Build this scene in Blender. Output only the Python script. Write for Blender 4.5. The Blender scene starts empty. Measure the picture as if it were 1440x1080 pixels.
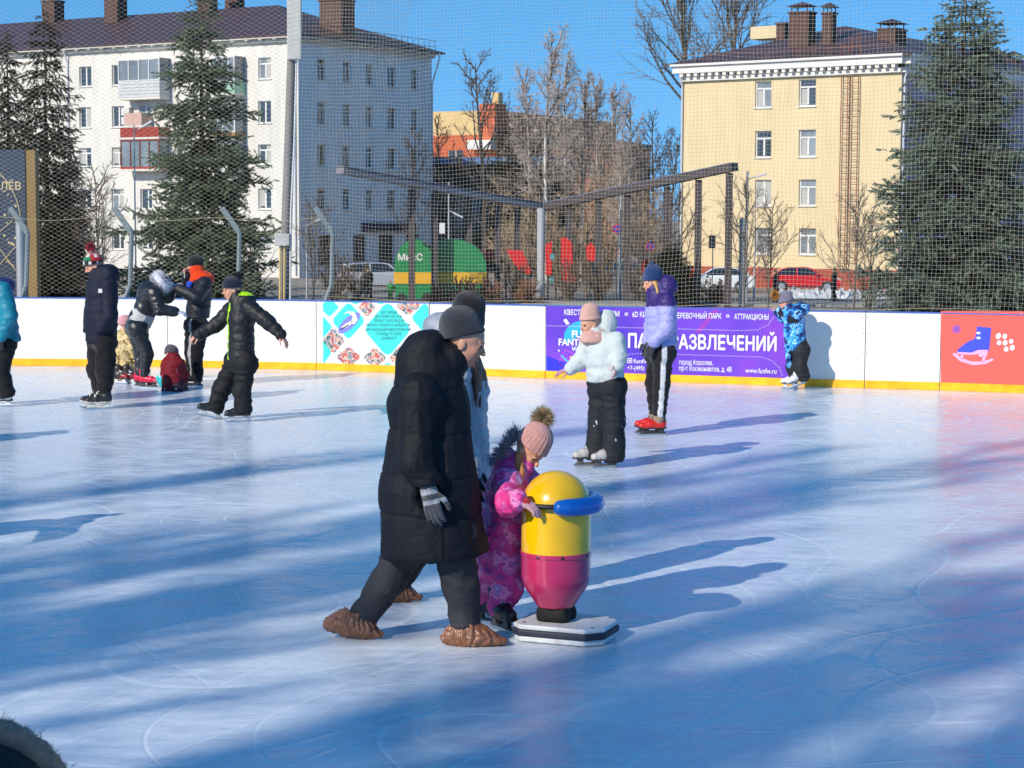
import bpy, math, random
import numpy as np
from mathutils import Vector, Matrix, Quaternion

random.seed(7)
RNG = np.random.RandomState(11)
scene = bpy.context.scene
COL = scene.collection
PI = math.pi

# ------------------------------------------------------------------ camera
F = 2700.0
CAM = Vector((0.0, 0.0, 2.15))
PITCH = math.atan(235.0 / F)
ROLL = math.radians(0.25)
CR = Matrix.Rotation(PI / 2 - PITCH, 3, 'X') @ Matrix.Rotation(ROLL, 3, 'Z')
cd = bpy.data.cameras.new('camera')
cd.sensor_width = 36.0
cd.lens = F / 1440.0 * 36.0
cd.clip_start = 0.1
cd.clip_end = 6000.0
cd.dof.use_dof = True
cd.dof.focus_distance = 11.5
cd.dof.aperture_fstop = 18.0
cam = bpy.data.objects.new('camera', cd)
cam.matrix_world = Matrix.Translation(CAM) @ CR.to_4x4()
COL.objects.link(cam)
scene.camera = cam


def ray(px, py):
    return CR @ Vector(((px - 720.0) / F, (540.0 - py) / F, -1.0))


def P(px, py, Y):
    """the point at depth Y that the photograph shows at (px, py)"""
    d = ray(px, py)
    return CAM + d * (Y / d.y)


def G(px, py, z=0.0):
    d = ray(px, py)
    return CAM + d * ((z - CAM.z) / d.z)


X1, Y1, Z1 = Vector((1, 0, 0)), Vector((0, 1, 0)), Vector((0, 0, 1))

# ------------------------------------------------------------------ light
SUN_AZ = math.radians(41.0)      # heading the light travels to, from +Y towards +X
SUN_EL = math.radians(30.0)
LD = Vector((math.sin(SUN_AZ) * math.cos(SUN_EL), math.cos(SUN_AZ) * math.cos(SUN_EL), -math.sin(SUN_EL)))
ld = bpy.data.lights.new('sun', 'SUN')
ld.energy = 4.6
ld.angle = math.radians(0.53)
ld.color = (1.0, 0.90, 0.76)
sun = bpy.data.objects.new('sun', ld)
sun.rotation_euler = LD.to_track_quat('-Z', 'Y').to_euler()
sun.location = (-30, -40, 40)
COL.objects.link(sun)

world = bpy.data.worlds.new('World')
scene.world = world
world.use_nodes = True
wn = world.node_tree
wn.nodes.clear()
w_out = wn.nodes.new('ShaderNodeOutputWorld')
w_bg = wn.nodes.new('ShaderNodeBackground')
w_sky = wn.nodes.new('ShaderNodeTexSky')
w_sky.sky_type = 'NISHITA'
w_sky.sun_disc = False
w_sky.sun_elevation = SUN_EL
w_sky.sun_rotation = SUN_AZ + PI
w_sky.altitude = 150
w_sky.air_density = 1.0
w_sky.dust_density = 0.2
w_sky.ozone_density = 1.8
w_tc = wn.nodes.new('ShaderNodeTexCoord')
w_map = wn.nodes.new('ShaderNodeVectorMath')
w_map.operation = 'ADD'
w_map.inputs[1].default_value = (0, 0, 0.32)
w_hsv = wn.nodes.new('ShaderNodeHueSaturation')
w_hsv.inputs['Saturation'].default_value = 1.34
w_hsv.inputs['Hue'].default_value = 0.491
w_hsv.inputs['Value'].default_value = 1.66
wn.links.new(w_tc.outputs['Generated'], w_map.inputs[0])
wn.links.new(w_map.outputs[0], w_sky.inputs[0])
wn.links.new(w_sky.outputs[0], w_hsv.inputs['Color'])
wn.links.new(w_hsv.outputs[0], w_bg.inputs['Color'])
w_bg.inputs['Strength'].default_value = 0.15
wn.links.new(w_bg.outputs[0], w_out.inputs['Surface'])

scene.view_settings.view_transform = 'Standard'
scene.view_settings.look = 'None'
scene.view_settings.exposure = 0
scene.view_settings.gamma = 1
scene.render.engine = 'CYCLES'
scene.cycles.max_bounces = 6
scene.cycles.diffuse_bounces = 3
scene.cycles.glossy_bounces = 3
scene.cycles.transparent_max_bounces = 8
scene.cycles.use_denoising = True
scene.cycles.caustics_reflective = False
scene.cycles.caustics_refractive = False
try:
    scene.cycles.denoiser = 'OPENIMAGEDENOISE'
except Exception:
    pass

# ------------------------------------------------------------------ materials
MATS = {}


def srgb(r, g, b):
    def c(v):
        v = v / 255.0
        return v / 12.92 if v <= 0.04045 else ((v + 0.055) / 1.055) ** 2.4
    return (c(r), c(g), c(b))


def mat(name, color=(0.5, 0.5, 0.5), rough=0.6, metal=0.0, var=0.12, vscale=6.0, bump=0.0, bscale=60.0,
        attr=False, spec=0.5, coat=0.0, sheen=0.0, stretch=(1, 1, 1), rvar=0.0):
    """principled material: (colour or Col attribute) x noise, with a fine bump"""
    if name in MATS:
        return MATS[name]
    m = bpy.data.materials.new(name)
    m.use_nodes = True
    nt = m.node_tree
    b = nt.nodes['Principled BSDF']
    b.inputs['Roughness'].default_value = rough
    b.inputs['Metallic'].default_value = metal
    b.inputs['Specular IOR Level'].default_value = spec
    b.inputs['Coat Weight'].default_value = coat
    b.inputs['Coat Roughness'].default_value = 0.08
    b.inputs['Sheen Weight'].default_value = sheen
    tc = nt.nodes.new('ShaderNodeTexCoord')
    mp = nt.nodes.new('ShaderNodeMapping')
    mp.inputs['Scale'].default_value = stretch
    nt.links.new(tc.outputs['Object'], mp.inputs['Vector'])
    nz = nt.nodes.new('ShaderNodeTexNoise')
    nz.inputs['Scale'].default_value = vscale
    nz.inputs['Detail'].default_value = 5.0
    nz.inputs['Roughness'].default_value = 0.65
    nt.links.new(mp.outputs[0], nz.inputs['Vector'])
    mr = nt.nodes.new('ShaderNodeMapRange')
    mr.inputs['From Min'].default_value = 0.25
    mr.inputs['From Max'].default_value = 0.75
    mr.inputs['To Min'].default_value = 1.0 - var
    mr.inputs['To Max'].default_value = 1.0 + var
    nt.links.new(nz.outputs['Fac'], mr.inputs['Value'])
    mx = nt.nodes.new('ShaderNodeMix')
    mx.data_type = 'RGBA'
    mx.blend_type = 'MULTIPLY'
    mx.inputs[0].default_value = 1.0
    if attr:
        at = nt.nodes.new('ShaderNodeAttribute')
        at.attribute_name = 'Col'
        nt.links.new(at.outputs['Color'], mx.inputs[6])
    else:
        mx.inputs[6].default_value = (*color, 1)
    nt.links.new(mr.outputs[0], mx.inputs[7])
    nt.links.new(mx.outputs[2], b.inputs['Base Color'])
    if rvar:
        r2 = nt.nodes.new('ShaderNodeMapRange')
        r2.inputs['From Min'].default_value = 0.3
        r2.inputs['From Max'].default_value = 0.7
        r2.inputs['To Min'].default_value = max(0.02, rough - rvar)
        r2.inputs['To Max'].default_value = rough + rvar
        nt.links.new(nz.outputs['Fac'], r2.inputs['Value'])
        nt.links.new(r2.outputs[0], b.inputs['Roughness'])
    if bump:
        n2 = nt.nodes.new('ShaderNodeTexNoise')
        n2.inputs['Scale'].default_value = bscale
        n2.inputs['Detail'].default_value = 3.0
        nt.links.new(mp.outputs[0], n2.inputs['Vector'])
        bp = nt.nodes.new('ShaderNodeBump')
        bp.inputs['Strength'].default_value = bump
        bp.inputs['Distance'].default_value = 0.02
        nt.links.new(n2.outputs['Fac'], bp.inputs['Height'])
        nt.links.new(bp.outputs[0], b.inputs['Normal'])
    MATS[name] = m
    return m


def ramp_mat(name, stops, scale=8.0, rough=0.6, constant=False, detail=3.0, bump=0.0, spec=0.4, stretch=(1, 1, 1), kind='noise', coat=0.0):
    """colours laid over a noise field: printed fabric, camouflage, blotchy ground"""
    if name in MATS:
        return MATS[name]
    m = bpy.data.materials.new(name)
    m.use_nodes = True
    nt = m.node_tree
    b = nt.nodes['Principled BSDF']
    b.inputs['Roughness'].default_value = rough
    b.inputs['Specular IOR Level'].default_value = spec
    b.inputs['Coat Weight'].default_value = coat
    tc = nt.nodes.new('ShaderNodeTexCoord')
    mp = nt.nodes.new('ShaderNodeMapping')
    mp.inputs['Scale'].default_value = stretch
    nt.links.new(tc.outputs['Object'], mp.inputs['Vector'])
    if kind == 'voronoi':
        nz = nt.nodes.new('ShaderNodeTexVoronoi')
        nz.inputs['Scale'].default_value = scale
        o = nz.outputs['Color']
        sp = nt.nodes.new('ShaderNodeSeparateColor')
        nt.links.new(o, sp.inputs[0])
        o = sp.outputs[0]
    else:
        nz = nt.nodes.new('ShaderNodeTexNoise')
        nz.inputs['Scale'].default_value = scale
        nz.inputs['Detail'].default_value = detail
        nz.inputs['Roughness'].default_value = 0.6
        o = nz.outputs['Fac']
    nt.links.new(mp.outputs[0], nz.inputs['Vector'])
    rp = nt.nodes.new('ShaderNodeValToRGB')
    cr = rp.color_ramp
    cr.interpolation = 'CONSTANT' if constant else 'LINEAR'
    cr.elements[0].position, cr.elements[0].color = stops[0][0], (*stops[0][1], 1)
    cr.elements[1].position, cr.elements[1].color = stops[1][0], (*stops[1][1], 1)
    for p, c in stops[2:]:
        e = cr.elements.new(p)
        e.color = (*c, 1)
    nt.links.new(o, rp.inputs[0])
    nt.links.new(rp.outputs[0], b.inputs['Base Color'])
    if bump:
        n2 = nt.nodes.new('ShaderNodeTexNoise')
        n2.inputs['Scale'].default_value = scale * 5
        n2.inputs['Detail'].default_value = 4
        nt.links.new(mp.outputs[0], n2.inputs['Vector'])
        bp = nt.nodes.new('ShaderNodeBump')
        bp.inputs['Strength'].default_value = bump
        bp.inputs['Distance'].default_value = 0.03
        nt.links.new(n2.outputs['Fac'], bp.inputs['Height'])
        nt.links.new(bp.outputs[0], b.inputs['Normal'])
    MATS[name] = m
    return m


# ------------------------------------------------------------------ objects
def tag(o, label=None, cat=None, group=None, kind=None):
    if label: o['label'] = label
    if cat: o['category'] = cat
    if group: o['group'] = group
    if kind: o['kind'] = kind
    return o


def empty(name, loc, label=None, cat=None, group=None):
    o = bpy.data.objects.new(name, None)
    o.location = loc
    o.empty_display_size = 0.2
    COL.objects.link(o)
    return tag(o, label, cat, group)


def link(name, me, m=None, parent=None):
    o = bpy.data.objects.new(name, me)
    if m is not None and not me.materials:
        me.materials.append(m)
    COL.objects.link(o)
    if parent is not None:
        o.parent = parent
    return o


def np_mesh(name, V, Q, smooth=True, col=None):
    """mesh from numpy verts and an (n,3|4) face array or a list of faces"""
    me = bpy.data.meshes.new(name)
    if isinstance(Q, np.ndarray):
        n, k = Q.shape
        me.vertices.add(len(V))
        me.vertices.foreach_set('co', np.asarray(V, dtype=np.float32).ravel())
        me.loops.add(n * k)
        me.loops.foreach_set('vertex_index', Q.astype(np.int32).ravel())
        me.polygons.add(n)
        me.polygons.foreach_set('loop_start', np.arange(0, n * k, k, dtype=np.int32))
        me.polygons.foreach_set('loop_total', np.full(n, k, dtype=np.int32))
        me.update(calc_edges=True)
        me.validate()
    else:
        me.from_pydata([tuple(v) for v in V], [], Q)
        me.update()
    if smooth and len(me.polygons):
        me.polygons.foreach_set('use_smooth', np.ones(len(me.polygons), dtype=bool))
    if col is not None:
        at = me.attributes.new('Col', 'FLOAT_COLOR', 'POINT')
        c = np.ones((len(me.vertices), 4), dtype=np.float32)
        c[:, :3] = col
        at.data.foreach_set('color', c.ravel())
    return me


class MB:
    """collects boxes, tubes, prisms and sheets into one mesh (with flat or smooth faces)"""

    def __init__(self):
        self.v, self.f, self.c = [], [], []
        self.cur = (1, 1, 1)

    def add(self, vs, fs):
        o = len(self.v)
        self.v += [tuple(v) for v in vs]
        self.c += [self.cur] * len(vs)
        self.f += [tuple(i + o for i in f) for f in fs]
        return self

    def box(self, c, h, ax=None):
        c = Vector(c)
        ax = ax or (Vector((1, 0, 0)), Vector((0, 1, 0)), Vector((0, 0, 1)))
        vs = []
        for sx, sy, sz in ((-1, -1, -1), (1, -1, -1), (1, 1, -1), (-1, 1, -1), (-1, -1, 1), (1, -1, 1), (1, 1, 1), (-1, 1, 1)):
            vs.append(c + ax[0] * h[0] * sx + ax[1] * h[1] * sy + ax[2] * h[2] * sz)
        return self.add(vs, [(0, 3, 2, 1), (4, 5, 6, 7), (0, 1, 5, 4), (1, 2, 6, 5), (2, 3, 7, 6), (3, 0, 4, 7)])

    def bar(self, a, b, w, h=None, up=(0, 0, 1)):
        a, b = Vector(a), Vector(b)
        d = (b - a)
        L = d.length
        d.normalize()
        upv = Vector(up)
        if abs(d.dot(upv)) > 0.98:
            upv = Vector((0, 1, 0))
        s = d.cross(upv).normalized()
        u = s.cross(d).normalized()
        return self.box((a + b) / 2, (L / 2, w / 2, (h or w) / 2), (d, s, u))

    def tube(self, pts, r, n=8, cap=True):
        pts = [Vector(p) for p in pts]
        rs = r if isinstance(r, (list, tuple)) else [r] * len(pts)
        o = []
        fs = []
        d0 = (pts[1] - pts[0]).normalized()
        up = Vector((0, 0, 1)) if abs(d0.z) < 0.9 else Vector((1, 0, 0))
        s = d0.cross(up).normalized()
        for i, p in enumerate(pts):
            if i == 0: d = d0
            elif i == len(pts) - 1: d = (pts[i] - pts[i - 1]).normalized()
            else: d = (pts[i + 1] - pts[i - 1]).normalized()
            s = (s - d * s.dot(d)).normalized()
            t = d.cross(s)
            for k in range(n):
                a = 2 * PI * k / n
                o.append(p + s * (math.cos(a) * rs[i]) + t * (math.sin(a) * rs[i]))
        for i in range(len(pts) - 1):
            for k in range(n):
                k2 = (k + 1) % n
                fs.append((i * n + k, i * n + k2, (i + 1) * n + k2, (i + 1) * n + k))
        if cap:
            fs.append(tuple(range(n - 1, -1, -1)))
            fs.append(tuple((len(pts) - 1) * n + k for k in range(n)))
        return self.add(o, fs)

    def prism(self, poly, d):
        """poly: list of Vectors (a planar outline), d: extrusion vector"""
        poly = [Vector(p) for p in poly]
        d = Vector(d)
        n = len(poly)
        vs = poly + [p + d for p in poly]
        fs = [tuple(range(n - 1, -1, -1)), tuple(range(n, 2 * n))]
        for i in range(n):
            j = (i + 1) % n
            fs.append((i, j, n + j, n + i))
        return self.add(vs, fs)

    def lathe(self, base, prof, n=24, axis=(0, 0, 1)):
        """prof: list of (radius, height)"""
        base = Vector(base)
        ax = Vector(axis).normalized()
        s = ax.orthogonal().normalized()
        t = ax.cross(s)
        vs, fs = [], []
        for r, h in prof:
            for k in range(n):
                a = 2 * PI * k / n
                vs.append(base + ax * h + s * (math.cos(a) * r) + t * (math.sin(a) * r))
        for i in range(len(prof) - 1):
            for k in range(n):
                k2 = (k + 1) % n
                fs.append((i * n + k, i * n + k2, (i + 1) * n + k2, (i + 1) * n + k))
        fs.append(tuple(range(n - 1, -1, -1)))
        fs.append(tuple((len(prof) - 1) * n + k for k in range(n)))
        return self.add(vs, fs)

    def quad(self, a, b, c, d):
        return self.add([a, b, c, d], [(0, 1, 2, 3)])

    def build(self, name, m, parent=None, loc=None, smooth=False, bevel=0.0, auto=None):
        org = Vector(loc) if loc is not None else (Vector((0, 0, 0)))
        me = bpy.data.meshes.new(name)
        me.from_pydata([tuple(Vector(v) - org) for v in self.v], [], self.f)
        me.update()
        at = me.attributes.new('Col', 'FLOAT_COLOR', 'POINT')
        at.data.foreach_set('color', np.array([(*c, 1) for c in self.c], dtype=np.float32).ravel())
        if smooth:
            me.polygons.foreach_set('use_smooth', np.ones(len(me.polygons), dtype=bool))
        o = link(name, me, m, parent)
        if parent is None:
            o.location = org
        if smooth:
            md = o.modifiers.new('edge', 'EDGE_SPLIT')
            md.split_angle = math.radians(auto or 40)
        if bevel:
            md = o.modifiers.new('bevel', 'BEVEL')
            md.width = bevel
            md.segments = 2
            md.limit_method = 'ANGLE'
        return o


def part(mb, name, m, root, smooth=False, bevel=0.0, auto=None):
    """build a part in world coordinates under a root (Empty or mesh with a pure translation)"""
    off = Vector(root.location)
    p = root.parent
    while p is not None:
        off = off + Vector(p.location)
        p = p.parent
    return mb.build(name, m, root, loc=off, smooth=smooth, bevel=bevel, auto=auto)


# ------------------------------------------------------------------ text
def text_mesh(name, body, size, m, parent, origin, right, up, align='LEFT', bold=0.0, depth=0.0, sx=1.0, out=None):
    cu = bpy.data.curves.new('txt', 'FONT')
    cu.body = body
    cu.size = size
    cu.align_x = align
    cu.resolution_u = 3
    cu.extrude = depth
    ob = bpy.data.objects.new('txt', cu)
    COL.objects.link(ob)
    dg = bpy.context.evaluated_depsgraph_get()
    me = bpy.data.meshes.new_from_object(ob.evaluated_get(dg))
    bpy.data.objects.remove(ob)
    bpy.data.curves.remove(cu)
    me.name = name
    n = len(me.vertices)
    co = np.empty(n * 3, dtype=np.float32)
    me.vertices.foreach_get('co', co)
    co = co.reshape(-1, 3)
    right, up = Vector(right).normalized(), Vector(up).normalized()
    nrm = right.cross(up)
    off = Vector(parent.location) if parent is not None else Vector((0, 0, 0))
    o3 = np.array(Vector(origin) - off)
    w = o3 + co[:, :1] * sx * np.array(right) + co[:, 1:2] * np.array(up) + co[:, 2:3] * np.array(nrm)
    faces = [tuple(p.vertices) for p in me.polygons]
    bpy.data.meshes.remove(me)
    V, Fs = w, list(faces)
    if bold:
        for k, (dx, dy) in enumerate(((1, 0), (-1, 0), (0, 1), (0, -1))):
            V = np.concatenate([V, w + (np.array(right) * dx + np.array(up) * dy) * bold + np.array(nrm) * .0003 * (k + 1)])
            Fs += [tuple(i + n * (k + 1) for i in f) for f in faces]
    return link(name, np_mesh(name, V, Fs, False), m, parent)


# ------------------------------------------------------------------ implicit surfaces
class Prim:
    __slots__ = ('lo', 'hi', 'fn', 'tag', 'k', 'sub')


def _p(fn, lo, hi, tag, k, sub):
    p = Prim()
    p.fn, p.lo, p.hi, p.tag, p.k, p.sub = fn, np.array(lo), np.array(hi), tag, k, sub
    return p


def cap(a, b, ra, rb=None, flat=None, tag=0, k=0.03, quilt=None, sub=False):
    """tapered capsule a-b; flat=(direction, ratio) squashes the section; quilt=(spacing, amp) puffs it"""
    a, b = np.array(a, float), np.array(b, float)
    rb = ra if rb is None else rb
    M = np.eye(3)
    sc = 1.0
    if flat is not None:
        for d, rt in ([flat] if not isinstance(flat, list) else flat):
            d = np.array(d, float)
            d = d / np.linalg.norm(d)
            M = M @ (np.eye(3) + (1.0 / rt - 1.0) * np.outer(d, d))
            sc = min(sc, 1.0) * (0.5 + 0.5 * rt) if rt < 1 else sc
    ab = M @ (b - a)
    L2 = max(float(ab @ ab), 1e-9)
    rlen = float(np.linalg.norm(b - a))
    R = max(ra, rb) + (quilt[1] if quilt else 0)
    mm = 1.0
    if flat is not None:
        for d, rt in ([flat] if not isinstance(flat, list) else flat):
            mm = max(mm, rt)
    R = R * mm

    def fn(X, Y, Z):
        q0, q1, q2 = X - a[0], Y - a[1], Z - a[2]
        if flat is not None:
            p0 = M[0, 0] * q0 + M[0, 1] * q1 + M[0, 2] * q2
            p1 = M[1, 0] * q0 + M[1, 1] * q1 + M[1, 2] * q2
            p2 = M[2, 0] * q0 + M[2, 1] * q1 + M[2, 2] * q2
        else:
            p0, p1, p2 = q0, q1, q2
        t = np.clip((p0 * ab[0] + p1 * ab[1] + p2 * ab[2]) / L2, 0, 1)
        r = ra + (rb - ra) * t
        if quilt:
            r = r + quilt[1] * (np.sqrt(np.abs(np.sin(PI * t * rlen / quilt[0]))) - 0.6)
        d = np.sqrt((p0 - t * ab[0]) ** 2 + (p1 - t * ab[1]) ** 2 + (p2 - t * ab[2]) ** 2) - r
        return d * sc
    return _p(fn, np.minimum(a, b) - R, np.maximum(a, b) + R, tag, k, sub)


def ell(c, r, ax=None, tag=0, k=0.03, sub=False):
    c = np.array(c, float)
    A = np.eye(3) if ax is None else np.array([np.array(v, float) / np.linalg.norm(v) for v in ax])
    r = np.array(r, float)
    R = r.max()

    def fn(X, Y, Z):
        q0, q1, q2 = X - c[0], Y - c[1], Z - c[2]
        l = [(A[i, 0] * q0 + A[i, 1] * q1 + A[i, 2] * q2) for i in range(3)]
        k0 = np.sqrt((l[0] / r[0]) ** 2 + (l[1] / r[1]) ** 2 + (l[2] / r[2]) ** 2)
        k1 = np.sqrt((l[0] / r[0] ** 2) ** 2 + (l[1] / r[1] ** 2) ** 2 + (l[2] / r[2] ** 2) ** 2)
        return k0 * (k0 - 1.0) / np.maximum(k1, 1e-6)
    return _p(fn, c - R, c + R, tag, k, sub)


def rbox(c, hf, ax=None, rd=0.01, tag=0, k=0.01, sub=False):
    c = np.array(c, float)
    A = np.eye(3) if ax is None else np.array([np.array(v, float) / np.linalg.norm(v) for v in ax])
    R = float(np.linalg.norm(hf))

    def fn(X, Y, Z):
        q0, q1, q2 = X - c[0], Y - c[1], Z - c[2]
        l = [np.abs(A[i, 0] * q0 + A[i, 1] * q1 + A[i, 2] * q2) - hf[i] + rd for i in range(3)]
        out = np.sqrt(np.maximum(l[0], 0) ** 2 + np.maximum(l[1], 0) ** 2 + np.maximum(l[2], 0) ** 2)
        return out + np.minimum(np.maximum(np.maximum(l[0], l[1]), l[2]), 0) - rd
    return _p(fn, c - R, c + R, tag, k, sub)


def half(pt, n, tag=0, k=0.005, big=3.0):
    """cuts away everything on the side the normal points to"""
    pt, n = np.array(pt, float), np.array(n, float)
    n = n / np.linalg.norm(n)

    def fn(X, Y, Z):
        return -((X - pt[0]) * n[0] + (Y - pt[1]) * n[1] + (Z - pt[2]) * n[2])
    return _p(fn, pt - big, pt + big, tag, k, True)


_NL = RNG.rand(32, 32, 32).astype(np.float32)


def vnoise(p):
    """value noise in 0..1 for an (n,3) array"""
    i = np.floor(p).astype(int)
    f = p - i
    f = f * f * (3 - 2 * f)
    r = 0
    for dx in (0, 1):
        for dy in (0, 1):
            for dz in (0, 1):
                w = (f[:, 0] if dx else 1 - f[:, 0]) * (f[:, 1] if dy else 1 - f[:, 1]) * (f[:, 2] if dz else 1 - f[:, 2])
                r = r + w * _NL[(i[:, 0] + dx) % 32, (i[:, 1] + dy) % 32, (i[:, 2] + dz) % 32]
    return r


def sdf_mesh(prims, h):
    pos = [p for p in prims if not p.sub]
    lo = np.min([p.lo for p in pos], axis=0) - 3 * h
    hi = np.max([p.hi for p in pos], axis=0) + 3 * h
    n = np.ceil((hi - lo) / h).astype(int) + 1
    D = np.full(n, 9.0, dtype=np.float32)
    T = np.zeros(n, dtype=np.int16)
    ax = [lo[i] + h * np.arange(n[i]) for i in range(3)]
    for p in prims:
        mg = p.k + 2 * h
        i0 = np.maximum(np.floor((p.lo - mg - lo) / h).astype(int), 0)
        i1 = np.minimum(np.ceil((p.hi + mg - lo) / h).astype(int) + 1, n)
        if np.any(i1 <= i0):
            continue
        sl = tuple(slice(i0[i], i1[i]) for i in range(3))
        d = p.fn(ax[0][sl[0]][:, None, None], ax[1][sl[1]][None, :, None], ax[2][sl[2]][None, None, :]).astype(np.float32)
        d = np.broadcast_to(d, D[sl].shape)
        cur = D[sl]
        if p.sub:
            nd = -d
            e = np.maximum(p.k - np.abs(cur - nd), 0) / max(p.k, 1e-6)
            D[sl] = np.maximum(cur, nd) + e * e * p.k * 0.25
        else:
            t = T[sl]
            T[sl] = np.where(d < cur, p.tag, t)
            e = np.maximum(p.k - np.abs(cur - d), 0) / max(p.k, 1e-6)
            D[sl] = np.minimum(cur, d) - e * e * p.k * 0.25
    S = D < 0
    cs = tuple(n - 1)
    cnt = np.zeros(cs, dtype=np.int16)
    acc = np.zeros(cs + (3,), dtype=np.float32)
    quads = []
    gi = np.indices(tuple(n)).astype(np.float32) if np.prod(n) < 3e7 else None
    for a in range(3):
        s0 = [slice(None)] * 3
        s1 = [slice(None)] * 3
        s0[a] = slice(0, -1)
        s1[a] = slice(1, None)
        A, B = S[tuple(s0)], S[tuple(s1)]
        cr = A != B
        w = np.argwhere(cr)
        if not len(w):
            continue
        d0 = D[tuple(s0)][cr]
        d1 = D[tuple(s1)][cr]
        t = d0 / (d0 - d1)
        ps = w.astype(np.float32)
        ps[:, a] += t
        b, c = (a + 1) % 3, (a + 2) % 3
        for db in (0, 1):
            for dc in (0, 1):
                q = w.copy()
                q[:, b] -= db
                q[:, c] -= dc
                ok = (q[:, b] >= 0) & (q[:, c] >= 0) & (q[:, b] < cs[b]) & (q[:, c] < cs[c])
                q = q[ok]
                np.add.at(cnt, (q[:, 0], q[:, 1], q[:, 2]), 1)
                np.add.at(acc, (q[:, 0], q[:, 1], q[:, 2]), ps[ok])
        ok = (w[:, b] > 0) & (w[:, c] > 0) & (w[:, b] < n[b] - 1) & (w[:, c] < n[c] - 1)
        w2 = w[ok]
        ins = A[cr][ok]
        cells = []
        for db, dc in ((1, 1), (0, 1), (0, 0), (1, 0)):
            q = w2.copy()
            q[:, b] -= db
            q[:, c] -= dc
            cells.append((q[:, 0] * cs[1] + q[:, 1]) * cs[2] + q[:, 2])
        cells = np.stack(cells, 1)
        cells[~ins] = cells[~ins][:, ::-1]
        quads.append(cells)
    act = np.flatnonzero(cnt.ravel())
    idx = np.full(cnt.size, -1, dtype=np.int64)
    idx[act] = np.arange(len(act))
    V = acc.reshape(-1, 3)[act] / cnt.ravel()[act][:, None]
    Q = idx[np.concatenate(quads)]
    ti = np.clip(np.rint(V).astype(int), 0, n - 1)
    tg = T[ti[:, 0], ti[:, 1], ti[:, 2]]
    return V * h + lo, Q, tg


def vnormals(V, Q):
    e1 = V[Q[:, 2]] - V[Q[:, 0]]
    e2 = V[Q[:, 3]] - V[Q[:, 1]]
    fn = np.cross(e1, e2)
    N = np.zeros_like(V)
    for i in range(4):
        np.add.at(N, Q[:, i], fn)
    return N / np.maximum(np.linalg.norm(N, axis=1, keepdims=True), 1e-9)


def relax(V, Q, it=1, w=0.5):
    for _ in range(it):
        s = np.zeros_like(V)
        c = np.zeros(len(V))
        for i in range(4):
            j = (i + 1) % 4
            np.add.at(s, Q[:, i], V[Q[:, j]])
            np.add.at(s, Q[:, j], V[Q[:, i]])
            np.add.at(c, Q[:, i], 1)
            np.add.at(c, Q[:, j], 1)
        V = V * (1 - w) + w * s / np.maximum(c, 1)[:, None]
    return V


def sdf_obj(name, prims, h, m, root, colors=None, wr=None, smooth_it=1, extra=None, colfn=None):
    """wr: list of (amp, freq vector) wrinkles along the normal; colors: tag -> rgb; extra: other (V,Q,col) sets to join"""
    V, Q, tg = sdf_mesh(prims, h)
    V = relax(V, Q, smooth_it)
    if wr:
        N = vnormals(V, Q)
        for amp, fr in wr:
            if callable(amp):
                V = V + N * amp(V)[:, None]
                continue
            fv = np.array(fr if hasattr(fr, '__len__') else (fr, fr, fr), float)
            w = V * fv
            w = w + 0.6 * np.stack([vnoise(w * 0.5 + 7.1), vnoise(w * 0.5 + 3.3), vnoise(w * 0.5 + 9.7)], 1)
            nz = 1.0 - 2.0 * np.abs(2.0 * vnoise(w) - 1.0)      # ridged
            V = V + N * (amp * nz)[:, None]
    colors = colors or {}
    col = np.ones((len(V), 3), np.float32) * 0.5
    for t in np.unique(tg):
        col[tg == t] = colors.get(int(t), colors.get(0, (0.5, 0.5, 0.5)))
    if colfn is not None:
        col = colfn(V, tg, col)
    if extra:
        for (v2, q2, c2) in extra:
            Q = np.concatenate([Q, q2 + len(V)])
            V = np.concatenate([V, v2])
            col = np.concatenate([col, np.broadcast_to(np.array(c2, np.float32), (len(v2), 3))])
    off = np.zeros(3)
    p = root
    while p is not None:
        off = off + np.array(p.location)
        p = p.parent
    me = np_mesh(name, V - off, Q, True, col)
    return link(name, me, m, root)
# ------------------------------------------------------------------ people: builders
M_SKIN = mat('skin', attr=True, rough=0.5, var=0.06, vscale=25, spec=0.35)
M_CLOTH = mat('woven_cloth', attr=True, rough=0.88, var=0.14, vscale=14, bump=0.25, bscale=220, spec=0.2, sheen=0.15)
M_NYLON = mat('nylon_shell', attr=True, rough=0.52, var=0.10, vscale=9, bump=0.35, bscale=38, spec=0.4)
M_DULL = mat('dull_shell', attr=True, rough=0.7, var=0.12, vscale=10, bump=0.3, bscale=45, spec=0.25)
M_LEATHER = mat('leather', attr=True, rough=0.3, var=0.08, vscale=12, bump=0.3, bscale=60, spec=0.6)
M_KNIT = mat('knitted_wool', attr=True, rough=0.95, var=0.22, vscale=70, bump=0.7, bscale=260, spec=0.1, sheen=0.3)
M_FUR = mat('fur', attr=True, rough=0.9, var=0.3, vscale=40, spec=0.15, sheen=0.2)
M_BOOT = mat('skate_boot', attr=True, rough=0.34, var=0.08, vscale=25, spec=0.5)
M_STEEL = mat('skate_steel', (0.55, 0.56, 0.58), rough=0.28, metal=1.0, var=0.1)
M_BAG = mat('plastic_cover', attr=True, rough=0.3, var=0.25, vscale=16, bump=0.6, bscale=34, spec=0.5)
M_HAIR = mat('hair', attr=True, rough=0.5, var=0.3, vscale=50, stretch=(1, 1, 0.12), bump=0.4, bscale=140, spec=0.35)
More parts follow.
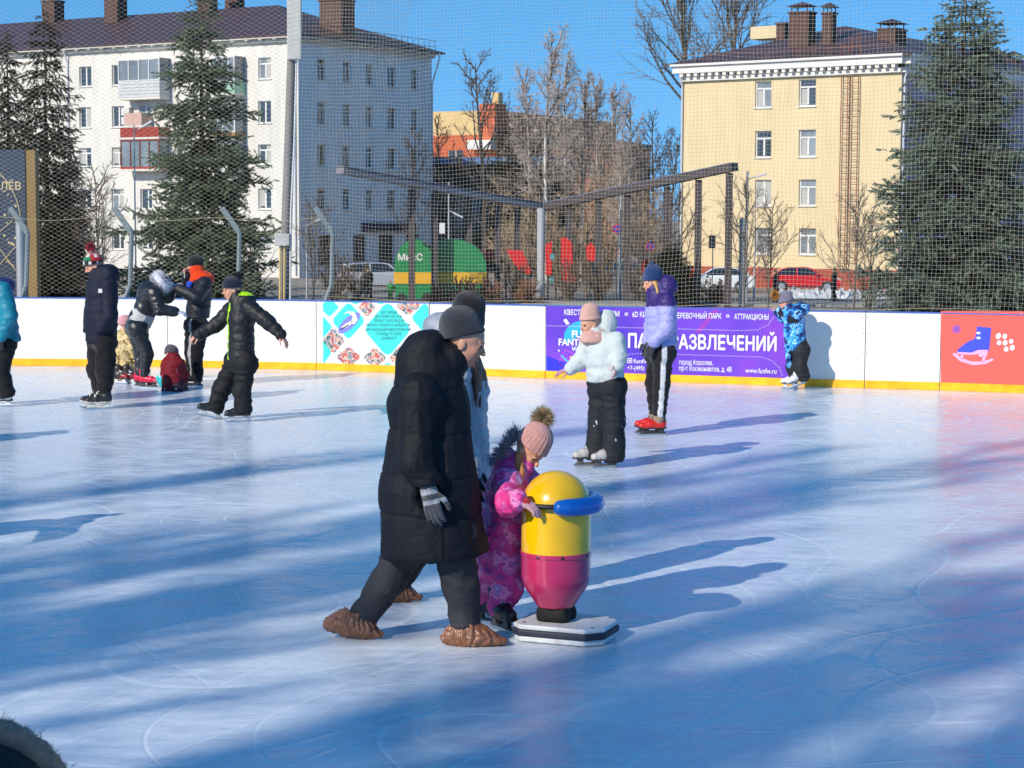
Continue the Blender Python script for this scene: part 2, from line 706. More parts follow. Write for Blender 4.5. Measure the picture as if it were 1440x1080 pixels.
M_PINKSUIT = ramp_mat('pink_print', [(0.30, srgb(110, 80, 165)), (0.40, srgb(176, 58, 140)), (0.47, srgb(232, 58, 140)), (0.53, srgb(188, 70, 150)),
                                     (0.58, srgb(240, 140, 190)), (0.63, srgb(176, 84, 164)), (0.70, srgb(180, 170, 222))], scale=9, rough=0.6, bump=0.12, detail=3)
M_CAMOTAN = ramp_mat('tan_camouflage', [(0.0, srgb(120, 100, 60)), (0.42, srgb(190, 165, 115)), (0.52, srgb(214, 196, 150)), (0.6, srgb(150, 120, 75))], scale=13, constant=True, rough=0.85, detail=2)
M_CAMOBLUE = ramp_mat('blue_camouflage', [(0.0, srgb(24, 38, 84)), (0.42, srgb(30, 92, 170)), (0.5, srgb(70, 170, 225)), (0.58, srgb(165, 215, 240)), (0.64, srgb(22, 48, 110))], scale=12, constant=True, rough=0.6, detail=2)
SKIN = srgb(226, 168, 140)
SKIN = tuple(c * 0.85 for c in SKIN)


def V3(*a):
    return Vector(a)


def unit(v):
    return Vector(v).normalized()


def head_prims(c, f, u, H, t0=0):
    c, f, u = Vector(c), unit(f), unit(u)
    u = (u - f * u.dot(f)).normalized()
    s = f.cross(u)
    ax = (f, s, u)

    def W(a, b, d): return c + (f * a + s * b + u * d) * H
    p = [ell(W(-.07, 0, .12), (.40 * H, .33 * H, .37 * H), ax, t0, k=.02),
         ell(W(.06, 0, -.14), (.28 * H, .27 * H, .34 * H), ax, t0, k=.05 * H),
         cap(W(.10, 0, -.36), W(.20, 0, -.41), .12 * H, .075 * H, tag=t0, k=.08 * H)]
    for q in (-1, 1):
        p += [cap(W(-.02, q * .20, -.24), W(.14, q * .07, -.40), .07 * H, .06 * H, tag=t0, k=.08 * H),
              ell(W(.21, q * .15, -.12), (.10 * H, .09 * H, .10 * H), ax, t0, k=.06 * H),
              ell(W(-.06, q * .325, -.07), (.09 * H, .03 * H, .13 * H), ax, t0, k=.02 * H),
              ell(W(.36, q * .14, .0), (.08 * H, .075 * H, .05 * H), ax, t0, k=.03 * H, sub=True)]
    p += [cap(W(.31, -.14, .075), W(.31, .14, .075), .045 * H, tag=t0, k=.04 * H),
          cap(W(.33, 0, .03), W(.415, 0, -.13), .03 * H, .045 * H, tag=t0, k=.035 * H),
          ell(W(.40, 0, -.14), (.055 * H, .065 * H, .04 * H), ax, t0, k=.03 * H),
          ell(W(.32, 0, -.265), (.05 * H, .10 * H, .022 * H), ax, t0 + 1, k=.012 * H),
          ell(W(.31, 0, -.31), (.05 * H, .085 * H, .025 * H), ax, t0 + 1, k=.012 * H)]
    for q in (-1, 1):
        p += [ell(W(.30, q * .14, -.005), (.045 * H, .062 * H, .034 * H), ax, t0 + 2, k=.006 * H),
              cap(W(.335, q * .06, .095), W(.29, q * .22, .10), .016 * H, tag=t0 + 3, k=.006 * H)]
    return p


def hand_prims(w, d, n, thumb, L, curl=0.5, fat=1.0, tag=0, spread=0.06):
    """palm, four fingers of three joints each and a thumb leaving the side of the palm"""
    w, d = Vector(w), unit(d)
    n = Vector(n)
    n = (n - d * n.dot(d)).normalized()
    t = Vector(thumb)
    t = (t - d * t.dot(d) - n * t.dot(n)).normalized()
    r = 0.050 * L * fat
    p = []
    lens = (.40, .45, .42, .33)
    for i in range(4):
        o = (.155 - .103 * i) * L
        kn = w + d * (.50 - .03 * abs(i - 1.2)) * L + t * o
        p.append(cap(w + t * o * .65 + d * .04 * L, kn, r * 1.25, r * 1.15, flat=(n, .9), tag=tag, k=.03 * L))
        q = kn
        a = curl * .55
        dd = (d + t * (spread * (1.5 - i))).normalized()
        for sgi, fr in enumerate((.45, .31, .24)):
            dr = (dd * math.cos(a) + n * math.sin(a)).normalized()
            e = q + dr * (lens[i] * fr * L)
            p.append(cap(q, e, r * (1.02 - .1 * sgi), r * (.94 - .1 * sgi), tag=tag, k=.012 * L))
            q = e
            a += curl * (.9 if sgi == 0 else .6)
    b = w + d * .12 * L + t * .13 * L
    m = b + (d * .55 + t * .62 + n * .28).normalized() * .24 * L
    e = m + (d * .85 + t * .25 + n * (.30 + .3 * curl)).normalized() * .19 * L
    e2 = e + (d * .9 + n * (.3 + .4 * curl)).normalized() * .12 * L
    p += [cap(b, m, r * 1.45, r * 1.15, tag=tag, k=.03 * L), cap(m, e, r * 1.12, r, tag=tag, k=.012 * L), cap(e, e2, r, r * .85, tag=tag, k=.012 * L)]
    return p


def hand_extra(prims, col, h=.0045):
    V, Q, tg = sdf_mesh(prims, h)
    return (relax(V, Q, 1), Q, col)


def fur_mesh(name, pts, dirs, L, w, col, root, jitter=0.5, m=None):
    """many thin tapering hairs"""
    pts, dirs = np.asarray(pts, float), np.asarray(dirs, float)
    n = len(pts)
    d = dirs + RNG.normal(0, jitter * .5, (n, 3))
    d /= np.linalg.norm(d, axis=1, keepdims=True)
    s = np.cross(d, RNG.normal(0, 1, (n, 3)))
    s /= np.linalg.norm(s, axis=1, keepdims=True)
    ln = L * RNG.uniform(.6, 1.1, (n, 1))
    bend = RNG.normal(0, .18, (n, 3)) * ln
    a, b = pts - s * w, pts + s * w
    c, e = pts + d * ln * .6 + s * w * .6 + bend * .5, pts + d * ln * .6 - s * w * .6 + bend * .5
    t = pts + d * ln + bend
    V = np.stack([a, b, c, e, t], 1).reshape(-1, 3)
    i = np.arange(n)[:, None] * 5
    faces = [tuple(x) for x in (i + np.array([[0, 1, 2, 3]])).tolist()] + [tuple(x) for x in (i + np.array([[3, 2, 4]])).tolist()]
    col = np.asarray(col, float)
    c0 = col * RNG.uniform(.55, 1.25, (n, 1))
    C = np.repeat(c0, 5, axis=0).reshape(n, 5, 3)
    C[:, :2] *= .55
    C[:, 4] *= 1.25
    off = np.zeros(3)
    p = root
    while p is not None:
        off = off + np.array(p.location)
        p = p.parent
    me = np_mesh(name, V - off, faces, False, np.clip(C.reshape(-1, 3), 0, 1))
    return link(name, me, m or M_FUR, root)


def sphere_dirs(n):
    v = RNG.normal(0, 1, (n, 3))
    return v / np.linalg.norm(v, axis=1, keepdims=True)


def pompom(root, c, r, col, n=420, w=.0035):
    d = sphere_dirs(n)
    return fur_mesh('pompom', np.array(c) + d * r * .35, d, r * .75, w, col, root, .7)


def beanie(root, c, f, u, H, col, up=.30, low=.10, fat=1.0, point=0.0, ribs=0, back=0.0, name='knitted_hat', m=None, colfn=None, h=.008, brim=True, colb=None):
    """a knitted hat on the head frame; up = how far above the skull it stands, low = where its rim lies"""
    c, f, u = Vector(c), unit(f), unit(u)
    u = (u - f * u.dot(f)).normalized()
    s = f.cross(u)

    def W(a, b, d): return c + (f * a + s * b + u * d) * H
    p = [ell(W(-.06 - back * .3, 0, .14), (.455 * H * fat, .395 * H * fat, .46 * H), (f, s, u), 0, k=.03),
         ell(W(-.09 - back, 0, .14 + up * .6), (.385 * H * fat, .345 * H * fat, .34 * H), (f, s, u), 0, k=.16 * H)]
    if point:
        p.append(cap(W(-.08, 0, .45), W(-.08 - back, 0, .45 + point), .22 * H, .10 * H, k=.1 * H))
    p.append(half(W(0, 0, low), -(u + f * -.06), k=.01))
    if brim:
        for k in range(20):
            a = 2 * PI * k / 20
            b = 2 * PI * (k + 1) / 20
            rr = (.415 * fat, .355 * fat)
            z = low + .05
            p.append(cap(W(-.06 + rr[0] * math.cos(a), rr[1] * math.sin(a), z), W(-.06 + rr[0] * math.cos(b), rr[1] * math.sin(b), z), .045 * H, tag=1, k=.02 * H))
    wr = []
    cc, ff, ss = np.array(c), np.array(f), np.array(s)
    if ribs:
        def rib(V):
            d = V - cc
            an = np.arctan2(d @ ss, d @ ff + .06 * H)
            return .012 * H * 2 * (np.abs(np.sin(an * ribs / 2)) ** .6 - .6)
        wr.append((rib, None))
    return sdf_obj(name, p, h, m or M_KNIT, root, {0: col, 1: colb or col}, wr=wr, colfn=colfn)


def skate(root, g, hd, L=.27, main=(.02, .02, .022), toe=None, tongue=None, lace=(.6, .6, .55), sole=(.02, .02, .02), holder=(.75, .75, .75),
          tilt=0.0, roll=0.0, shaft=.20, lacew=.004, h=.007, label=None, shaftc=None):
    """ice skate: leather boot, laces, blade holder and steel runner; g = where the blade meets the ice"""
    g, X = Vector(g), unit(hd)
    Yv = V3(0, 0, 1).cross(X).normalized()
    q = Quaternion(Yv, -tilt)
    X = q @ X
    Z = q @ V3(0, 0, 1)
    q = Quaternion(X, roll)
    Z = q @ Z
    Yv = Z.cross(X)
    ax = (X, Yv, Z)

    def W(x, y, z): return g + X * x * L + Yv * y + Z * z
    b = .068
    toe, tongue = toe or main, tongue or main
    p = [cap(W(-.30, 0, b + .048), W(.12, 0, b + .046), .046, .043, tag=0, k=.03),
         cap(W(.10, 0, b + .040), W(.40, 0, b + .034), .042, .036, flat=(Z, .85), tag=1, k=.02),
         cap(W(-.28, 0, b + .06), W(-.25, 0, b + shaft), .050, .054, flat=(Yv, .85), tag=5, k=.03),
         cap(W(-.08, 0, b + .09), W(-.16, 0, b + shaft + .02), .034, .036, flat=(Yv, .7), tag=2, k=.01),
         rbox(W(.03, 0, b + .008), (.51 * L, .036, .010), ax, .008, tag=3, k=.004)]
    for i in range(5):
        t = i / 4
        x, z = .16 - .27 * t, b + .085 + (shaft - .09) * t
        for sgn in (-1, 1):
            p.append(cap(W(x - .02 + .08 * t * 0, -.026, z - .006 * sgn), W(x + .0, .026, z + .006 * sgn), lacew, tag=4, k=.003))
    o = sdf_obj('skate', p, h, M_BOOT, root, {0: main, 1: toe, 2: tongue, 3: sole, 4: lace, 5: shaftc or main})
    if label: o['label'] = label
    mb = MB()
    mb.box(W(-.30, 0, b - .022), (.10 * L, .014, .022), ax)
    mb.box(W(.26, 0, b - .022), (.11 * L, .014, .022), ax)
    mb.box(W(-.01, 0, .026), (.47 * L, .009, .008), ax)
    part(mb, 'blade_holder', mat('holder_%d%d%d' % tuple(int(99 * c) for c in holder), holder, .4, var=.06), o, bevel=.004)
    mb = MB()
    out = [W(-.52, -.002, .020), W(-.50, -.002, .006), W(-.44, -.002, 0), W(.42, -.002, 0), W(.52, -.002, .010), W(.55, -.002, .022)]
    mb.prism(out, Yv * .004)
    part(mb, 'blade', M_STEEL, o)
    return o


class Fig:
    """one person: joints are given where the photograph shows them, at a depth taken from the feet"""

    def __init__(self, label, foot_px, Y=None, s=1.0, f=(-1, 0, 0), group=None, z0=0.0):
        g = G(*foot_px, z0)
        self.Y0 = g.y if Y is None else Y
        self.s = s
        self.f = unit(f)
        self.j = {}
        self.root = None
        self.base = P(foot_px[0], foot_px[1], self.Y0)
        self.base.z = z0
        self.label = label
        self.group = group

    def J(self, px, py, dy=0.0):
        return P(px, py, self.Y0 + dy)

    def set(self, **kw):
        for k, v in kw.items():
            self.j[k] = v if isinstance(v, Vector) else self.J(*v)

    def body(self, hf, hu=(0, 0, 1), H=None, h=.011, lips=None, brow=(.08, .05, .035), hands=(), skin=SKIN, eye=(.06, .045, .04), cheek=True):
        j, s = self.j, self.s
        H = H or .228 * s
        self.H, self.hf, self.hu = H, unit(hf), unit(hu)
        u = self.hu - self.hf * self.hu.dot(self.hf)
        u.normalize()
        p = head_prims(j['hd'], hf, hu, H)
        hb = j['hd'] - self.hf * (.07 * H) - u * (.28 * H)
        p.append(cap(hb, j['nk'], .052 * s, .058 * s, k=.03))
        p.append(cap(j['ch'], j['pv'], .135 * s, .13 * s, flat=(self.f, .72), k=.05))
        p.append(cap(j['nk'], j['ch'], .06 * s, .11 * s, k=.05))
        for a in 'AB':
            p.append(cap(j['nk'].lerp(j['sh' + a], .35), j['sh' + a], .05 * s, .05 * s, k=.05))
            p.append(cap(j['sh' + a], j['el' + a], .048 * s, .038 * s, k=.03))
            p.append(cap(j['el' + a], j['wr' + a], .038 * s, .026 * s, k=.02))
            p.append(cap(j['hip' + a], j['kn' + a], .078 * s, .052 * s, k=.05))
            p.append(cap(j['kn' + a], j['an' + a], .052 * s, .036 * s, k=.03))
            fd = j.get('toe' + a, j['an' + a] + self.f * .12 * s - V3(0, 0, .03))
            fd = j['an' + a] + (fd - j['an' + a]).normalized() * .045 * s
            p.append(cap(j['an' + a], fd, .034 * s, .028 * s, k=.02))
        lips = lips or tuple(a * b for a, b in zip(skin, (.75, .5, .5)))
        c0, ff, uu = np.array(j['hd']), np.array(self.hf), np.array(u)
        ss = np.cross(ff, uu)

        def colfn(V, tg, col):
            d = V - c0
            a, b, e = d @ ff / H, np.abs(d @ ss) / H, d @ uu / H
            w = np.exp(-((b - .19) ** 2 + (e + .14) ** 2) / .012) * (a > .1) * .45 + np.exp(-((a - .44) ** 2 + (e + .13) ** 2 + b ** 2) / .006) * .5
            red = np.array(skin) * np.array([1.0, .62, .58])
            k = (tg == 0)
            col[k] = col[k] * (1 - w[k, None]) + red * w[k, None]
            return col
        o = sdf_obj('person', p, h, M_SKIN, None, {0: skin, 1: lips, 2: eye, 3: brow}, colfn=colfn,
                    extra=[hand_extra(q, skin) for q in hands])
        for v in (o,):
            me = v.data
            n = len(me.vertices)
            co = np.empty(n * 3, np.float32)
            me.vertices.foreach_get('co', co)
            me.vertices.foreach_set('co', (co.reshape(-1, 3) - np.array(self.base, np.float32)).ravel())
            me.update()
        o.location = self.base
        tag(o, self.label, 'person', self.group)
        self.root = o
        return o

    def jacket(self, col, hem, rh=.2, rc=.2, flat=.74, sl=(.078, .07, .058), quilt=None, m=None, name='jacket', h=.012, collar=.08, collar_up=.45,
               hood=None, wr=((.006, (9, 9, 14)),), extra=(), colors=None, colfn=None, cuts=True, shoulder=.082, arms='AB', chest=None, hemn=(0, 0, -1), mid=None):
        j, s = self.j, self.s
        hem = self.J(*hem) if not isinstance(hem, Vector) else hem
        ch = chest or j['ch']
        fl = (self.f, flat)
        if mid:
            mp, rm = mid
            mp = self.J(*mp)
            p = [cap(ch, mp, rc * s, rm * s, flat=fl, k=.04, quilt=quilt), cap(mp, hem, rm * s, rh * s, flat=fl, k=.05, quilt=quilt)]
        else:
            p = [cap(ch, hem, rc * s, rh * s, flat=fl, k=.04, quilt=quilt)]
        if cuts:
            p.append(half(hem, hemn, k=.02))
        p += [cap(j['shA'], j['shB'], shoulder * s, k=.07), cap(j['nk'], ch, .09 * s, .15 * s, k=.06)]
        for a in arms:
            p.append(cap(j['sh' + a], j['el' + a], sl[0] * s, sl[1] * s, k=.03, quilt=quilt, tag=10 if a == 'A' else 11))
            p.append(cap(j['el' + a], j['wr' + a], sl[1] * s, sl[2] * s, k=.025, quilt=quilt, tag=10 if a == 'A' else 11))
        if collar:
            nk, hd = j['nk'], j['hd']
            p.append(cap(nk, nk.lerp(hd, collar_up), (collar + .01) * s, collar * s, k=.03, tag=12))
        if hood:
            hp, r = hood
            hp = self.J(*hp) if not isinstance(hp, Vector) else hp
            p.append(ell(hp, [q * s for q in r], (self.f, self.f.cross(V3(0, 0, 1)), V3(0, 0, 1)), tag=13, k=.04))
        p += list(extra)
        c = {0: col, 10: col, 11: col, 12: col, 13: col}
        c.update(colors or {})
        return sdf_obj(name, p, h, m or M_DULL, self.root, c, wr=wr, colfn=colfn)

    def trousers(self, col, r=(.115, .085, .075), m=None, name='trousers', h=.012, wr=((.008, (7, 7, 17)), (.003, (20, 20, 30))), colors=None, colfn=None, hipr=.125, waist=None, extra=(), cuff=.02):
        j, s = self.j, self.s
        p = [cap(j['hipA'], j['hipB'], hipr * s, k=.06), cap(j['pv'], waist or (j['pv'] + V3(0, 0, .08 * s)), hipr * s, hipr * s, flat=(self.f, .85), k=.05)]
        for a in 'AB':
            t = 10 if a == 'A' else 11
            p.append(cap(j['hip' + a], j['kn' + a], r[0] * s, r[1] * s, k=.025, tag=t))
            e = j['an' + a]
            e = e + (e - j['kn' + a]).normalized() * (-.02)
            p.append(cap(j['kn' + a], e, r[1] * s, r[2] * s, k=.025, tag=t))
        for a in 'AB':
            dr = (j['an' + a] - j['kn' + a]).normalized()
            R = r[2] * s
            p.append(cap(j['an' + a] + dr * (cuff + R * 1.25), j['an' + a] + dr * (cuff + R * 1.5), R * 1.25, sub=True, k=.01))
        p += list(extra)
        c = {0: col, 10: col, 11: col}
        c.update(colors or {})
        return sdf_obj(name, p, h, m or M_CLOTH, self.root, c, wr=wr, colfn=colfn)

    def glove(self, w, d, n, thumb, col, L=.2, curl=.5, fat=1.35, m=None, colfn=None, name='glove', cuff=.03, h=.005, ccol=None):
        p = hand_prims(w, d, n, thumb, L, curl, fat)
        p.append(cap(Vector(w) - unit(d) * cuff, Vector(w) + unit(d) * .02, .040 * L / .19, .038 * L / .19, tag=1, k=.015))
        return sdf_obj(name, p, h, m or M_KNIT, self.root, {0: col, 1: ccol or col}, colfn=colfn)


def line_col(a, b, w, colr, side=(0, -1, 0), base=None):
    """stripe along a line on the side of a leg"""
    a, b, sd = np.array(a), np.array(b), np.array(side)

    def fn(V, tg, col):
        ab = b - a
        t = np.clip(((V - a) @ ab) / (ab @ ab), -.2, 1.1)
        d = V - (a + t[:, None] * ab)
        acr = np.cross(ab / np.linalg.norm(ab), sd)
        k = (np.abs(d @ acr) < w) & (d @ sd > .0)
        col[k] = colr
        return col
    return fn


def on_ice(fig, a, hd, L, fwd=.22, lift=0.0):
    """ground point of a skate that carries the ankle joint a"""
    an = fig.j['an' + a]
    h = unit((hd[0], hd[1], 0))
    return V3(an.x, an.y, lift) + h * (fwd * L)
# ------------------------------------------------------------------ the rink
BPX = [(-900, 524), (-500, 515), (-200, 513), (0, 514), (200, 515.5), (450, 520.5), (600, 526), (767, 532), (1110, 543), (1322, 549), (1440, 553), (1700, 562), (2300, 584)]
BG = [G(*p) for p in BPX]
BTOP = 0.965


def board_at(px):
    """ground point of the boards where the photograph column px meets them"""
    for i in range(len(BPX) - 1):
        if BPX[i][0] <= px <= BPX[i + 1][0] or i == len(BPX) - 2:
            d = ray(px, 520.0)
            a, b = BG[i], BG[i + 1]
            e = b - a
            den = d.x * e.y - d.y * e.x
            t = (d.x * (CAM.y - a.y) - d.y * (CAM.x - a.x)) / den
            if px > BPX[i + 1][0] and i < len(BPX) - 2:
                continue
            return a + e * t
    return BG[-1]


def board_n(px):
    e = (board_at(px + 4) - board_at(px - 4)).normalized()
    return V3(e.y, -e.x, 0)          # towards the ice


def ice_material():
    m = bpy.data.materials.new('rink_ice')
    m.use_nodes = True
    nt = m.node_tree
    b = nt.nodes['Principled BSDF']
    L = nt.links.new

    def N(t, **k):
        n = nt.nodes.new(t)
        for a, v in k.items():
            if a in n.inputs:
                n.inputs[a].default_value = v
            else:
                setattr(n, a, v)
        return n
    tc = N('ShaderNodeTexCoord')

    def noise(scale, stretch, detail=6.0, rough=.6, rot=0.0):
        mp = N('ShaderNodeMapping')
        mp.inputs['Scale'].default_value = stretch
        mp.inputs['Rotation'].default_value = (0, 0, rot)
        L(tc.outputs['Object'], mp.inputs['Vector'])
        n = N('ShaderNodeTexNoise', Scale=scale, Detail=detail, Roughness=rough)
        L(mp.outputs[0], n.inputs['Vector'])
        return n.outputs['Fac']

    def rng(o, a, b_, c, d_):
        r = N('ShaderNodeMapRange')
        for k, v in zip(('From Min', 'From Max', 'To Min', 'To Max'), (a, b_, c, d_)):
            r.inputs[k].default_value = v
        L(o, r.inputs['Value'])
        return r.outputs[0]

    def math_(op, a, b_):
        n = N('ShaderNodeMath', operation=op)
        for i, v in enumerate((a, b_)):
            if isinstance(v, (int, float)):
                n.inputs[i].default_value = v
            else:
                L(v, n.inputs[i])
        return n.outputs[0]
    big = noise(.35, (1, .8, 1), 5)
    streak = noise(1.3, (.55, 1.5, 1), 7, .68, .35)
    scr = noise(5.0, (.5, 16, 1), 4, .7, .05)
    scr2 = noise(5.0, (.5, 14, 1), 4, .7, -.5)
    fine = noise(60, (1, 1, 1), 3)
    mott = noise(4.5, (.7, 1.6, 1), 9, .75, .2)
    def cuts(scale, rot, w, off):
        # thin curved blade cuts: the level lines of a smooth field
        n = noise(scale, (1, .8, 1), 1.0, .4, rot)
        n = math_('FRACT', math_('ADD', math_('MULTIPLY', n, 22.0), off), 0.0)
        return rng(math_('ABSOLUTE', math_('SUBTRACT', n, .5), 0.0), 0.0, w, 1, 0)
    patch = rng(noise(.6, (1, 1, 1), 4), .42, .6, 0, 1)
    cut = math_('MAXIMUM', math_('MAXIMUM', math_('MAXIMUM', cuts(.16, .3, .032, .1), cuts(.19, 1.4, .032, .4)), cuts(.13, .9, .03, .25)), math_('MULTIPLY', cuts(.27, 2.2, .04, .7), patch))
    worn = math_('MAXIMUM', math_('MAXIMUM', rng(scr, .60, .70, 0, 1), rng(scr2, .64, .74, 0, .7)), math_('MULTIPLY', math_('MULTIPLY', cut, rng(scr, .35, .6, .25, 1.0)), .8))
    f1 = math_('ADD', math_('MULTIPLY', rng(big, .3, .7, 0, 1), .5), math_('MULTIPLY', rng(streak, .3, .7, 0, 1), .5))
    f1 = math_('ADD', math_('MULTIPLY', f1, .55), math_('MULTIPLY', rng(mott, .32, .68, 0, 1), .45))
    f2 = math_('MINIMUM', math_('ADD', f1, math_('MULTIPLY', worn, .38)), 1.0)
    rp = N('ShaderNodeValToRGB')
    cr = rp.color_ramp
    cr.elements[0].position, cr.elements[0].color = .12, (.36, .47, .64, 1)
    cr.elements[1].position, cr.elements[1].color = .9, (.80, .83, .87, 1)
    e = cr.elements.new(.5)
    e.color = (.63, .70, .79, 1)
    L(f2, rp.inputs[0])
    # loose snow crumbs
    vo = N('ShaderNodeTexVoronoi', Scale=16.0)
    L(tc.outputs['Object'], vo.inputs['Vector'])
    gate = rng(noise(1.1, (1, 1, 1), 3), .52, .62, 0, 1)
    crumbs = math_('MULTIPLY', rng(vo.outputs['Distance'], .06, .13, 1, 0), gate)
    mx = N('ShaderNodeMix', data_type='RGBA')
    L(crumbs, mx.inputs[0])
    L(rp.outputs[0], mx.inputs[6])
    mx.inputs[7].default_value = (.90, .91, .93, 1)
    L(mx.outputs[2], b.inputs['Base Color'])
    ro = math_('ADD', rng(streak, .3, .7, .05, .22), math_('ADD', math_('MULTIPLY', worn, .25), rng(mott, .45, .65, 0, .22)))
    L(ro, b.inputs['Roughness'])
    b.inputs['IOR'].default_value = 1.31
    b.inputs['Specular IOR Level'].default_value = .5
    h = math_('ADD', math_('MULTIPLY', scr, .5), math_('ADD', math_('MULTIPLY', fine, .10), math_('ADD', math_('MULTIPLY', streak, .9), math_('ADD', math_('MULTIPLY', cut, -.5), math_('MULTIPLY', crumbs, .4)))))
    bp = N('ShaderNodeBump', Strength=.34, Distance=.012)
    L(h, bp.inputs['Height'])
    L(bp.outputs[0], b.inputs['Normal'])
    return m


def sheet(name, poly, z, m, kind='structure'):
    mb = MB()
    mb.add([(p[0], p[1], z) for p in poly], [tuple(range(len(poly)))])
    return tag(mb.build(name, m), kind=kind)


ice_poly = [(p.x, p.y) for p in BG]
ice_poly = [(-45, -2.5), (45, -2.5), (45, ice_poly[-1][1])] + ice_poly[::-1] + [(-45, ice_poly[0][1])]
sheet('ice', ice_poly, 0.0, ice_material())


def tz(y):
    t = min(1, max(0, (y - 29) / 30.0))
    z = -.16 - 2.04 * t * t * (3 - 2 * t)
    return z - max(0, (y - 200)) * .0006


GZ = -2.2
m_ground = ramp_mat('park_ground', [(.30, (.155, .14, .12)), (.45, (.24, .21, .175)), (.58, (.30, .265, .22)), (.70, (.20, .185, .165)), (.80, (.5, .5, .5))], scale=.22, rough=.9, detail=7, stretch=(1, .5, 1))
ys = [-160, -80, -30, 0, 20, 26, 29] + [29 + 3 * k for k in range(1, 11)] + [65, 75, 90, 110, 140, 200, 400, 900, 2000, 5000]
xs = [-3000, -800, -300, -120, -60, -45, -20, 0, 20, 45, 60, 120, 300, 800, 3000]
mb = MB()
nx = len(xs)
vs = [(x, y, tz(y)) for y in ys for x in xs]
mb.add(vs, [(j * nx + i, j * nx + i + 1, (j + 1) * nx + i + 1, (j + 1) * nx + i) for j in range(len(ys) - 1) for i in range(nx - 1)])
tag(mb.build('ground', m_ground), kind='structure')
# a road and a pavement before the houses
m_asph = mat('asphalt', (.10, .10, .105), .9, var=.25, vscale=1.2, bump=.2, bscale=20)
sheet('road', [(-120, 98), (120, 98), (120, 104), (-120, 104)], GZ + .012, m_asph)
m_pave = mat('pavement_slabs', (.30, .29, .27), .9, var=.2, vscale=1.5)
mb = MB()
mb.box((0, 96.2, GZ + .05), (120, 1.7, .07))
tag(mb.build('pavement', m_pave), kind='structure')

# boards
m_board = ramp_mat('board_plastic', [(.0, (.30, .29, .28)), (.27, (.60, .59, .55)), (.33, (.74, .725, .67)), (.55, (.79, .775, .715)), (.75, (.72, .71, .66))], scale=5.5, rough=.4, detail=9, stretch=(.6, .6, 1.6), bump=.05, spec=.45)
m_kick = mat('kick_plate', srgb(246, 178, 8), .4, var=.28, vscale=5, rvar=.1)
m_rail = mat('rail_blue', srgb(66, 98, 176), .45, var=.1)
barrier = empty('rink_barrier', board_at(720), 'white hockey rink boards with yellow kick plate and blue top rail around the ice', 'rink barrier')
seams = [-900, -700, -500, -340, -200, -90, 16, 236, 445, 604, 767, 940, 1110, 1216, 1322, 1540, 1800, 2300]
for a, b in zip(seams[:-1], seams[1:]):
    mp, mk, mr = MB(), MB(), MB()
    n = max(1, int((b - a) / 55))
    pts = [board_at(a + (b - a) * k / n) for k in range(n + 1)]
    if b - a > 20:
        pts[0] = pts[0] + (pts[1] - pts[0]).normalized() * .006
        pts[-1] = pts[-1] + (pts[-2] - pts[-1]).normalized() * .006
    for p, q in zip(pts[:-1], pts[1:]):
        e = (q - p).normalized()
        nn = V3(e.y, -e.x, 0)
        ax = (e, -nn, Z1)
        c = (p + q) / 2
        L = (q - p).length / 2
        mp.box(c - nn * .03 + Z1 * (.10 + (BTOP - .10) / 2), (L, .03, (BTOP - .10) / 2), ax)
        mk.box(c - nn * .022 + Z1 * .052, (L, .034, .050), ax)
        mr.box(c - nn * .035 + Z1 * (BTOP + .008), (L, .045, .0075), ax)
    part(mp, 'board_panel', m_board, barrier)
    part(mk, 'kick_plate', m_kick, barrier)
    part(mr, 'top_rail', m_rail, barrier)
bolts = MB()
for a, b in zip(seams[5:-2], seams[6:-1]):
    for q in (a + 3, b - 3):
        for z in (.2, .45, .7, .9):
            bolts.box(board_at(q) + board_n(q) * .002 + Z1 * z, (.006, .003, .006))
bo = part(bolts, 'bolt_heads', mat('bolt_grey', (.25, .25, .25), .5), barrier)
bo['kind'] = 'stuff'


class Plane:
    """a board-parallel plane: pixel -> point, with layers stepped towards the ice"""

    def __init__(self, pa, pb, off=.006):
        a, b = board_at(pa), board_at(pb)
        self.e = (b - a).normalized()
        self.n = V3(self.e.y, -self.e.x, 0)
        self.a = a + self.n * off

    def __call__(self, px, py, layer=0):
        o = self.a + self.n * (.0022 * layer)
        d = ray(px, py)
        t = (o - CAM).dot(self.n) / d.dot(self.n)
        return CAM + d * t

    def poly(self, mb, pts, layer=1, col=None):
        if col: mb.cur = col
        vs = [self(x, y, layer) for x, y in pts]
        ar = sum(vs[i].cross(vs[(i + 1) % len(vs)]).dot(self.n) for i in range(len(vs)))
        if ar < 0: vs.reverse()
        mb.add(vs, [tuple(range(len(vs)))])

    def text(self, root, body, x0, x1, ybase, cap_px, m, layer=2, bold=.0, name='lettering', y1=None):
        o = self(x0, ybase, layer)
        q = self(x1, y1 if y1 is not None else ybase, layer)
        size = (self(x0, ybase - cap_px, layer) - o).length / .72
        ob = text_mesh(name, body, size, m, root, o, self.e, Z1, bold=bold)
        co = np.empty(len(ob.data.vertices) * 3, np.float32)
        ob.data.vertices.foreach_get('co', co)
        co = co.reshape(-1, 3).astype(float)
        e = np.array(self.e)
        base = np.array(o - root.location)
        u = (co - base) @ e
        w = max(u.max(), 1e-6)
        r = q - o
        co += (u * ((r.dot(self.e)) / w - 1))[:, None] * e
        co[:, 2] += u / w * (r.z)
        ob.data.vertices.foreach_set('co', co.astype(np.float32).ravel())
        ob.data.update()
        return ob


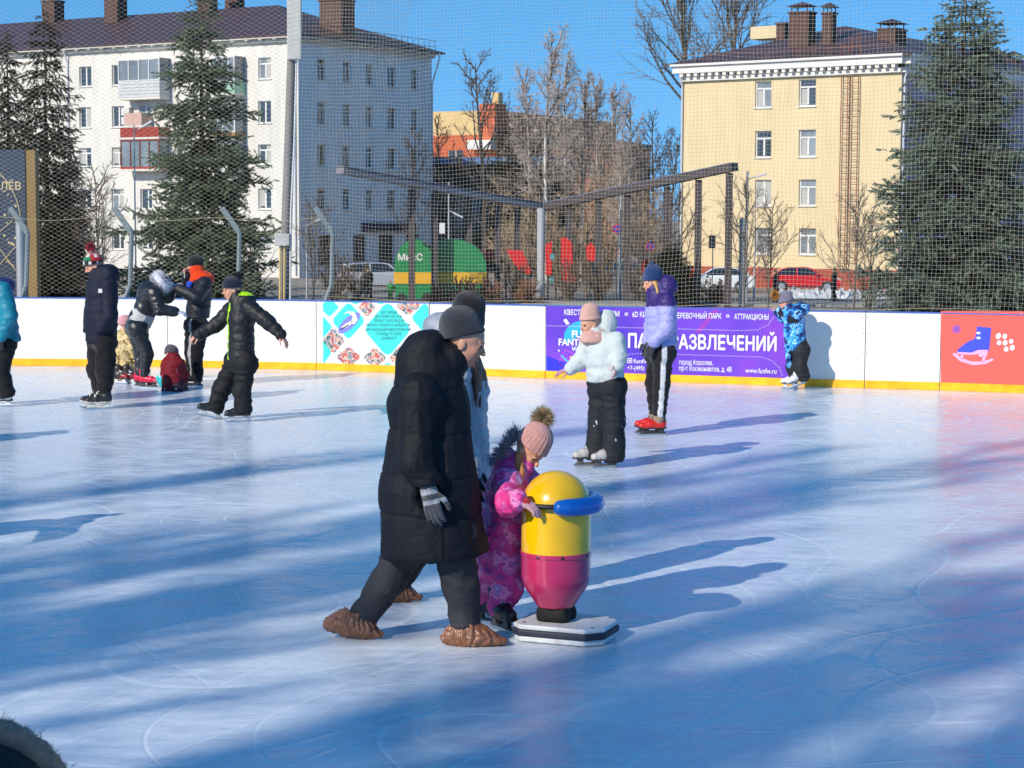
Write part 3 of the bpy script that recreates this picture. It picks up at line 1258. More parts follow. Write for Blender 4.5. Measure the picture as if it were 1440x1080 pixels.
def ellipse(cx, cy, rx, ry=None, n=20, rot=0, a0=0, a1=360):
    ry = ry or rx
    o = []
    for k in range(n + (0 if a1 - a0 >= 360 else 1)):
        a = math.radians(a0 + (a1 - a0) * k / n)
        x, y = rx * math.cos(a), ry * math.sin(a)
        o.append((cx + x * math.cos(rot) - y * math.sin(rot), cy + x * math.sin(rot) + y * math.cos(rot)))
    return o


m_print = mat('printed_vinyl', attr=True, rough=.42, var=.04, vscale=3, spec=.4, bump=.06, bscale=8)
m_white_print = mat('white_print', (.78, .77, .80), .5, var=.02)

# purple amusement park banner
pl = Plane(767, 1110)
pb = empty('banner', pl(940, 532), 'purple banner advertising an amusement park in white letters', 'banner')
m_purple = ramp_mat('purple_print', [(.28, srgb(52, 40, 176)), (.42, srgb(92, 50, 186)), (.58, srgb(112, 62, 196)), (.72, srgb(150, 56, 190))], scale=.7, rough=.42, detail=2)
mb = MB()
pl.poly(mb, [(768, 429.5), (1107, 434), (1110, 532), (768, 522)], 0)
part(mb, 'sheet', m_purple, pb)
mb = MB()
pl.poly(mb, [(768, 500), (800, 512), (822, 524), (768, 522)], 1, srgb(40, 44, 206))
pl.poly(mb, [(1005, 434), (1012, 434), (985, 468), (978, 466)], 1, srgb(150, 54, 176))
pl.poly(mb, ellipse(821, 474, 28, 23, 20, 0, 150, 300), 1, srgb(36, 170, 226))
pl.poly(mb, [(792, 450), (796, 448), (801, 455), (797, 457)], 1, srgb(240, 225, 225))
for (a, b) in (((786, 507), (796, 492)), ((796, 492), (812, 500)), ((812, 500), (786, 507)), ((786, 507), (790, 516)), ((790, 516), (812, 505))):
    dx, dy = b[0] - a[0], b[1] - a[1]
    q = math.hypot(dx, dy)
    nx_, ny_ = -dy / q * .7, dx / q * .7
    pl.poly(mb, [(a[0] + nx_, a[1] + ny_), (b[0] + nx_, b[1] + ny_), (b[0] - nx_, b[1] - ny_), (a[0] - nx_, a[1] - ny_)], 1, srgb(176, 70, 214))
pl.poly(mb, [(788, 500), (790, 499), (803, 511), (801, 513)], 2, srgb(70, 180, 240))
pl.poly(mb, [(801, 501), (811, 500), (804, 508)], 2, srgb(244, 170, 60))
pl.poly(mb, ellipse(786, 493, 1.2), 2, (.8, .8, .8))
part(mb, 'emblem', m_print, pb)
for body, x0, x1, yb, cp, bold, y1 in (
        ('КВЕСТЫ', 793, 822, 442.5, 7.5, .0016, 443.2), ('ДРОМ', 847, 871, 444.6, 7.5, .0016, 445), ('6D КИНО', 889, 919, 445.5, 7.5, .0016, 446.2),
        ('ВЕРЕВОЧНЫЙ ПАРК', 948, 1014.5, 447.4, 7.5, .0016, 448.3), ('АТТРАКЦИОНЫ', 1032.5, 1081, 448.8, 7.5, .0016, 449.5),
        ('ПАРК РАЗВЛЕЧЕНИЙ', 882, 1092, 488.5, 19.5, .007, 493.5), ('FUN', 803.5, 828, 474.5, 10, .004, 475), ('FANTASY', 785, 834, 485.5, 9.5, .004, 486.5), ('WORLD', 804, 834, 493.5, 6, .002, 494),
        ('funfw', 891, 912, 510.5, 6, .001, 511), ('+7-(495)', 882, 906, 520, 6, .001, 520.5), ('город Королев,', 954.5, 1002.5, 512.5, 7, .001, 513.5),
        ('пр-т Космонавтов, д. 4В', 954.5, 1029, 521, 7, .001, 523), ('www.funfw.ru', 1048, 1092, 524, 7, .001, 525.5)):
    pl.text(pb, body, x0, x1, yb, cp, m_white_print, 3, bold, y1=y1)
mb = MB()
for cx, cy in ((880.8, 441.8), (1023.5, 444.5)):
    ring = ellipse(cx, cy, 2.4)
    inn = ellipse(cx, cy, 1.3)
    for k in range(20):
        k2 = (k + 1) % 20
        pl.poly(mb, [ring[k], ring[k2], inn[k2], inn[k]], 3, (.75, .75, .8))
o_, i_ = [(882, 503.5), (889, 503.5), (889, 510.5), (882, 510.5)], [(883, 504.5), (888, 504.5), (888, 509.5), (883, 509.5)]
for k in range(4):
    k2 = (k + 1) % 4
    pl.poly(mb, [o_[k], o_[k2], i_[k2], i_[k]], 3, (.75, .75, .8))
pl.poly(mb, ellipse(885.5, 507, 1.5), 3, (.75, .75, .8))


def dots(path, step=3.4, r=.62):
    acc = 0
    for (a, b) in zip(path[:-1], path[1:]):
        L = math.hypot(b[0] - a[0], b[1] - a[1])
        n = max(1, int(L / step))
        for k in range(n):
            x, y = a[0] + (b[0] - a[0]) * k / n, a[1] + (b[1] - a[1]) * k / n
            pl.poly(mb, [(x - r, y - r), (x + r, y - r), (x + r, y + r), (x - r, y + r)], 3, (.72, .66, .80))


dots([(768, 458), (900, 461), (1040, 465), (1065, 464), (1080, 457), (1088, 446), (1090, 436)])
dots([(874, 512), (877, 503), (886, 498), (905, 497), (1070, 502), (1085, 507), (1096, 517), (1101, 531)])
do = part(mb, 'print_marks', m_print, pb)
do['kind'] = 'stuff'

# turquoise banner
tq = Plane(450, 600)
tb = empty('banner', tq(525, 518), 'white banner with turquoise diamonds and small photographs', 'banner')
mb = MB()
tq.poly(mb, [(448, 424), (603, 425), (603, 522), (448, 517)], 0, (.72, .72, .70))
part(mb, 'sheet', m_print, tb)
TQ = srgb(64, 214, 204)


def rdia(cx, cy, rx, ry=None, cut=.16):
    ry = ry or rx
    v = [(cx, cy - ry), (cx + rx, cy), (cx, cy + ry), (cx - rx, cy)]
    o = []
    for i in range(4):
        p, q, r = v[i - 1], v[i], v[(i + 1) % 4]
        o += [(q[0] + (p[0] - q[0]) * cut, q[1] + (p[1] - q[1]) * cut), (q[0] + (p[0] - q[0]) * cut * .3 + (r[0] - q[0]) * cut * .3, q[1] + (p[1] - q[1]) * cut * .3 + (r[1] - q[1]) * cut * .3), (q[0] + (r[0] - q[0]) * cut, q[1] + (r[1] - q[1]) * cut)]
    return o


def clip(poly, x0, y0, x1, y1):
    def cl(ps, f, t):
        o = []
        for i in range(len(ps)):
            a, b = ps[i - 1], ps[i]
            fa, fb = f(a), f(b)
            if (fa >= 0) != (fb >= 0):
                s = fa / (fa - fb)
                o.append((a[0] + (b[0] - a[0]) * s, a[1] + (b[1] - a[1]) * s))
            if fb >= 0: o.append(b)
        return o
    for f in (lambda p: p[0] - x0, lambda p: x1 - p[0], lambda p: p[1] - y0, lambda p: y1 - p[1]):
        if poly: poly = cl(poly, f, 0)
    return poly


mb = MB()
for d in ((490, 451, 24, 27), (545, 463, 34, 40), (463, 432, 14, 14), (452, 460, 16, 18), (453, 495, 14, 20), (500, 424, 9, 4), (535, 424, 9, 4), (597, 447, 19, 22), (545, 517, 10, 7), (596, 500, 17, 22)):
    q = clip(rdia(*d), 448.5, 424.5, 602.5, 517.5 if d[0] < 520 else 520)
    if len(q) > 2: tq.poly(mb, q, 1, TQ)
part(mb, 'diamond_print', m_print, tb)
m_photo = ramp_mat('photo_print', [(.0, srgb(60, 80, 60)), (.38, srgb(120, 140, 150)), (.46, srgb(214, 190, 170)), (.53, srgb(206, 84, 70)), (.6, srgb(70, 100, 140)), (.66, srgb(190, 200, 205))], scale=14, constant=True, rough=.5, detail=3)
mb = MB()
for d in ((516, 432, 12, 14), (469, 479, 16, 19), (490, 502, 18, 15), (527, 503, 17, 15), (574, 430, 18, 14), (562, 503, 15, 17)):
    q = clip(rdia(*d), 448.5, 424.5, 602.5, 516 if d[0] < 520 else 519)
    mb = MB()
    tq.poly(mb, q, 1)
    part(mb, 'photo_print', m_photo, tb)
mb = MB()
tq.poly(mb, ellipse(491, 454, 20, 8, 20, -.75), 2, srgb(128, 128, 214))
tq.poly(mb, ellipse(488, 457, 9.5, 2.6, 14, -.55), 3, (.74, .74, .72))
tq.poly(mb, [(493, 455), (496, 445), (490, 440), (484, 442), (485, 440), (491, 437), (500, 441), (503, 450), (498, 456)], 3, (.74, .74, .72))
tq.poly(mb, ellipse(496, 440.5, 3), 4, (.74, .72, .70))
tq.poly(mb, [(478, 463), (490, 456), (491, 457), (479, 464.5)], 4, srgb(60, 60, 90))
part(mb, 'emblem', m_print, tb)
m_dark_print = mat('dark_print', srgb(34, 84, 104), .5)
for body, x0, x1, yb, cp in (('ВСЕ ВИДЫ', 536, 558, 441, 4), ('ДЕТСКИЙ ЛАГЕРЬ', 527, 565, 447, 4), ('ПРОКАТ САПБОРДОВ', 525, 568, 453, 4), ('•ПРОКАТ ЛОДОК И БАЙДАРОК', 514, 577, 459, 4),
                             ('•ОРГАНИЗАЦИЯ МЕРОПРИЯТИЙ', 513, 577, 465.5, 4), ('СПЛАВЫ ПО РЕКЕ', 528, 565, 471.5, 4), ('БАЙКАЛ', 536, 557, 477.5, 4)):
    tq.text(tb, body, x0, x1, yb, cp, m_dark_print, 2, 0)

# coral banner
co_ = Plane(1322, 1440)
cb = empty('banner', co_(1385, 546), 'coral red banner with a blue ice skate printed on it', 'banner')
m_coral = mat('coral_vinyl', srgb(236, 96, 84), .4, var=.06, vscale=1.2, bump=.5, bscale=2.2, spec=.4)
mb = MB()
for k in range(16):
    a, b = 1323 + 20 * k, 1323 + 20 * (k + 1)
    co_.poly(mb, [(a, 437.5 + .004 * (a - 1322)), (b, 437.5 + .004 * (b - 1322)), (b, 543.5 + .033 * (b - 1322)), (a, 543.5 + .033 * (a - 1322))], 0)
part(mb, 'sheet', m_coral, cb)
mb = MB()
BL, PK, WH = srgb(62, 78, 206), srgb(248, 170, 214), srgb(236, 236, 248)
co_.poly(mb, [(1374, 459), (1394, 461), (1391, 492), (1390, 494), (1366, 499), (1347, 497), (1346, 492), (1360, 481), (1371, 476)], 1, BL)
co_.poly(mb, [(1346, 495), (1366, 496), (1376, 492), (1389, 492), (1388, 501), (1377, 502), (1376, 498), (1366, 499), (1346, 498)], 2, PK)
co_.poly(mb, [(1339, 498), (1343, 496), (1352, 503), (1366, 508.5), (1384, 508), (1395, 504), (1398, 506), (1386, 512), (1368, 513.5), (1350, 508)], 2, PK)
co_.poly(mb, [(1352, 497), (1355, 497), (1354, 506), (1350, 504)], 2, PK)
co_.poly(mb, [(1382, 500), (1386, 500), (1385, 510), (1381, 510)], 2, PK)
for yy in (467, 474):
    co_.poly(mb, [(1373, yy), (1378, yy - .6), (1379, yy + 2.4), (1374, yy + 3)], 2, WH)
for k in range(8):
    a = k * PI / 4
    ca, sa = math.cos(a), math.sin(a)
    co_.poly(mb, [(1345 + ca * 1.2 - sa * .7, 463 + sa * 1.2 + ca * .7), (1345 + ca * 6.5 - sa * .8, 463 + sa * 6.5 + ca * .8), (1345 + ca * 6.5 + sa * .8, 463 + sa * 6.5 - ca * .8), (1345 + ca * 1.2 + sa * .7, 463 + sa * 1.2 - ca * .7)], 1, BL)
for (x, y, w, h) in ((1404, 472.5, 3.6, 4.8), (1413, 473, 3.4, 4), (1405, 482, 3.4, 3.6), (1413.5, 482, 3.6, 4.2), (1422, 480, 3.2, 3.6), (1415, 491, 3.4, 3.8), (1423.5, 489, 3.6, 4.4), (1444, 474, 3.2, 3.6)):
    co_.poly(mb, ellipse(x, y, w, h, 6, .35), 1, WH)
part(mb, 'skate_print', m_print, cb)
mb = MB()
for k in range(9):
    for yy in (441, 540):
        co_.poly(mb, ellipse(1326 + 22 * k, yy + (.004 if yy < 500 else .033) * 22 * k, 1.1, n=8), 1, (.5, .5, .52))
part(mb, 'eyelets', m_print, cb)

# ------------------------------------------------------------------ safety nets, posts
m_net = mat('net_cord', srgb(196, 186, 166), .8, var=.12, vscale=3)
m_net2 = mat('net_cord_dark', srgb(150, 140, 120), .8, var=.12, vscale=3)
m_post = mat('post_grey', srgb(120, 132, 134), .5, metal=.3, var=.12, vscale=8)
m_galv = mat('galvanised', srgb(168, 172, 176), .45, metal=.35, var=.12, vscale=10)


def net(name, label, pa, pb, z0, z1, pitch, r, shear=0.0, off=-.10, wob=.02, hexa=False, m=None, tri=None):
    """knotted cords hanging behind the boards; the cords follow the line of the boards"""
    A = [board_at(pa + (pb - pa) * k / 40) + board_n(pa + (pb - pa) * k / 40) * off for k in range(41)]
    cum = [0]
    for p, q in zip(A[:-1], A[1:]):
        cum.append(cum[-1] + (q - p).length)
    LL = cum[-1]
    Ax = np.array([(p.x, p.y) for p in A])
    cu = np.array(cum)
    nn = board_n((pa + pb) / 2)

    def pos(u, z):
        u = np.clip(u, 0, LL)
        x = np.interp(u, cu, Ax[:, 0])
        y = np.interp(u, cu, Ax[:, 1])
        w = wob * (np.sin(u * 1.3 + z * .9) + .6 * np.sin(u * 3.7 - z * 1.7) + .4 * np.sin(z * 4.1 + u * .5))
        dz = .5 * wob * (np.sin(u * 2.2 + z * .4) + .7 * np.sin(u * 5.1 + z * 2.3))
        du = .35 * wob * (np.sin(z * 3.1 + u * .7) + .6 * np.sin(z * 7.3 + u * 2))
        return np.stack([x + nn.x * w + nn.y * du, y + nn.y * w - nn.x * du, z + dz], -1)
    lines = []
    if hexa:
        # honeycomb rows: each cord zigzags along the net
        row = pitch * .62
        nr = int((z1 - z0) / row)
        st = pitch * .55
        for i in range(nr):
            u = np.arange(0, LL, st)
            ph = (np.arange(len(u)) // 2 + i) % 2
            z = z0 + i * row + ph * row * .86 + shear * u
            k = (z > z0) & (z < z1)
            lines.append((u[k], z[k]))
    else:
        for u0 in np.arange(0, LL, pitch):
            z = np.arange(z0, z1 + .01, .16)
            u = u0 + shear * (z - z0) + 0 * z
            if tri: k = tri(u, z); u, z = u[k], z[k]
            if len(u) > 1: lines.append((u, z))
        for zz in np.arange(z0, z1, pitch):
            u = np.arange(0, LL, .14)
            z = zz + 0 * u
            if tri: k = tri(u, z); u, z = u[k], z[k]
            if len(u) > 1: lines.append((u, z))
    VV, QQ, o = [], [], 0
    t0, t1, t2 = np.array((nn.y, -nn.x, 0)), np.array((0, 0, 1.0)), np.array((nn.x, nn.y, 0))
    for u, z in lines:
        if len(u) < 2: continue
        p = pos(u, z)
        ver = abs(z[-1] - z[0]) > abs(u[-1] - u[0]) * 1.0 and not hexa
        s = t0 if ver else t1
        ring = np.stack([p + s * r, p + t2 * r, p - s * r], 1)
        VV.append(ring.reshape(-1, 3))
        n = len(p)
        i = np.arange(n - 1)[:, None] * 3 + o
        for a, b in ((0, 1), (1, 2), (2, 0)):
            QQ.append(np.concatenate([i + a, i + b, i + 3 + b, i + 3 + a], 1))
        o += n * 3
    V = np.concatenate(VV)
    org = np.array(A[20])
    me = np_mesh(name, V - org, np.concatenate(QQ), True)
    ob = link(name, me, m or m_net)
    ob.location = org
    return tag(ob, label, 'net')


net('safety_net', 'fine mesh safety net hanging behind the boards left of the floodlight pole', -160, 416, 1.0, 5.9, .050, .0011, hexa=True, shear=.012)
net('safety_net', 'square mesh safety net hanging behind the boards right of the floodlight pole', 418, 1620, 1.0, 5.9, .051, .00125, wob=.035)
net('safety_net', 'loose second layer of net overlapping in a triangle beside the floodlight pole', 436, 640, 1.25, 5.9, .051, .0013, off=-.16, wob=.07, shear=.05, m=m_net2, tri=lambda u, z: u < (z - 1.25) * .42)
cab = MB()
for px0, px1, z in ((-160, 1620, 5.85), (-160, 450, 2.12), (450, 1620, 1.03)):
    q = [board_at(px0 + (px1 - px0) * k / 30) + board_n(px0 + (px1 - px0) * k / 30) * -.1 + Z1 * (z - .05 * math.sin(k * PI / 30 * 4) ** 2) for k in range(31)]
    cab.tube(q, .003, 4)
tag(cab.build('net_cable', mat('rope', srgb(190, 176, 140), .8), loc=board_at(720) + Z1 * 2), 'thin cables carrying the safety nets along the boards', 'cable')


def bent_post(px, label, ytop=292, lean=-20):
    b = board_at(px)
    Y = b.y + .16
    o = empty('net_post', P(px, 423, Y), label, 'post', 'bent steel posts behind the boards')
    o.location.z = 0
    mb = MB()
    mb.tube([P(px - 6, 425, Y), P(px + 3, 400, Y), P(px + 5, 330, Y), P(px + 3, 322, Y)], .034, 8)
    mb.tube([P(px - 6, 425, Y), V3(P(px - 6, 425, Y).x, Y, -.2)], .034, 8)
    part(mb, 'upright', m_post, o, smooth=True)
    mb = MB()
    mb.bar(P(px + 4, 326, Y), P(px + lean, ytop, Y), .05, .075)
    part(mb, 'angled_arm', m_post, o)
    return o


for px, lb in ((34, 'bent grey net post beside the pale column at the far left'), (180, 'bent grey net post right of the man in the colourful hat'),
               (332, 'bent grey net post behind the boy with outstretched arms'), (463, 'bent grey net post above the turquoise banner')):
    bent_post(px, lb)

# the tall pole with its boxes
Yp = board_at(405).y + .30
fp = empty('floodlight_pole', P(400, 425, Yp), 'tall grey pole with a long lamp housing at its top and a junction box', 'pole')
fp.location.z = 0
mb = MB()
mb.tube([V3(P(398, 425, Yp).x, Yp, -.2), P(398, 425, Yp), P(404, 250, Yp), P(411, 40, Yp), P(413, -60, Yp)], [.065, .065, .06, .055, .05], 12)
part(mb, 'shaft', mat('concrete_pole', srgb(128, 126, 122), .7, var=.15, vscale=7, bump=.2), fp, smooth=True)
mb = MB()
mb.box(P(414, 36, Yp - .09), (.098, .05, .47), (V3(1, 0, .02).normalized(), Y1, Z1))
part(mb, 'lamp_housing', mat('lamp_housing', srgb(186, 184, 176), .5, var=.1), fp, bevel=.012)
mb = MB()
mb.tube([P(417, 84, Yp - .06), P(414, 200, Yp - .06), P(409, 300, Yp - .06), P(408, 425, Yp - .06)], .016, 6)
part(mb, 'conduit', mat('conduit_white', (.6, .6, .6), .5), fp, smooth=True)
mb = MB()
mb.tube([P(412, 84, Yp + .05), P(409, 200, Yp + .06), P(405, 330, Yp + .06), P(404, 425, Yp + .06)], .055, 8)
part(mb, 'cable_bundle', mat('cable_black', (.02, .02, .022), .6), fp, smooth=True)
mb = MB()
mb.box(P(397, 337, Yp - .12), (.105, .06, .085))
part(mb, 'junction_box', mat('junction_box', srgb(176, 174, 168), .5), fp, bevel=.01)
for x in (394, 400):
    mb = MB()
    mb.tube([P(x, 346, Yp - .11), P(x - .5, 425, Yp - .11), V3(P(x - .5, 425, Yp - .11).x, Yp - .11, 0)], .016, 6)
    part(mb, 'conduit', mat('conduit_yellow', srgb(206, 176, 110), .5), fp, smooth=True)
# ------------------------------------------------------------------ people: the figures
BLACK = (.012, .012, .014)
NAVY = (.012, .016, .032)
X1, Y1, Z1 = V3(1, 0, 0), V3(0, 1, 0), V3(0, 0, 1)


def shoe_cover(fig, an, heel, toe, L=.33, name='shoe_cover'):
    """thin brown plastic bag pulled over a shoe and gathered at the ankle"""
    an, heel, toe = Vector(an), Vector(heel), Vector(toe)
    hd = (toe - heel).normalized()
    fl = V3(hd.x, hd.y, 0).normalized()
    sd = Z1.cross(fl)
    up = hd.cross(sd) * -1
    if up.z < 0: up = -up
    L = (toe - heel).length
    p = [cap(heel + hd * L * .17 + up * .044, heel + hd * L * .62 + up * .042, .054, .056, flat=[(up, .9)], k=.04),
         cap(heel + hd * L * .58 + up * .038, toe - hd * .035 + up * .020, .056, .030, flat=[(up, .7)], k=.03),
         cap(heel + hd * L * .22 + up * .044, heel + hd * .02 + up * .022, .050, .026, flat=[(up, .85)], k=.03),
         cap(heel + hd * L * .40 + up * .065, an - Z1 * .005, .066, .064, k=.05),
         cap(an - Z1 * .010, an + Z1 * .022, .062, .072, k=.012),
         cap(an + Z1 * .085, an + Z1 * .11, .070, sub=True, k=.01)]
    e1_, e2_ = np.array(fl), np.array(sd)

    def pleat(V):
        d = V - np.array(an)
        an_ = np.arctan2(d @ e2_, d @ e1_)
        w = np.exp(-((d[:, 2] + .02) / .055) ** 2)
        q = np.abs(2 * ((an_ * 3.1 + 1.6 * vnoise(V * 16)) % 1.0) - 1)
        return .010 * w * (q - .5)

    def crumple(V):
        g = 0
        for s_, (ax_, ay_, az_) in ((1.0, (19, 13, 27)), (.7, (37, 29, 45)), (.4, (70, 66, 80))):
            u = V * np.array((ax_, ay_, az_)) + 3 * vnoise(V * 11)[:, None]
            g = g + s_ * (np.abs(2 * vnoise(u) - 1) - .35)
        return .0085 * g
    return sdf_obj(name, p, .005, M_BAG, fig.root, {0: srgb(132, 88, 62)}, wr=[(pleat, None), (crumple, None)], smooth_it=0)


# ---- the man in the long coat
m1 = Fig('man in long black hooded coat and grey beanie walking in brown shoe covers', (640, 916), Y=9.62, s=1.02, f=(1, 0, 0))
m1.set(hd=(657, 481, 0), nk=(620, 520, 0), ch=(607, 582, 0), pv=(607, 735, 0), shA=(588, 556, -.19), elA=(583, 652, -.26), wrA=(600, 678, -.27),
       shB=(618, 556, .19), elB=(622, 640, .25), wrB=(650, 672, .24), hipA=(637, 748, -.09), knA=(648, 825, -.09), anA=(655, 884, -.09),
       hipB=(585, 745, .08), knB=(547, 814, .08), anB=(507, 873, .06), toeA=(690, 908, -.09), toeB=(530, 900, .06))
m1.body((.92, -.10, -.30), (.30, 0, .95), H=.24, h=.007, skin=tuple(c * .8 for c in SKIN))
m1.trousers((.030, .031, .036), r=(.108, .080, .067), h=.011, wr=((.010, (6, 6, 13)), (.005, (16, 16, 22))), m=M_DULL)
ch = m1.J(606, 576)
hoodp = m1.J(606, 497)


def seams(V):
    d = np.zeros(len(V))
    for zz in (1.30, 1.08, .86, .66):
        d -= .0065 * np.exp(-((V[:, 2] - zz - .012 * np.sin(V[:, 0] * 14 + V[:, 1] * 9)) / .007) ** 2)
    xs = m1.J(628, 640).x
    d -= .006 * np.exp(-((V[:, 0] - xs) / .006) ** 2) * (V[:, 1] < m1.Y0) * (V[:, 2] < 1.25)
    return d


def vent(fig):
    return [cap(fig.J(556, 742, -.36), fig.J(572, 800, -.30), .012, .055, k=.02, sub=True)]


m1.jacket((.0065, .0075, .012), (611, 778, 0), rh=.272, rc=.192, flat=.98, sl=(.086, .075, .060), quilt=None, m=M_DULL, name='coat', h=.009,
          collar=.088, collar_up=.42, shoulder=.10, chest=ch, mid=((603, 690, 0), .238),
          hemn=(.05, 0, -1),
          extra=[ell(m1.J(600, 489), (.108, .14, .088), ((.9, 0, .35), (0, 1, 0), (-.35, 0, .9)), tag=13, k=.03),
                 ell(m1.J(592, 512), (.10, .16, .09), None, tag=13, k=.03),
                 ell(m1.J(606, 516), (.13, .16, .085), None, tag=13, k=.06), cap(m1.J(590, 508), m1.J(588, 565), .105, .14, tag=13, k=.07),
                 cap(m1.J(612, 514, -.09), m1.J(640, 540, -.07), .035, .03, tag=12, k=.04),
                 cap(m1.J(614, 514, .09), m1.J(642, 540, .06), .035, .03, tag=12, k=.04),
                 cap(m1.J(600, 680, -.272), m1.J(599, 674, -.272), .064, .064, tag=14, k=.008), cap(m1.J(602, 694, -.275), m1.J(603, 700, -.275), .07, .08, k=.01, sub=True)] + vent(m1),
          wr=((.006, (4, 4, 8)), (.0045, (17, 17, 6)), (.0012, (34, 34, 40)), (seams, None)))
beanie(m1.root, m1.j['hd'] + V3(-.005, 0, 0), (1, -.1, .14), (-.14, 0, 1), m1.H, (.027, .031, .042), up=.52, low=.15, fat=1.07, h=.006)
gw = np.array(m1.J(601, 676, -.275))
gdn = unit(m1.J(611, 722, -.29) - m1.J(601, 676, -.275))


def stripes(V, tg, col):
    t = (V - gw) @ np.array(gdn)
    fine = (t < .045)
    bands = np.where(fine, np.sin(t * 2 * PI / .014) > 0, ((t > .068) & (t < .095)) | (t > .118))
    col[:] = np.where(bands[:, None], np.array([.07, .075, .085]), np.array([.42, .44, .47]))
    return col


m1.glove(m1.J(603, 690, -.28), gdn, (.25, 1, 0), (1, 0, .1), (.3, .3, .3), L=.20, curl=.42, colfn=stripes, cuff=.05, h=.0042)
m1.glove(m1.j['wrB'], (.5, 0, -.85), (0, -1, 0), (1, 0, 0), (.012, .012, .014), L=.195, curl=.5)
yn, yf = m1.J(655, 893, -.09).y, m1.J(508, 872, .06).y
q0, q1 = P(622, 917, yn), P(715, 917, yn)
q0.z = q1.z = .004
q1.y -= .03
shoe_cover(m1, m1.J(655, 886, -.09), q0, q1)
q0, q1 = P(456, 886, yf), P(542, 911, yf)
q1.z = .004
q1.y -= .04
shoe_cover(m1, m1.J(507, 872, .06), q0, q1)

# ---- the woman half hidden behind him
w2 = Fig('woman with long brown hair and pale grey puffer coat half hidden behind the man', (640, 858), Y=10.55, s=.97, f=(1, .05, 0))
w2.set(hd=(656, 459, 0), nk=(644, 500, 0), ch=(648, 545, 0), pv=(650, 690, 0), shA=(640, 520, -.17), elA=(640, 610, -.2), wrA=(664, 660, -.15),
       shB=(655, 520, .17), elB=(662, 610, .2), wrB=(678, 668, .16), hipA=(655, 705, -.08), knA=(662, 770, -.06), anA=(668, 826, -.06),
       hipB=(630, 705, .08), knB=(590, 770, .08), anB=(556, 826, .08), toeA=(690, 845, -.06), toeB=(570, 846, .08))
w2.body((.95, .05, -.3), (.3, 0, .95), H=.226, h=.009, skin=tuple(c * .9 for c in SKIN))
w2.trousers(BLACK, r=(.10, .08, .066))
w2.jacket(srgb(158, 164, 176), (654, 694, 0), rh=.175, rc=.16, flat=.85, sl=(.08, .072, .06), quilt=(.075, .012), m=M_NYLON, name='puffer_coat', h=.010,
          hood=((626, 462, 0), (.13, .12, .09)), collar=.085, wr=((.006, (9, 9, 18)), (.004, (26, 26, 26))))
beanie(w2.root, w2.j['hd'], w2.hf, w2.hu, w2.H, (.012, .011, .013), up=.66, low=.10, fat=1.03)
V, Q, tg = None, None, None
hp = []
for k in range(9):
    t = k / 8
    a0 = w2.J(656 + 5 * t, 480, -.12 + .12 * t)
    hp += [cap(a0, w2.J(666 + 13 * t, 525, -.15 + .12 * t), .016, .018, k=.012), cap(w2.J(666 + 13 * t, 525, -.15 + .12 * t), w2.J(670 + 12 * t, 572 - 12 * (k % 3), -.16 + .11 * t), .018, .006, k=.012)]
sdf_obj('hair', hp, .007, M_HAIR, w2.root, {0: srgb(104, 68, 50)}, wr=[(.006, (40, 40, 6))])
w2.glove(w2.j['wrA'], (.2, 0, -1), (0, 1, 0), (1, 0, 0), (.014, .014, .016), L=.17, curl=.5)
w2.glove(w2.j['wrB'], (.2, 0, -1), (0, -1, 0), (1, 0, 0), (.014, .014, .016), L=.17, curl=.5)
for kk, (an, gg, dd) in enumerate(((w2.J(668, 828, -.06), G(668, 856), (1, 0, 0)), (w2.J(554, 826, .08), G(551, 850), (.85, -.1, 0)))):
    gg = V3(an.x, an.y, .004)
    shoe_cover(w2, an, gg - unit(dd) * .13, gg + unit(dd) * .17)
sdf_obj('sock', [cap(w2.J(553, 815, .08), w2.J(554, 828, .08), .062, .064)], .009, M_KNIT, w2.root, {0: srgb(190, 185, 175)})

# ---- the small girl leaning on the skating aid
c3 = Fig('small child in pink printed snowsuit and bobble hat leaning on the skating aid', (703, 893), Y=9.95, s=.66, f=(.95, -.15, 0))
c3.set(hd=(745, 634, -.02), nk=(727, 662, 0), ch=(716, 698, 0), pv=(706, 770, 0), shA=(713, 678, -.12), elA=(712, 708, -.29), wrA=(728, 704, -.40),
       shB=(742, 678, .12), elB=(762, 695, .16), wrB=(778, 706, .06), hipA=(708, 778, -.06), knA=(717, 822, -.07), anA=(700, 858, -.06),
       hipB=(700, 775, .06), knB=(690, 812, .06), anB=(684, 838, .08), toeA=(720, 880, -.06), toeB=(695, 860, .08))
c3.body((.62, -.42, -.62), (.55, -.25, .8), H=.198, h=.0055, skin=tuple(min(1, c * 1.0) for c in SKIN))
c3.jacket((.5, .5, .5), c3.J(706, 792, 0), rh=.21, rc=.205, flat=.92, sl=(.095, .092, .075), m=M_PINKSUIT, name='snowsuit', h=.0075, cuts=False, shoulder=.10, collar=.11, collar_up=.3,
          extra=[cap(c3.j['hipA'], c3.j['knA'], .125 * .66, .115 * .66, k=.03), cap(c3.j['knA'], c3.J(701, 850, -.06), .115 * .66, .095 * .66, k=.03),
                 cap(c3.j['hipB'], c3.j['knB'], .125 * .66, .115 * .66, k=.03), cap(c3.j['knB'], c3.J(685, 834, .08), .115 * .66, .095 * .66, k=.03),
                 ell(c3.J(712, 655, .03), (.075, .10, .09), None, k=.03)],
          wr=((.010, (10, 10, 17)), (.004, (25, 25, 38))))
beanie(c3.root, c3.j['hd'], c3.hf, c3.hu, c3.H, srgb(214, 158, 152), up=.56, low=.15, fat=1.08, ribs=22, h=.005, back=-.02)
pompom(c3.root, c3.J(763, 588, .0), .066, srgb(176, 150, 108), n=2600, w=.0016)
ang = RNG.uniform(0, 2 * PI, 2600)
hc = np.array(c3.J(712, 630, .02))
ax1, ax2 = np.array((.5, .6, .65)), np.array((.25, -.8, .45))
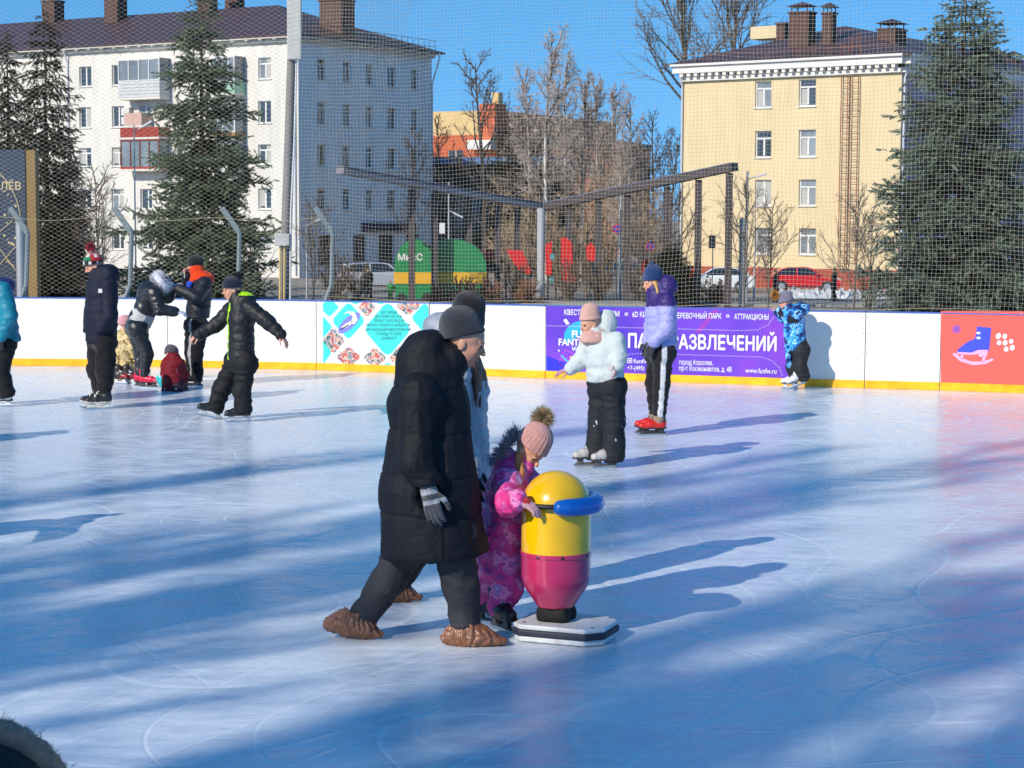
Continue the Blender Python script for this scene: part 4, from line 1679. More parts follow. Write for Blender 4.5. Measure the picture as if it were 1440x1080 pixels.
ring = hc + np.cos(ang)[:, None] * ax1 * .075 + np.sin(ang)[:, None] * ax2 * .085 + RNG.normal(0, .012, (2600, 3))
rd = ring - hc
rd /= np.linalg.norm(rd, axis=1, keepdims=True)
fur_mesh('fur_trim', ring, rd + np.array((-.5, 0, .35)), .05, .0018, srgb(150, 150, 166), c3.root, .8)
hp = []
for k in range(6):
    t = k / 5
    hp.append(cap(c3.J(727 + 4 * t, 640, -.07), c3.J(729 + 6 * t, 664, -.10 - .02 * t), .010, .012, k=.008))
    hp.append(cap(c3.J(729 + 6 * t, 664, -.10 - .02 * t), c3.J(730 + 5 * t, 682 - 5 * (k % 3), -.12), .012, .004, k=.008))
sdf_obj('hair', hp, .0045, M_HAIR, c3.root, {0: srgb(176, 122, 74)}, wr=[(.003, (70, 70, 8))])
gd = unit(c3.J(756, 716, -.44) - c3.J(735, 704, -.42))
c3.glove(c3.J(733, 704, -.42), gd, (.1, .25, -.9), (.1, 1, .1), srgb(226, 170, 176), L=.135, curl=.5, fat=1.75, m=M_KNIT, h=.0042, ccol=srgb(205, 30, 40), cuff=.022,
         colfn=None)
c3.glove(c3.J(780, 706, .06), (.8, -.2, -.35), (.2, -.2, -.9), (0, -1, .1), srgb(226, 170, 176), L=.125, curl=.75, fat=1.75, m=M_KNIT, h=.005, ccol=srgb(205, 30, 40))
gA, gB = on_ice(c3, 'A', (.5, -.85), .215, .2), on_ice(c3, 'B', (.6, -.6), .215, .1)
skate(c3.root, gA, (.5, -.85, 0), L=.215, main=(.014, .014, .015), lace=(.25, .25, .25), holder=(.05, .05, .05), shaft=.15, h=.006)
skate(c3.root, gB, (.6, -.6, 0), L=.215, main=(.014, .014, .015), lace=(.25, .25, .25), holder=(.05, .05, .05), shaft=.15, h=.006)

# ---- girl in the mint jacket
g5 = Fig('girl in pale mint jacket with pink hat and scarf holding her arms out', (848, 656), s=.83, f=(-.72, -.6, 0))
g5.set(hd=(829, 456, 0), nk=(838, 474, 0), ch=(846, 492, 0), pv=(852, 534, 0), shA=(867, 480, -.10), elA=(870, 500, -.16), wrA=(869, 513, -.20),
       shB=(828, 484, .10), elB=(815, 508, .10), wrB=(802, 519, .05), hipA=(862, 542, -.06), knA=(864, 595, -.06), anA=(863, 643, -.06),
       hipB=(845, 542, .06), knB=(842, 595, .06), anB=(838, 640, .06), toeA=(850, 650, -.1), toeB=(826, 648, .02))
handA = hand_prims(g5.J(868, 508, -.19), (-.1, -.15, -1), (-.9, .2, 0), (-.2, -1, 0), .165, .3)
handB = hand_prims(g5.J(801, 519, .05), (-.95, -.1, -.28), (0, .3, -1), (-.2, -1, -.2), .16, .35)
g5.body((-.86, -.48, -.12), H=.212, h=.009, skin=SKIN)
sk = srgb(196, 132, 140)
for hn in (handA, handB):
    sdf_obj('glove', hn, .0055, M_KNIT, g5.root, {0: sk}, colfn=lambda V, tg, c: np.where((vnoise(V * 70) > .62)[:, None], np.array(srgb(225, 205, 205)), c))
sd = np.array(g5.f.cross(Z1))
g5.trousers((.016, .017, .021), r=(.125, .108, .118), m=M_DULL, h=.010, hipr=.145,
            colfn=lambda V, tg, c: np.where(((vnoise(V * np.array((55, 55, 28))) > .90) & (vnoise(V * 7) > .55) & (V[:, 2] < .62))[:, None], np.array([.55, .57, .6]), c))
g5.jacket(srgb(190, 198, 196), (852, 537, 0), rh=.205, rc=.185, flat=.78, sl=(.085, .08, .062), quilt=(.125, .011), m=M_DULL, h=.010, shoulder=.09, mid=((850, 518, 0), .2),
          hood=((853, 455, .06), (.11, .11, .14)), wr=((.007, (8, 8, 16)), (.003, (26, 26, 30))), collar=.08)
sdf_obj('scarf', [ell(g5.J(838, 470, 0), (.105, .105, .05), None, k=.02), ell(g5.J(835, 477, -.02), (.115, .115, .05), None, k=.02), ell(g5.J(828, 473, -.03), (.07, .07, .04), None, k=.03)],
        .008, M_KNIT, g5.root, {0: srgb(224, 172, 158)}, wr=[(.010, (14, 14, 26))])
beanie(g5.root, g5.j['hd'], g5.hf, g5.hu, g5.H, srgb(226, 176, 160), up=.66, low=.20, fat=1.04, h=.007)
skate(g5.root, on_ice(g5, 'B', (-.92, -.38), .24, .36), (-.92, -.38, 0), L=.24, main=(.46, .43, .39), lace=(.3, .3, .3), sole=(.05, .045, .04), holder=(.12, .11, .10), shaft=.09)
skate(g5.root, on_ice(g5, 'A', (-.90, -.42), .24, .36), (-.90, -.42, 0), L=.24, main=(.46, .43, .39), lace=(.3, .3, .3), sole=(.05, .045, .04), holder=(.12, .11, .10), shaft=.09)

# ---- woman in the lilac puffer
w6 = Fig('woman in lilac and purple puffer jacket with blue hat and red skates', (920, 611), s=.97, f=(-.97, -.2, 0))
w6.set(hd=(917, 398, 0), nk=(924, 416, 0), ch=(929, 436, 0), pv=(930, 485, 0), shA=(938, 424, -.17), elA=(938, 460, -.22), wrA=(920, 480, -.22),
       shB=(922, 424, .17), elB=(918, 458, .22), wrB=(912, 480, .2), hipA=(933, 496, -.09), knA=(930, 540, -.09), anA=(927, 583, -.08),
       hipB=(924, 496, .09), knB=(919, 540, .09), anB=(922, 580, .1), toeA=(908, 600, -.08), toeB=(906, 596, .1))
w6.body((-.93, -.33, -.12), H=.226, h=.010, skin=SKIN)
dk, li = np.array(srgb(52, 34, 104)), np.array(srgb(158, 158, 212))


def two_tone(V, tg, col):
    zc = w6.J(930, 430).z
    d = (V[:, 2] > zc + .015 * np.sin(V[:, 0] * 9)) | ((tg == 12) | (tg == 13))
    d = np.where((tg == 10) | (tg == 11), (V[:, 2] > zc + .01), d)
    return np.where(d[:, None], dk, li)


w6.jacket(li, (931, 491, 0), rh=.185, rc=.168, flat=.85, sl=(.088, .08, .062), quilt=(.072, .012), m=M_NYLON, name='puffer_jacket', h=.010, colfn=two_tone,
          hood=((938, 403, .0), (.105, .13, .12)), collar=.09, collar_up=.5, wr=((.005, (10, 10, 20)), (.003, (28, 28, 28))))
w6.trousers(BLACK, r=(.105, .082, .066), h=.010, colfn=line_col(w6.j['hipA'] + V3(-.01, 0, 0), w6.j['anA'] + V3(0.0, 0, 0), .025, np.array([.62, .63, .66]), (.1, -1, 0)), hipr=.13)
beanie(w6.root, w6.j['hd'], w6.hf, w6.hu, w6.H, srgb(34, 62, 112), up=.55, low=.14, fat=1.02, ribs=26, point=.40, h=.007)
hp = [cap(w6.J(921, 396, -.06 + .01 * k), w6.J(925 + k * .6, 412, -.10 + .015 * k), .018, .012, k=.01) for k in range(4)]
sdf_obj('hair', hp, .007, M_HAIR, w6.root, {0: srgb(205, 160, 90)}, wr=[(.004, (50, 50, 8))])
w6.glove(w6.J(920, 480, -.22), (-.45, -.1, -.9), (.2, 1, 0), (-1, 0, -.1), (.045, .047, .052), L=.19, curl=.38, ccol=(.02, .02, .022))
w6.glove(w6.j['wrB'], (-.2, 0, -.95), (0, -1, 0), (-1, 0, 0), (.045, .047, .052), L=.19, curl=.5)
red = srgb(206, 36, 28)
skate(w6.root, on_ice(w6, 'A', (-.95, -.2), .285), (-.95, -.2, 0), L=.285, main=red, shaftc=(.02, .02, .02), tongue=(.02, .02, .02), lace=(.02, .02, .02), sole=(.02, .02, .02), holder=(.03, .03, .03), shaft=.2)
skate(w6.root, on_ice(w6, 'B', (-.97, -.1), .285), (-.97, -.1, 0), L=.285, main=red, shaftc=(.02, .02, .02), tongue=(.02, .02, .02), lace=(.02, .02, .02), sole=(.02, .02, .02), holder=(.03, .03, .03), shaft=.2)
sdf_obj('ankle_cuff', [cap(w6.j['anA'] + V3(-.01, 0, .03), w6.j['anA'] + V3(-.005, 0, -.05), .062, .060), cap(w6.j['anB'] + V3(-.01, 0, .03), w6.j['anB'] + V3(-.005, 0, -.05), .062, .060)],
        .009, M_CLOTH, w6.root, {0: srgb(150, 130, 110)})

# ---- child holding on to the boards
k7 = Fig('small child in blue camouflage suit and grey hat holding on to the rink boards', (1126, 541), Y=board_at(1126).y - .46, s=.70, f=(-.93, .3, 0))
k7.set(hd=(1104, 425, 0), nk=(1110, 437, 0), ch=(1117, 450, 0), pv=(1123, 488, 0), shA=(1120, 441, -.13), elA=(1110, 449, -.02), wrA=(1098, 437, .24),
       shB=(1112, 441, .12), elB=(1102, 447, .24), wrB=(1094, 438, .36), hipA=(1127, 492, -.06), knA=(1125, 515, -.08), anA=(1130, 530, -.04),
       hipB=(1119, 492, .06), knB=(1115, 515, .04), anB=(1119, 530, .06), toeA=(1118, 538, -.06), toeB=(1108, 538, .06))
hA = hand_prims(k7.J(1098, 437, .25), (-.6, .5, .5), (-.3, .3, -.9), (0, -1, .2), .13, .7)
hB = hand_prims(k7.J(1094, 437, .37), (-.6, .5, .4), (-.3, .3, -.9), (0, -1, .2), .13, .7)
k7.body((-.93, .25, -.25), H=.195, h=.010, hands=(hA, hB), skin=SKIN)
k7.trousers((.022, .023, .027), r=(.135, .12, .125), m=M_DULL, h=.010, hipr=.155)
k7.jacket((.5, .5, .5), (1122, 492, 0), rh=.20, rc=.20, flat=.85, sl=(.10, .092, .08), m=M_CAMOBLUE, h=.009, hood=((1128, 434, -.01), (.13, .15, .12)), shoulder=.1, wr=((.009, (10, 10, 18)),), collar=.1, collar_up=.3)
sdf_obj('sleeve_cover', [cap(k7.J(1116, 447, -.10), k7.J(1102, 440, .14), .082, .066)], .009, M_DULL, k7.root, {0: (.02, .02, .024)}, wr=[(.006, (20, 20, 20))])
bib = [cap(k7.J(1106, 462, -.02), k7.J(1110, 512, -.02), .055, .05, flat=(k7.f, .7), k=.02)]
sdf_obj('bib', bib, .009, M_CAMOBLUE, k7.root, {0: (.5, .5, .5)}, wr=[(.006, (14, 14, 18))])
beanie(k7.root, k7.j['hd'], k7.hf, k7.hu, k7.H, srgb(128, 122, 138), up=.45, low=.02, fat=1.14, h=.007)
pompom(k7.root, k7.J(1090, 415, -.02), .07, srgb(190, 128, 52), n=420, w=.004)
wh = (.66, .66, .66)
skate(k7.root, on_ice(k7, 'B', (-.75, .2), .21, .34), (-.75, .2, 0), L=.21, main=wh, lace=(.4, .4, .4), sole=(.1, .1, .1), holder=(.6, .6, .6), shaft=.09)
skate(k7.root, on_ice(k7, 'A', (-.8, -.15), .22, .30, .05), (-.8, -.15, 0), L=.22, main=wh, lace=(.4, .4, .4), sole=(.1, .1, .1), holder=(.6, .6, .6), shaft=.09, tilt=-.35)

# ---- skater cut by the left edge
p8 = Fig('skater in a teal jacket and black trousers leaning forward beside the left rink boards', (6, 571), s=.97, f=(-.95, -.3, 0))
p8.set(hd=(-20, 384, 0), nk=(-8, 402, 0), ch=(-2, 424, 0), pv=(6, 476, 0), shA=(4, 408, -.17), elA=(14, 444, -.22), wrA=(2, 474, -.24),
       shB=(-12, 408, .17), elB=(-14, 445, .22), wrB=(-22, 474, .2), hipA=(8, 484, -.09), knA=(0, 522, -.10), anA=(9, 553, -.08),
       hipB=(-2, 484, .09), knB=(-14, 522, .09), anB=(-16, 553, .1), toeA=(-6, 566, -.08), toeB=(-30, 566, .1))
p8.body((-.93, -.3, -.2), H=.23, h=.012)
p8.trousers(BLACK, r=(.12, .10, .105))
p8.jacket(srgb(18, 124, 146), (6, 480, 0), rh=.215, rc=.2, flat=.85, sl=(.092, .088, .066), quilt=(.13, .008), m=M_NYLON, hood=((6, 402, 0), (.12, .14, .09)),
          colors={13: srgb(40, 44, 96), 12: srgb(14, 60, 74)}, wr=((.007, (8, 8, 16)), (.003, (26, 26, 30))))
beanie(p8.root, p8.j['hd'], p8.hf, p8.hu, p8.H, srgb(40, 40, 90), up=.25)
p8.glove(p8.j['wrA'], (-.2, 0, -1), (.2, 1, 0), (-1, 0, 0), (.02, .02, .022), L=.19, ccol=(.6, .6, .6))
p8.glove(p8.j['wrB'], (-.2, 0, -1), (0, -1, 0), (-1, 0, 0), (.02, .02, .022), L=.19)
skate(p8.root, on_ice(p8, 'A', (-.97, -.1), .28), (-.97, -.1, 0), L=.28, main=(.66, .65, .64), lace=(.3, .3, .3))
skate(p8.root, on_ice(p8, 'B', (-.97, -.1), .28), (-.97, -.1, 0), L=.28, main=(.66, .65, .64), lace=(.3, .3, .3))

# ---- young man in the colourful hat
m9 = Fig('young man in navy parka and colourful bobble hat with hands in pockets', (141, 574), s=1.02, f=(-.93, -.36, 0))
m9.set(hd=(131, 375, 0), nk=(139, 393, 0), ch=(144, 415, 0), pv=(144, 470, 0), shA=(153, 402, -.16), elA=(154, 442, -.2), wrA=(143, 462, -.2),
       shB=(134, 402, .17), elB=(130, 440, .22), wrB=(126, 462, .16), hipA=(149, 480, -.09), knA=(148, 520, -.10), anA=(148, 546, -.08),
       hipB=(139, 480, .09), knB=(136, 520, .05), anB=(141, 546, .06), toeA=(134, 567, -.1), toeB=(124, 566, .04))
m9.body((-.88, -.38, -.30), (-.2, 0, 1), H=.232, h=.010)
m9.trousers((.010, .009, .011), r=(.115, .10, .082), wr=((.012, (6, 6, 15)), (.004, (20, 20, 30))))
m9.jacket((.010, .012, .026), (143, 481, 0), rh=.205, rc=.185, flat=.82, sl=(.09, .084, .07), m=M_DULL, name='parka', h=.011, hood=((152, 386, .0), (.12, .14, .11)), collar=.09,
          wr=((.008, (6, 6, 12)), (.003, (22, 22, 30))), mid=((143, 445, 0), .198))
mb = MB()
bp_, bn = m9.J(141, 410, -.20), V3(-.15, -1, 0).normalized()
beanie_cols = [np.array(c) for c in (srgb(24, 24, 28), srgb(30, 130, 78), srgb(190, 36, 44), srgb(228, 226, 220), srgb(40, 96, 150))]


def hatpat(V, tg, col):
    d = V - np.array(m9.j['hd'])
    z = d[:, 2] / m9.H
    an = np.arctan2(d[:, 1], d[:, 0])
    spots = np.sin(an * 7 + 1) > .45
    out = np.tile(beanie_cols[0], (len(V), 1))
    out[(z > .10) & (z < .26) & spots] = beanie_cols[3]
    q = (z >= .30)
    out[q] = beanie_cols[2]
    g = (z >= .30) & (z < .50) & (np.cos(an + 2.6) > .55)
    out[g] = beanie_cols[1]
    out[(z > .46) & (z < .62) & (np.sin(an * 5) > .3)] = beanie_cols[3]
    out[(z > .62) & (np.sin(an * 4 + 2) > .4)] = beanie_cols[4]
    return out


beanie(m9.root, m9.j['hd'], m9.hf, V3(-.1, 0, 1), m9.H, (.02, .02, .02), up=.30, low=.12, fat=1.06, h=.008, colfn=hatpat)
pompom(m9.root, m9.J(128, 348, 0), .06, srgb(176, 50, 66), n=400, w=.005)
mb = MB()
mb.box(m9.J(141, 409, -.245), (.022, .003, .022), (V3(1, -.15, 0).normalized(), V3(.15, 1, 0).normalized(), Z1))
part(mb, 'sleeve_badge', mat('badge_white', (.6, .6, .6), .7), m9.root)
for gg in 'AB':
    skate(m9.root, on_ice(m9, gg, (-.92, -.32), .30), (-.92, -.32, 0), L=.30, main=(.022, .017, .016), toe=(.03, .022, .02), lace=(.62, .6, .5), sole=(.6, .58, .53), holder=(.66, .64, .58), shaft=.19, lacew=.010)

# ---- woman bending forward in a white fur headband
w10 = Fig('woman in black leather jacket and leggings with white fur headband bending over in pink skates', (206, 545), s=.95, f=(.9, -.3, 0))
w10.set(hd=(226, 402, 0), nk=(219, 404, 0), ch=(211, 416, 0), pv=(194, 457, 0), shA=(217, 412, -.16), elA=(224, 436, -.22), wrA=(246, 438, -.18),
        shB=(224, 408, .15), elB=(236, 418, .2), wrB=(241, 406, .16), hipA=(194, 462, -.08), knA=(207, 497, -.08), anA=(203, 528, -.08),
        hipB=(190, 462, .08), knB=(198, 498, .08), anB=(196, 526, .08), toeA=(216, 538, -.1), toeB=(206, 536, .06))
w10.body((.62, .2, -.75), (.75, 0, .6), H=.222, h=.011)
w10.trousers((.013, .013, .015), r=(.108, .078, .062), m=M_LEATHER, h=.010, hipr=.135, wr=((.008, (8, 8, 15)), (.004, (22, 22, 26))), name='leggings')
w10.jacket((.015, .015, .017), (203, 440, 0), rh=.165, rc=.165, flat=.85, sl=(.085, .075, .06), m=M_LEATHER, name='leather_jacket', h=.010, hemn=(-.4, 0, -.9), wr=((.009, (8, 8, 13)), (.004, (20, 20, 22))), collar=.08, collar_up=.3,
           extra=[ell(w10.J(211, 407, 0), (.13, .18, .11), None, k=.06)])
sdf_obj('jumper_hem', [cap(w10.J(201, 444, 0), w10.J(197, 452, 0), .158, .162, flat=(w10.f, .85)), half(w10.J(196, 456, 0), (-.4, 0, -.9))], .011, M_KNIT, w10.root, {0: (.62, .6, .58)}, wr=[(.006, (12, 12, 20))])
n = 9000
dd = sphere_dirs(n)
hc = np.array(w10.j['hd']) + np.array((.0, 0, .04))
hu = np.array(w10.hu - w10.hf * w10.hu.dot(w10.hf))
hu /= np.linalg.norm(hu)
kk = np.abs(dd @ hu - .15) < .55
dd = dd[kk]
sdf_obj('headband', [cap(Vector(hc) + Vector(hu) * .02 + (w10.hf * math.cos(q) + w10.hf.cross(Vector(hu)) * math.sin(q)) * .09, Vector(hc) + Vector(hu) * .02 + (w10.hf * math.cos(q + .6) + w10.hf.cross(Vector(hu)) * math.sin(q + .6)) * .09, .045) for q in [k * .6 for k in range(11)]], .010, M_FUR, w10.root, {0: srgb(215, 215, 222)})
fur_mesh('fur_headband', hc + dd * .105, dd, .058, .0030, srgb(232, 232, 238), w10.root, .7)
sdf_obj('hair', [ell(w10.j['hd'] + V3(-.01, 0, .03), (.115, .1, .115), None), cap(w10.J(224, 408, -.07), w10.J(226, 424, -.1), .03, .015)], .009, M_HAIR, w10.root, {0: (.02, .015, .012)})
for w_, d_ in ((w10.J(247, 438, -.18), (.95, -.05, -.15)), (w10.J(241, 404, .16), (.75, .1, .35))):
    w10.glove(w_, d_, (.1, .2, -1), (0, 1, .2), srgb(200, 205, 225), L=.17, curl=.5, ccol=srgb(220, 222, 235))
pk = srgb(206, 22, 62)
for gg, aa in (('A', (.93, -.3, 0)), ('B', (.95, -.2, 0))):
    skate(w10.root, on_ice(w10, gg, aa, .275), aa, L=.275, main=pk, tongue=(.7, .6, .6), lace=(.75, .7, .7), sole=(.05, .02, .02), holder=(.05, .05, .05), shaft=.17)

# ---- child in tan camouflage behind her
k11 = Fig('small child in tan camouflage suit and pink hat crouching behind the leather jacket woman', (176, 538), s=.66, f=(.7, .7, 0))
k11.set(hd=(177, 456, 0), nk=(176, 468, 0), ch=(175, 480, 0), pv=(172, 514, 0), shA=(183, 473, -.08), elA=(187, 488, -.1), wrA=(190, 500, -.08),
        shB=(168, 473, .08), elB=(166, 488, .1), wrB=(176, 498, .16), hipA=(178, 516, -.07), knA=(186, 520, -.02), anA=(177, 530, -.1),
        hipB=(168, 516, .07), knB=(172, 522, .14), anB=(164, 530, .05), toeA=(184, 534, -.08), toeB=(170, 534, .05))
k11.body((.7, .6, -.2), H=.19, h=.011)
k11.jacket((.5, .5, .5), (173, 522, 0), rh=.20, rc=.18, flat=.9, sl=(.10, .095, .08), m=M_CAMOTAN, name='snowsuit', h=.010, cuts=False, shoulder=.1, wr=((.012, (9, 9, 15)),),
           extra=[cap(k11.j['hipA'], k11.j['knA'], .09, .08, k=.03), cap(k11.j['knA'], k11.j['anA'], .08, .06, k=.03), cap(k11.j['hipB'], k11.j['knB'], .09, .08, k=.03), cap(k11.j['knB'], k11.j['anB'], .08, .06, k=.03)])
beanie(k11.root, k11.j['hd'], k11.hf, k11.hu, k11.H, srgb(226, 168, 170), up=.2, low=-.1, fat=1.15)
k11.glove(k11.j['wrA'], (.4, -.1, -.8), (.5, 0, .2), (0, 1, 0), srgb(226, 168, 170), L=.12, fat=1.5)
k11.glove(k11.j['wrB'], (.4, .1, -.8), (.5, 0, .2), (0, -1, 0), srgb(226, 168, 170), L=.12, fat=1.5)
skate(k11.root, G(170, 540), (.75, -.4, 0), L=.21, main=(.03, .02, .02), toe=srgb(150, 20, 36), lace=(.6, .6, .6), shaft=.13)
skate(k11.root, G(183, 540), (.8, -.2, 0), L=.21, main=(.03, .02, .02), toe=srgb(150, 20, 36), lace=(.6, .6, .6), shaft=.13)

# ---- child in dark red kneeling on the ice
k12 = Fig('small child in a dark red jacket and grey bobble hat kneeling on the ice', (243, 549), s=.66, f=(.75, .5, 0))
k12.set(hd=(241, 499, .08), nk=(242, 507, .04), ch=(243, 516, 0), pv=(243, 536, -.02), shA=(252, 512, -.02), elA=(258, 526, .05), wrA=(257, 538, .12),
        shB=(235, 512, .05), elB=(233, 526, .1), wrB=(238, 538, .16), hipA=(249, 538, -.04), knA=(254, 545, .12), anA=(249, 546, -.16),
        hipB=(238, 538, .0), knB=(240, 545, .16), anB=(234, 546, -.08), toeA=(246, 547, -.2), toeB=(231, 547, -.12))
k12.body((.5, .75, -.5), (.2, .4, .8), H=.19, h=.011)
k12.jacket(srgb(112, 18, 30), k12.J(243, 538, -.02), rh=.22, rc=.19, flat=.9, sl=(.10, .09, .075), m=M_DULL, h=.010, shoulder=.1, hood=((244, 503, .0), (.12, .14, .10)), wr=((.010, (10, 10, 16)),), cuts=False)
k12.trousers((.03, .014, .028), r=(.13, .12, .10), m=M_DULL, h=.010)
beanie(k12.root, k12.j['hd'], k12.hf, k12.hu, k12.H, srgb(92, 84, 92), up=.25, low=-.05, fat=1.1)
pompom(k12.root, k12.J(238, 490, .06), .055, srgb(92, 76, 70), n=300, w=.005)
k12.glove(k12.j['wrA'], (.3, .3, -.7), (.5, .5, .2), (0, 1, 0), (.02, .02, .025), L=.12, fat=1.4)
k12.glove(k12.j['wrB'], (.3, .3, -.7), (.5, .5, .2), (0, 1, 0), (.02, .02, .025), L=.12, fat=1.4)
gg = G(250, 549)
skate(k12.root, gg + V3(.0, -.1, .16), (.25, -.5, 0), L=.22, main=srgb(30, 178, 184), toe=srgb(232, 60, 128), tongue=srgb(235, 235, 240), lace=srgb(240, 240, 245), sole=srgb(30, 178, 184), holder=(.03, .03, .03), tilt=1.2, shaft=.14)
skate(k12.root, G(236, 549) + V3(0, 0, .10), (.3, -.4, 0), L=.22, main=srgb(30, 178, 184), toe=srgb(232, 60, 128), tongue=srgb(235, 235, 240), lace=srgb(240, 240, 245), sole=srgb(30, 178, 184), holder=(.03, .03, .03), tilt=1.2, shaft=.14)

# ---- man with the orange hood
m13 = Fig('man in black jacket with orange hood and striped trousers holding a phone', (274, 543), s=.97, f=(-.95, -.25, 0))
m13.set(hd=(273, 376, 0), nk=(278, 393, 0), ch=(281, 410, 0), pv=(277, 452, 0), shA=(288, 399, -.17), elA=(276, 418, -.30), wrA=(252, 407, -.22),
        shB=(272, 398, .16), elB=(264, 412, .1), wrB=(263, 390, -.02), hipA=(280, 458, -.09), knA=(275, 498, -.10), anA=(277, 528, -.08),
        hipB=(272, 458, .09), knB=(270, 498, .09), anB=(273, 528, .1), toeA=(264, 540, -.1), toeB=(260, 538, .08))
hA = hand_prims(m13.J(252, 407, -.22), (-.9, 0, .2), (0, .3, -.9), (0, .9, .3), .185, .6)
hB = hand_prims(m13.J(263, 391, -.02), (-.15, -.2, 1), (.3, -.9, 0), (.8, .2, .3), .185, .9)
m13.body((-.97, -.2, -.05), H=.228, h=.011, hands=(hA, hB))
m13.trousers((.010, .009, .011), r=(.115, .092, .078), colfn=line_col(m13.J(269, 445, -.1), m13.J(268, 490, -.1), .03, np.array([.35, .37, .4]), (-.2, -1, 0)))
m13.jacket((.010, .012, .020), (278, 447, 0), rh=.185, rc=.185, flat=.82, sl=(.09, .082, .066), m=M_NYLON, h=.010, quilt=(.15, .006), collar=0, wr=((.008, (8, 8, 14)),))
sdf_obj('hood', [cap(m13.J(282, 393, 0), m13.J(277, 381, 0), .115, .105, flat=(X1, .9)), ell(m13.J(287, 392, 0), (.12, .14, .09), None), cap(m13.J(272, 396, -.07), m13.J(268, 408, -.14), .05, .03)],
        .010, M_CLOTH, m13.root, {0: srgb(222, 66, 22)}, wr=[(.010, (14, 14, 18))])
sdf_obj('scarf_end', [cap(m13.J(267, 400, -.15), m13.J(265, 406, -.16), .045, .03)], .01, M_CLOTH, m13.root, {0: srgb(40, 80, 190)})
beanie(m13.root, m13.j['hd'], m13.hf, m13.hu, m13.H, (.012, .012, .013), up=.36, low=.10)
skate(m13.root, on_ice(m13, 'A', (-.97, -.15), .29), (-.97, -.15, 0), L=.29, main=(.018, .018, .02), lace=(.4, .4, .4), holder=(.04, .04, .04))
skate(m13.root, on_ice(m13, 'B', (-.97, -.1), .29), (-.97, -.1, 0), L=.29, main=(.018, .018, .02), lace=(.4, .4, .4), holder=(.04, .04, .04))
ph = MB()
ph.box(m13.J(259, 385, -.06), (.035, .006, .06), (V3(.3, -.9, 0).normalized(), V3(.9, .3, 0).normalized(), Z1))
pho = ph.build('phone', mat('phone_shell', (.5, .45, .4), .3), None, loc=m13.J(259, 385, -.06), bevel=.004)
tag(pho, 'pale phone held up to the face of the man with the orange hood', 'phone')

# ---- boy with his arms stretched out
b14 = Fig('boy in a black puffer jacket with lime green trim gliding with both arms stretched out', (318, 592), s=.89, f=(-.93, -.36, 0))
b14.set(hd=(325, 408, 0), nk=(336, 424, 0), ch=(339, 446, 0), pv=(339, 500, 0), shA=(350, 432, -.13), elA=(376, 452, -.22), wrA=(395, 471, -.26),
        shB=(327, 434, .12), elB=(303, 458, .12), wrB=(280, 471, .08), hipA=(345, 510, -.08), knA=(340, 550, -.09), anA=(343, 577, -.08),
        hipB=(331, 510, .08), knB=(313, 545, .10), anB=(302, 574, .10), toeA=(326, 590, -.1), toeB=(285, 580, .08))
hA = hand_prims(b14.J(395, 471, -.26), (.55, -.2, -.75), (-.5, .3, -.5), (-.3, -1, 0), .17, .35)
hB = hand_prims(b14.J(281, 471, .08), (-.85, -.1, -.4), (.3, .4, -.8), (0, -1, -.1), .165, .9)
b14.body((-.9, -.42, -.08), H=.218, h=.009, hands=(hA, hB))
lime = np.array(srgb(170, 222, 20))
ff = np.array(b14.f)
sdv = np.array(b14.f.cross(Z1))
b14.trousers((.012, .012, .014), r=(.116, .102, .092), m=M_DULL, h=.010, hipr=.145, wr=((.014, (6, 6, 14)), (.004, (20, 20, 30))))


def limetrim(V, tg, col):
    c0 = np.array(b14.J(338, 470, 0))
    d = V - c0
    fr = d @ ff
    s_ = d @ sdv
    zz = V[:, 2]
    k = (np.abs(s_ + .01) < .018) & (fr > .05) & (tg < 10)
    k |= (np.abs(fr - .085 + .15 * (zz - c0[2])) < .013) & (s_ * -1 < -.0) & (zz < c0[2] - .02) & (zz > c0[2] - .2) & (tg < 10)
    k |= (tg == 13) & (zz > b14.J(345, 415).z)
    k &= True
    col[k] = lime
    return col


b14.jacket((.010, .010, .012), (339, 506, 0), rh=.19, rc=.175, flat=.82, sl=(.092, .08, .062), quilt=(.085, .010), m=M_NYLON, name='puffer_jacket', h=.009, colfn=limetrim,
           hood=((346, 421, .0), (.12, .14, .085)), collar=.088, collar_up=.35, wr=((.006, (9, 9, 15)), (.003, (26, 26, 26))), hemn=(.15, 0, -1))
beanie(b14.root, b14.j['hd'], b14.hf, b14.hu, b14.H, (.010, .014, .036), up=.30, low=.13, fat=1.08, ribs=22, h=.007)
pompom(b14.root, b14.J(336, 387, 0), .05, (.02, .024, .05), n=300, w=.004)
skate(b14.root, on_ice(b14, 'A', (-.93, -.34), .275), (-.93, -.34, 0), L=.275, main=(.016, .016, .017), lace=(.05, .05, .05), holder=(.55, .55, .55), sole=(.02, .02, .02), shaft=.17)
skate(b14.root, on_ice(b14, 'B', (-.93, -.3), .275, .22, .03), (-.93, -.3, 0), L=.275, main=(.016, .016, .017), lace=(.05, .05, .05), holder=(.55, .55, .55), sole=(.02, .02, .02), shaft=.17, tilt=.22)

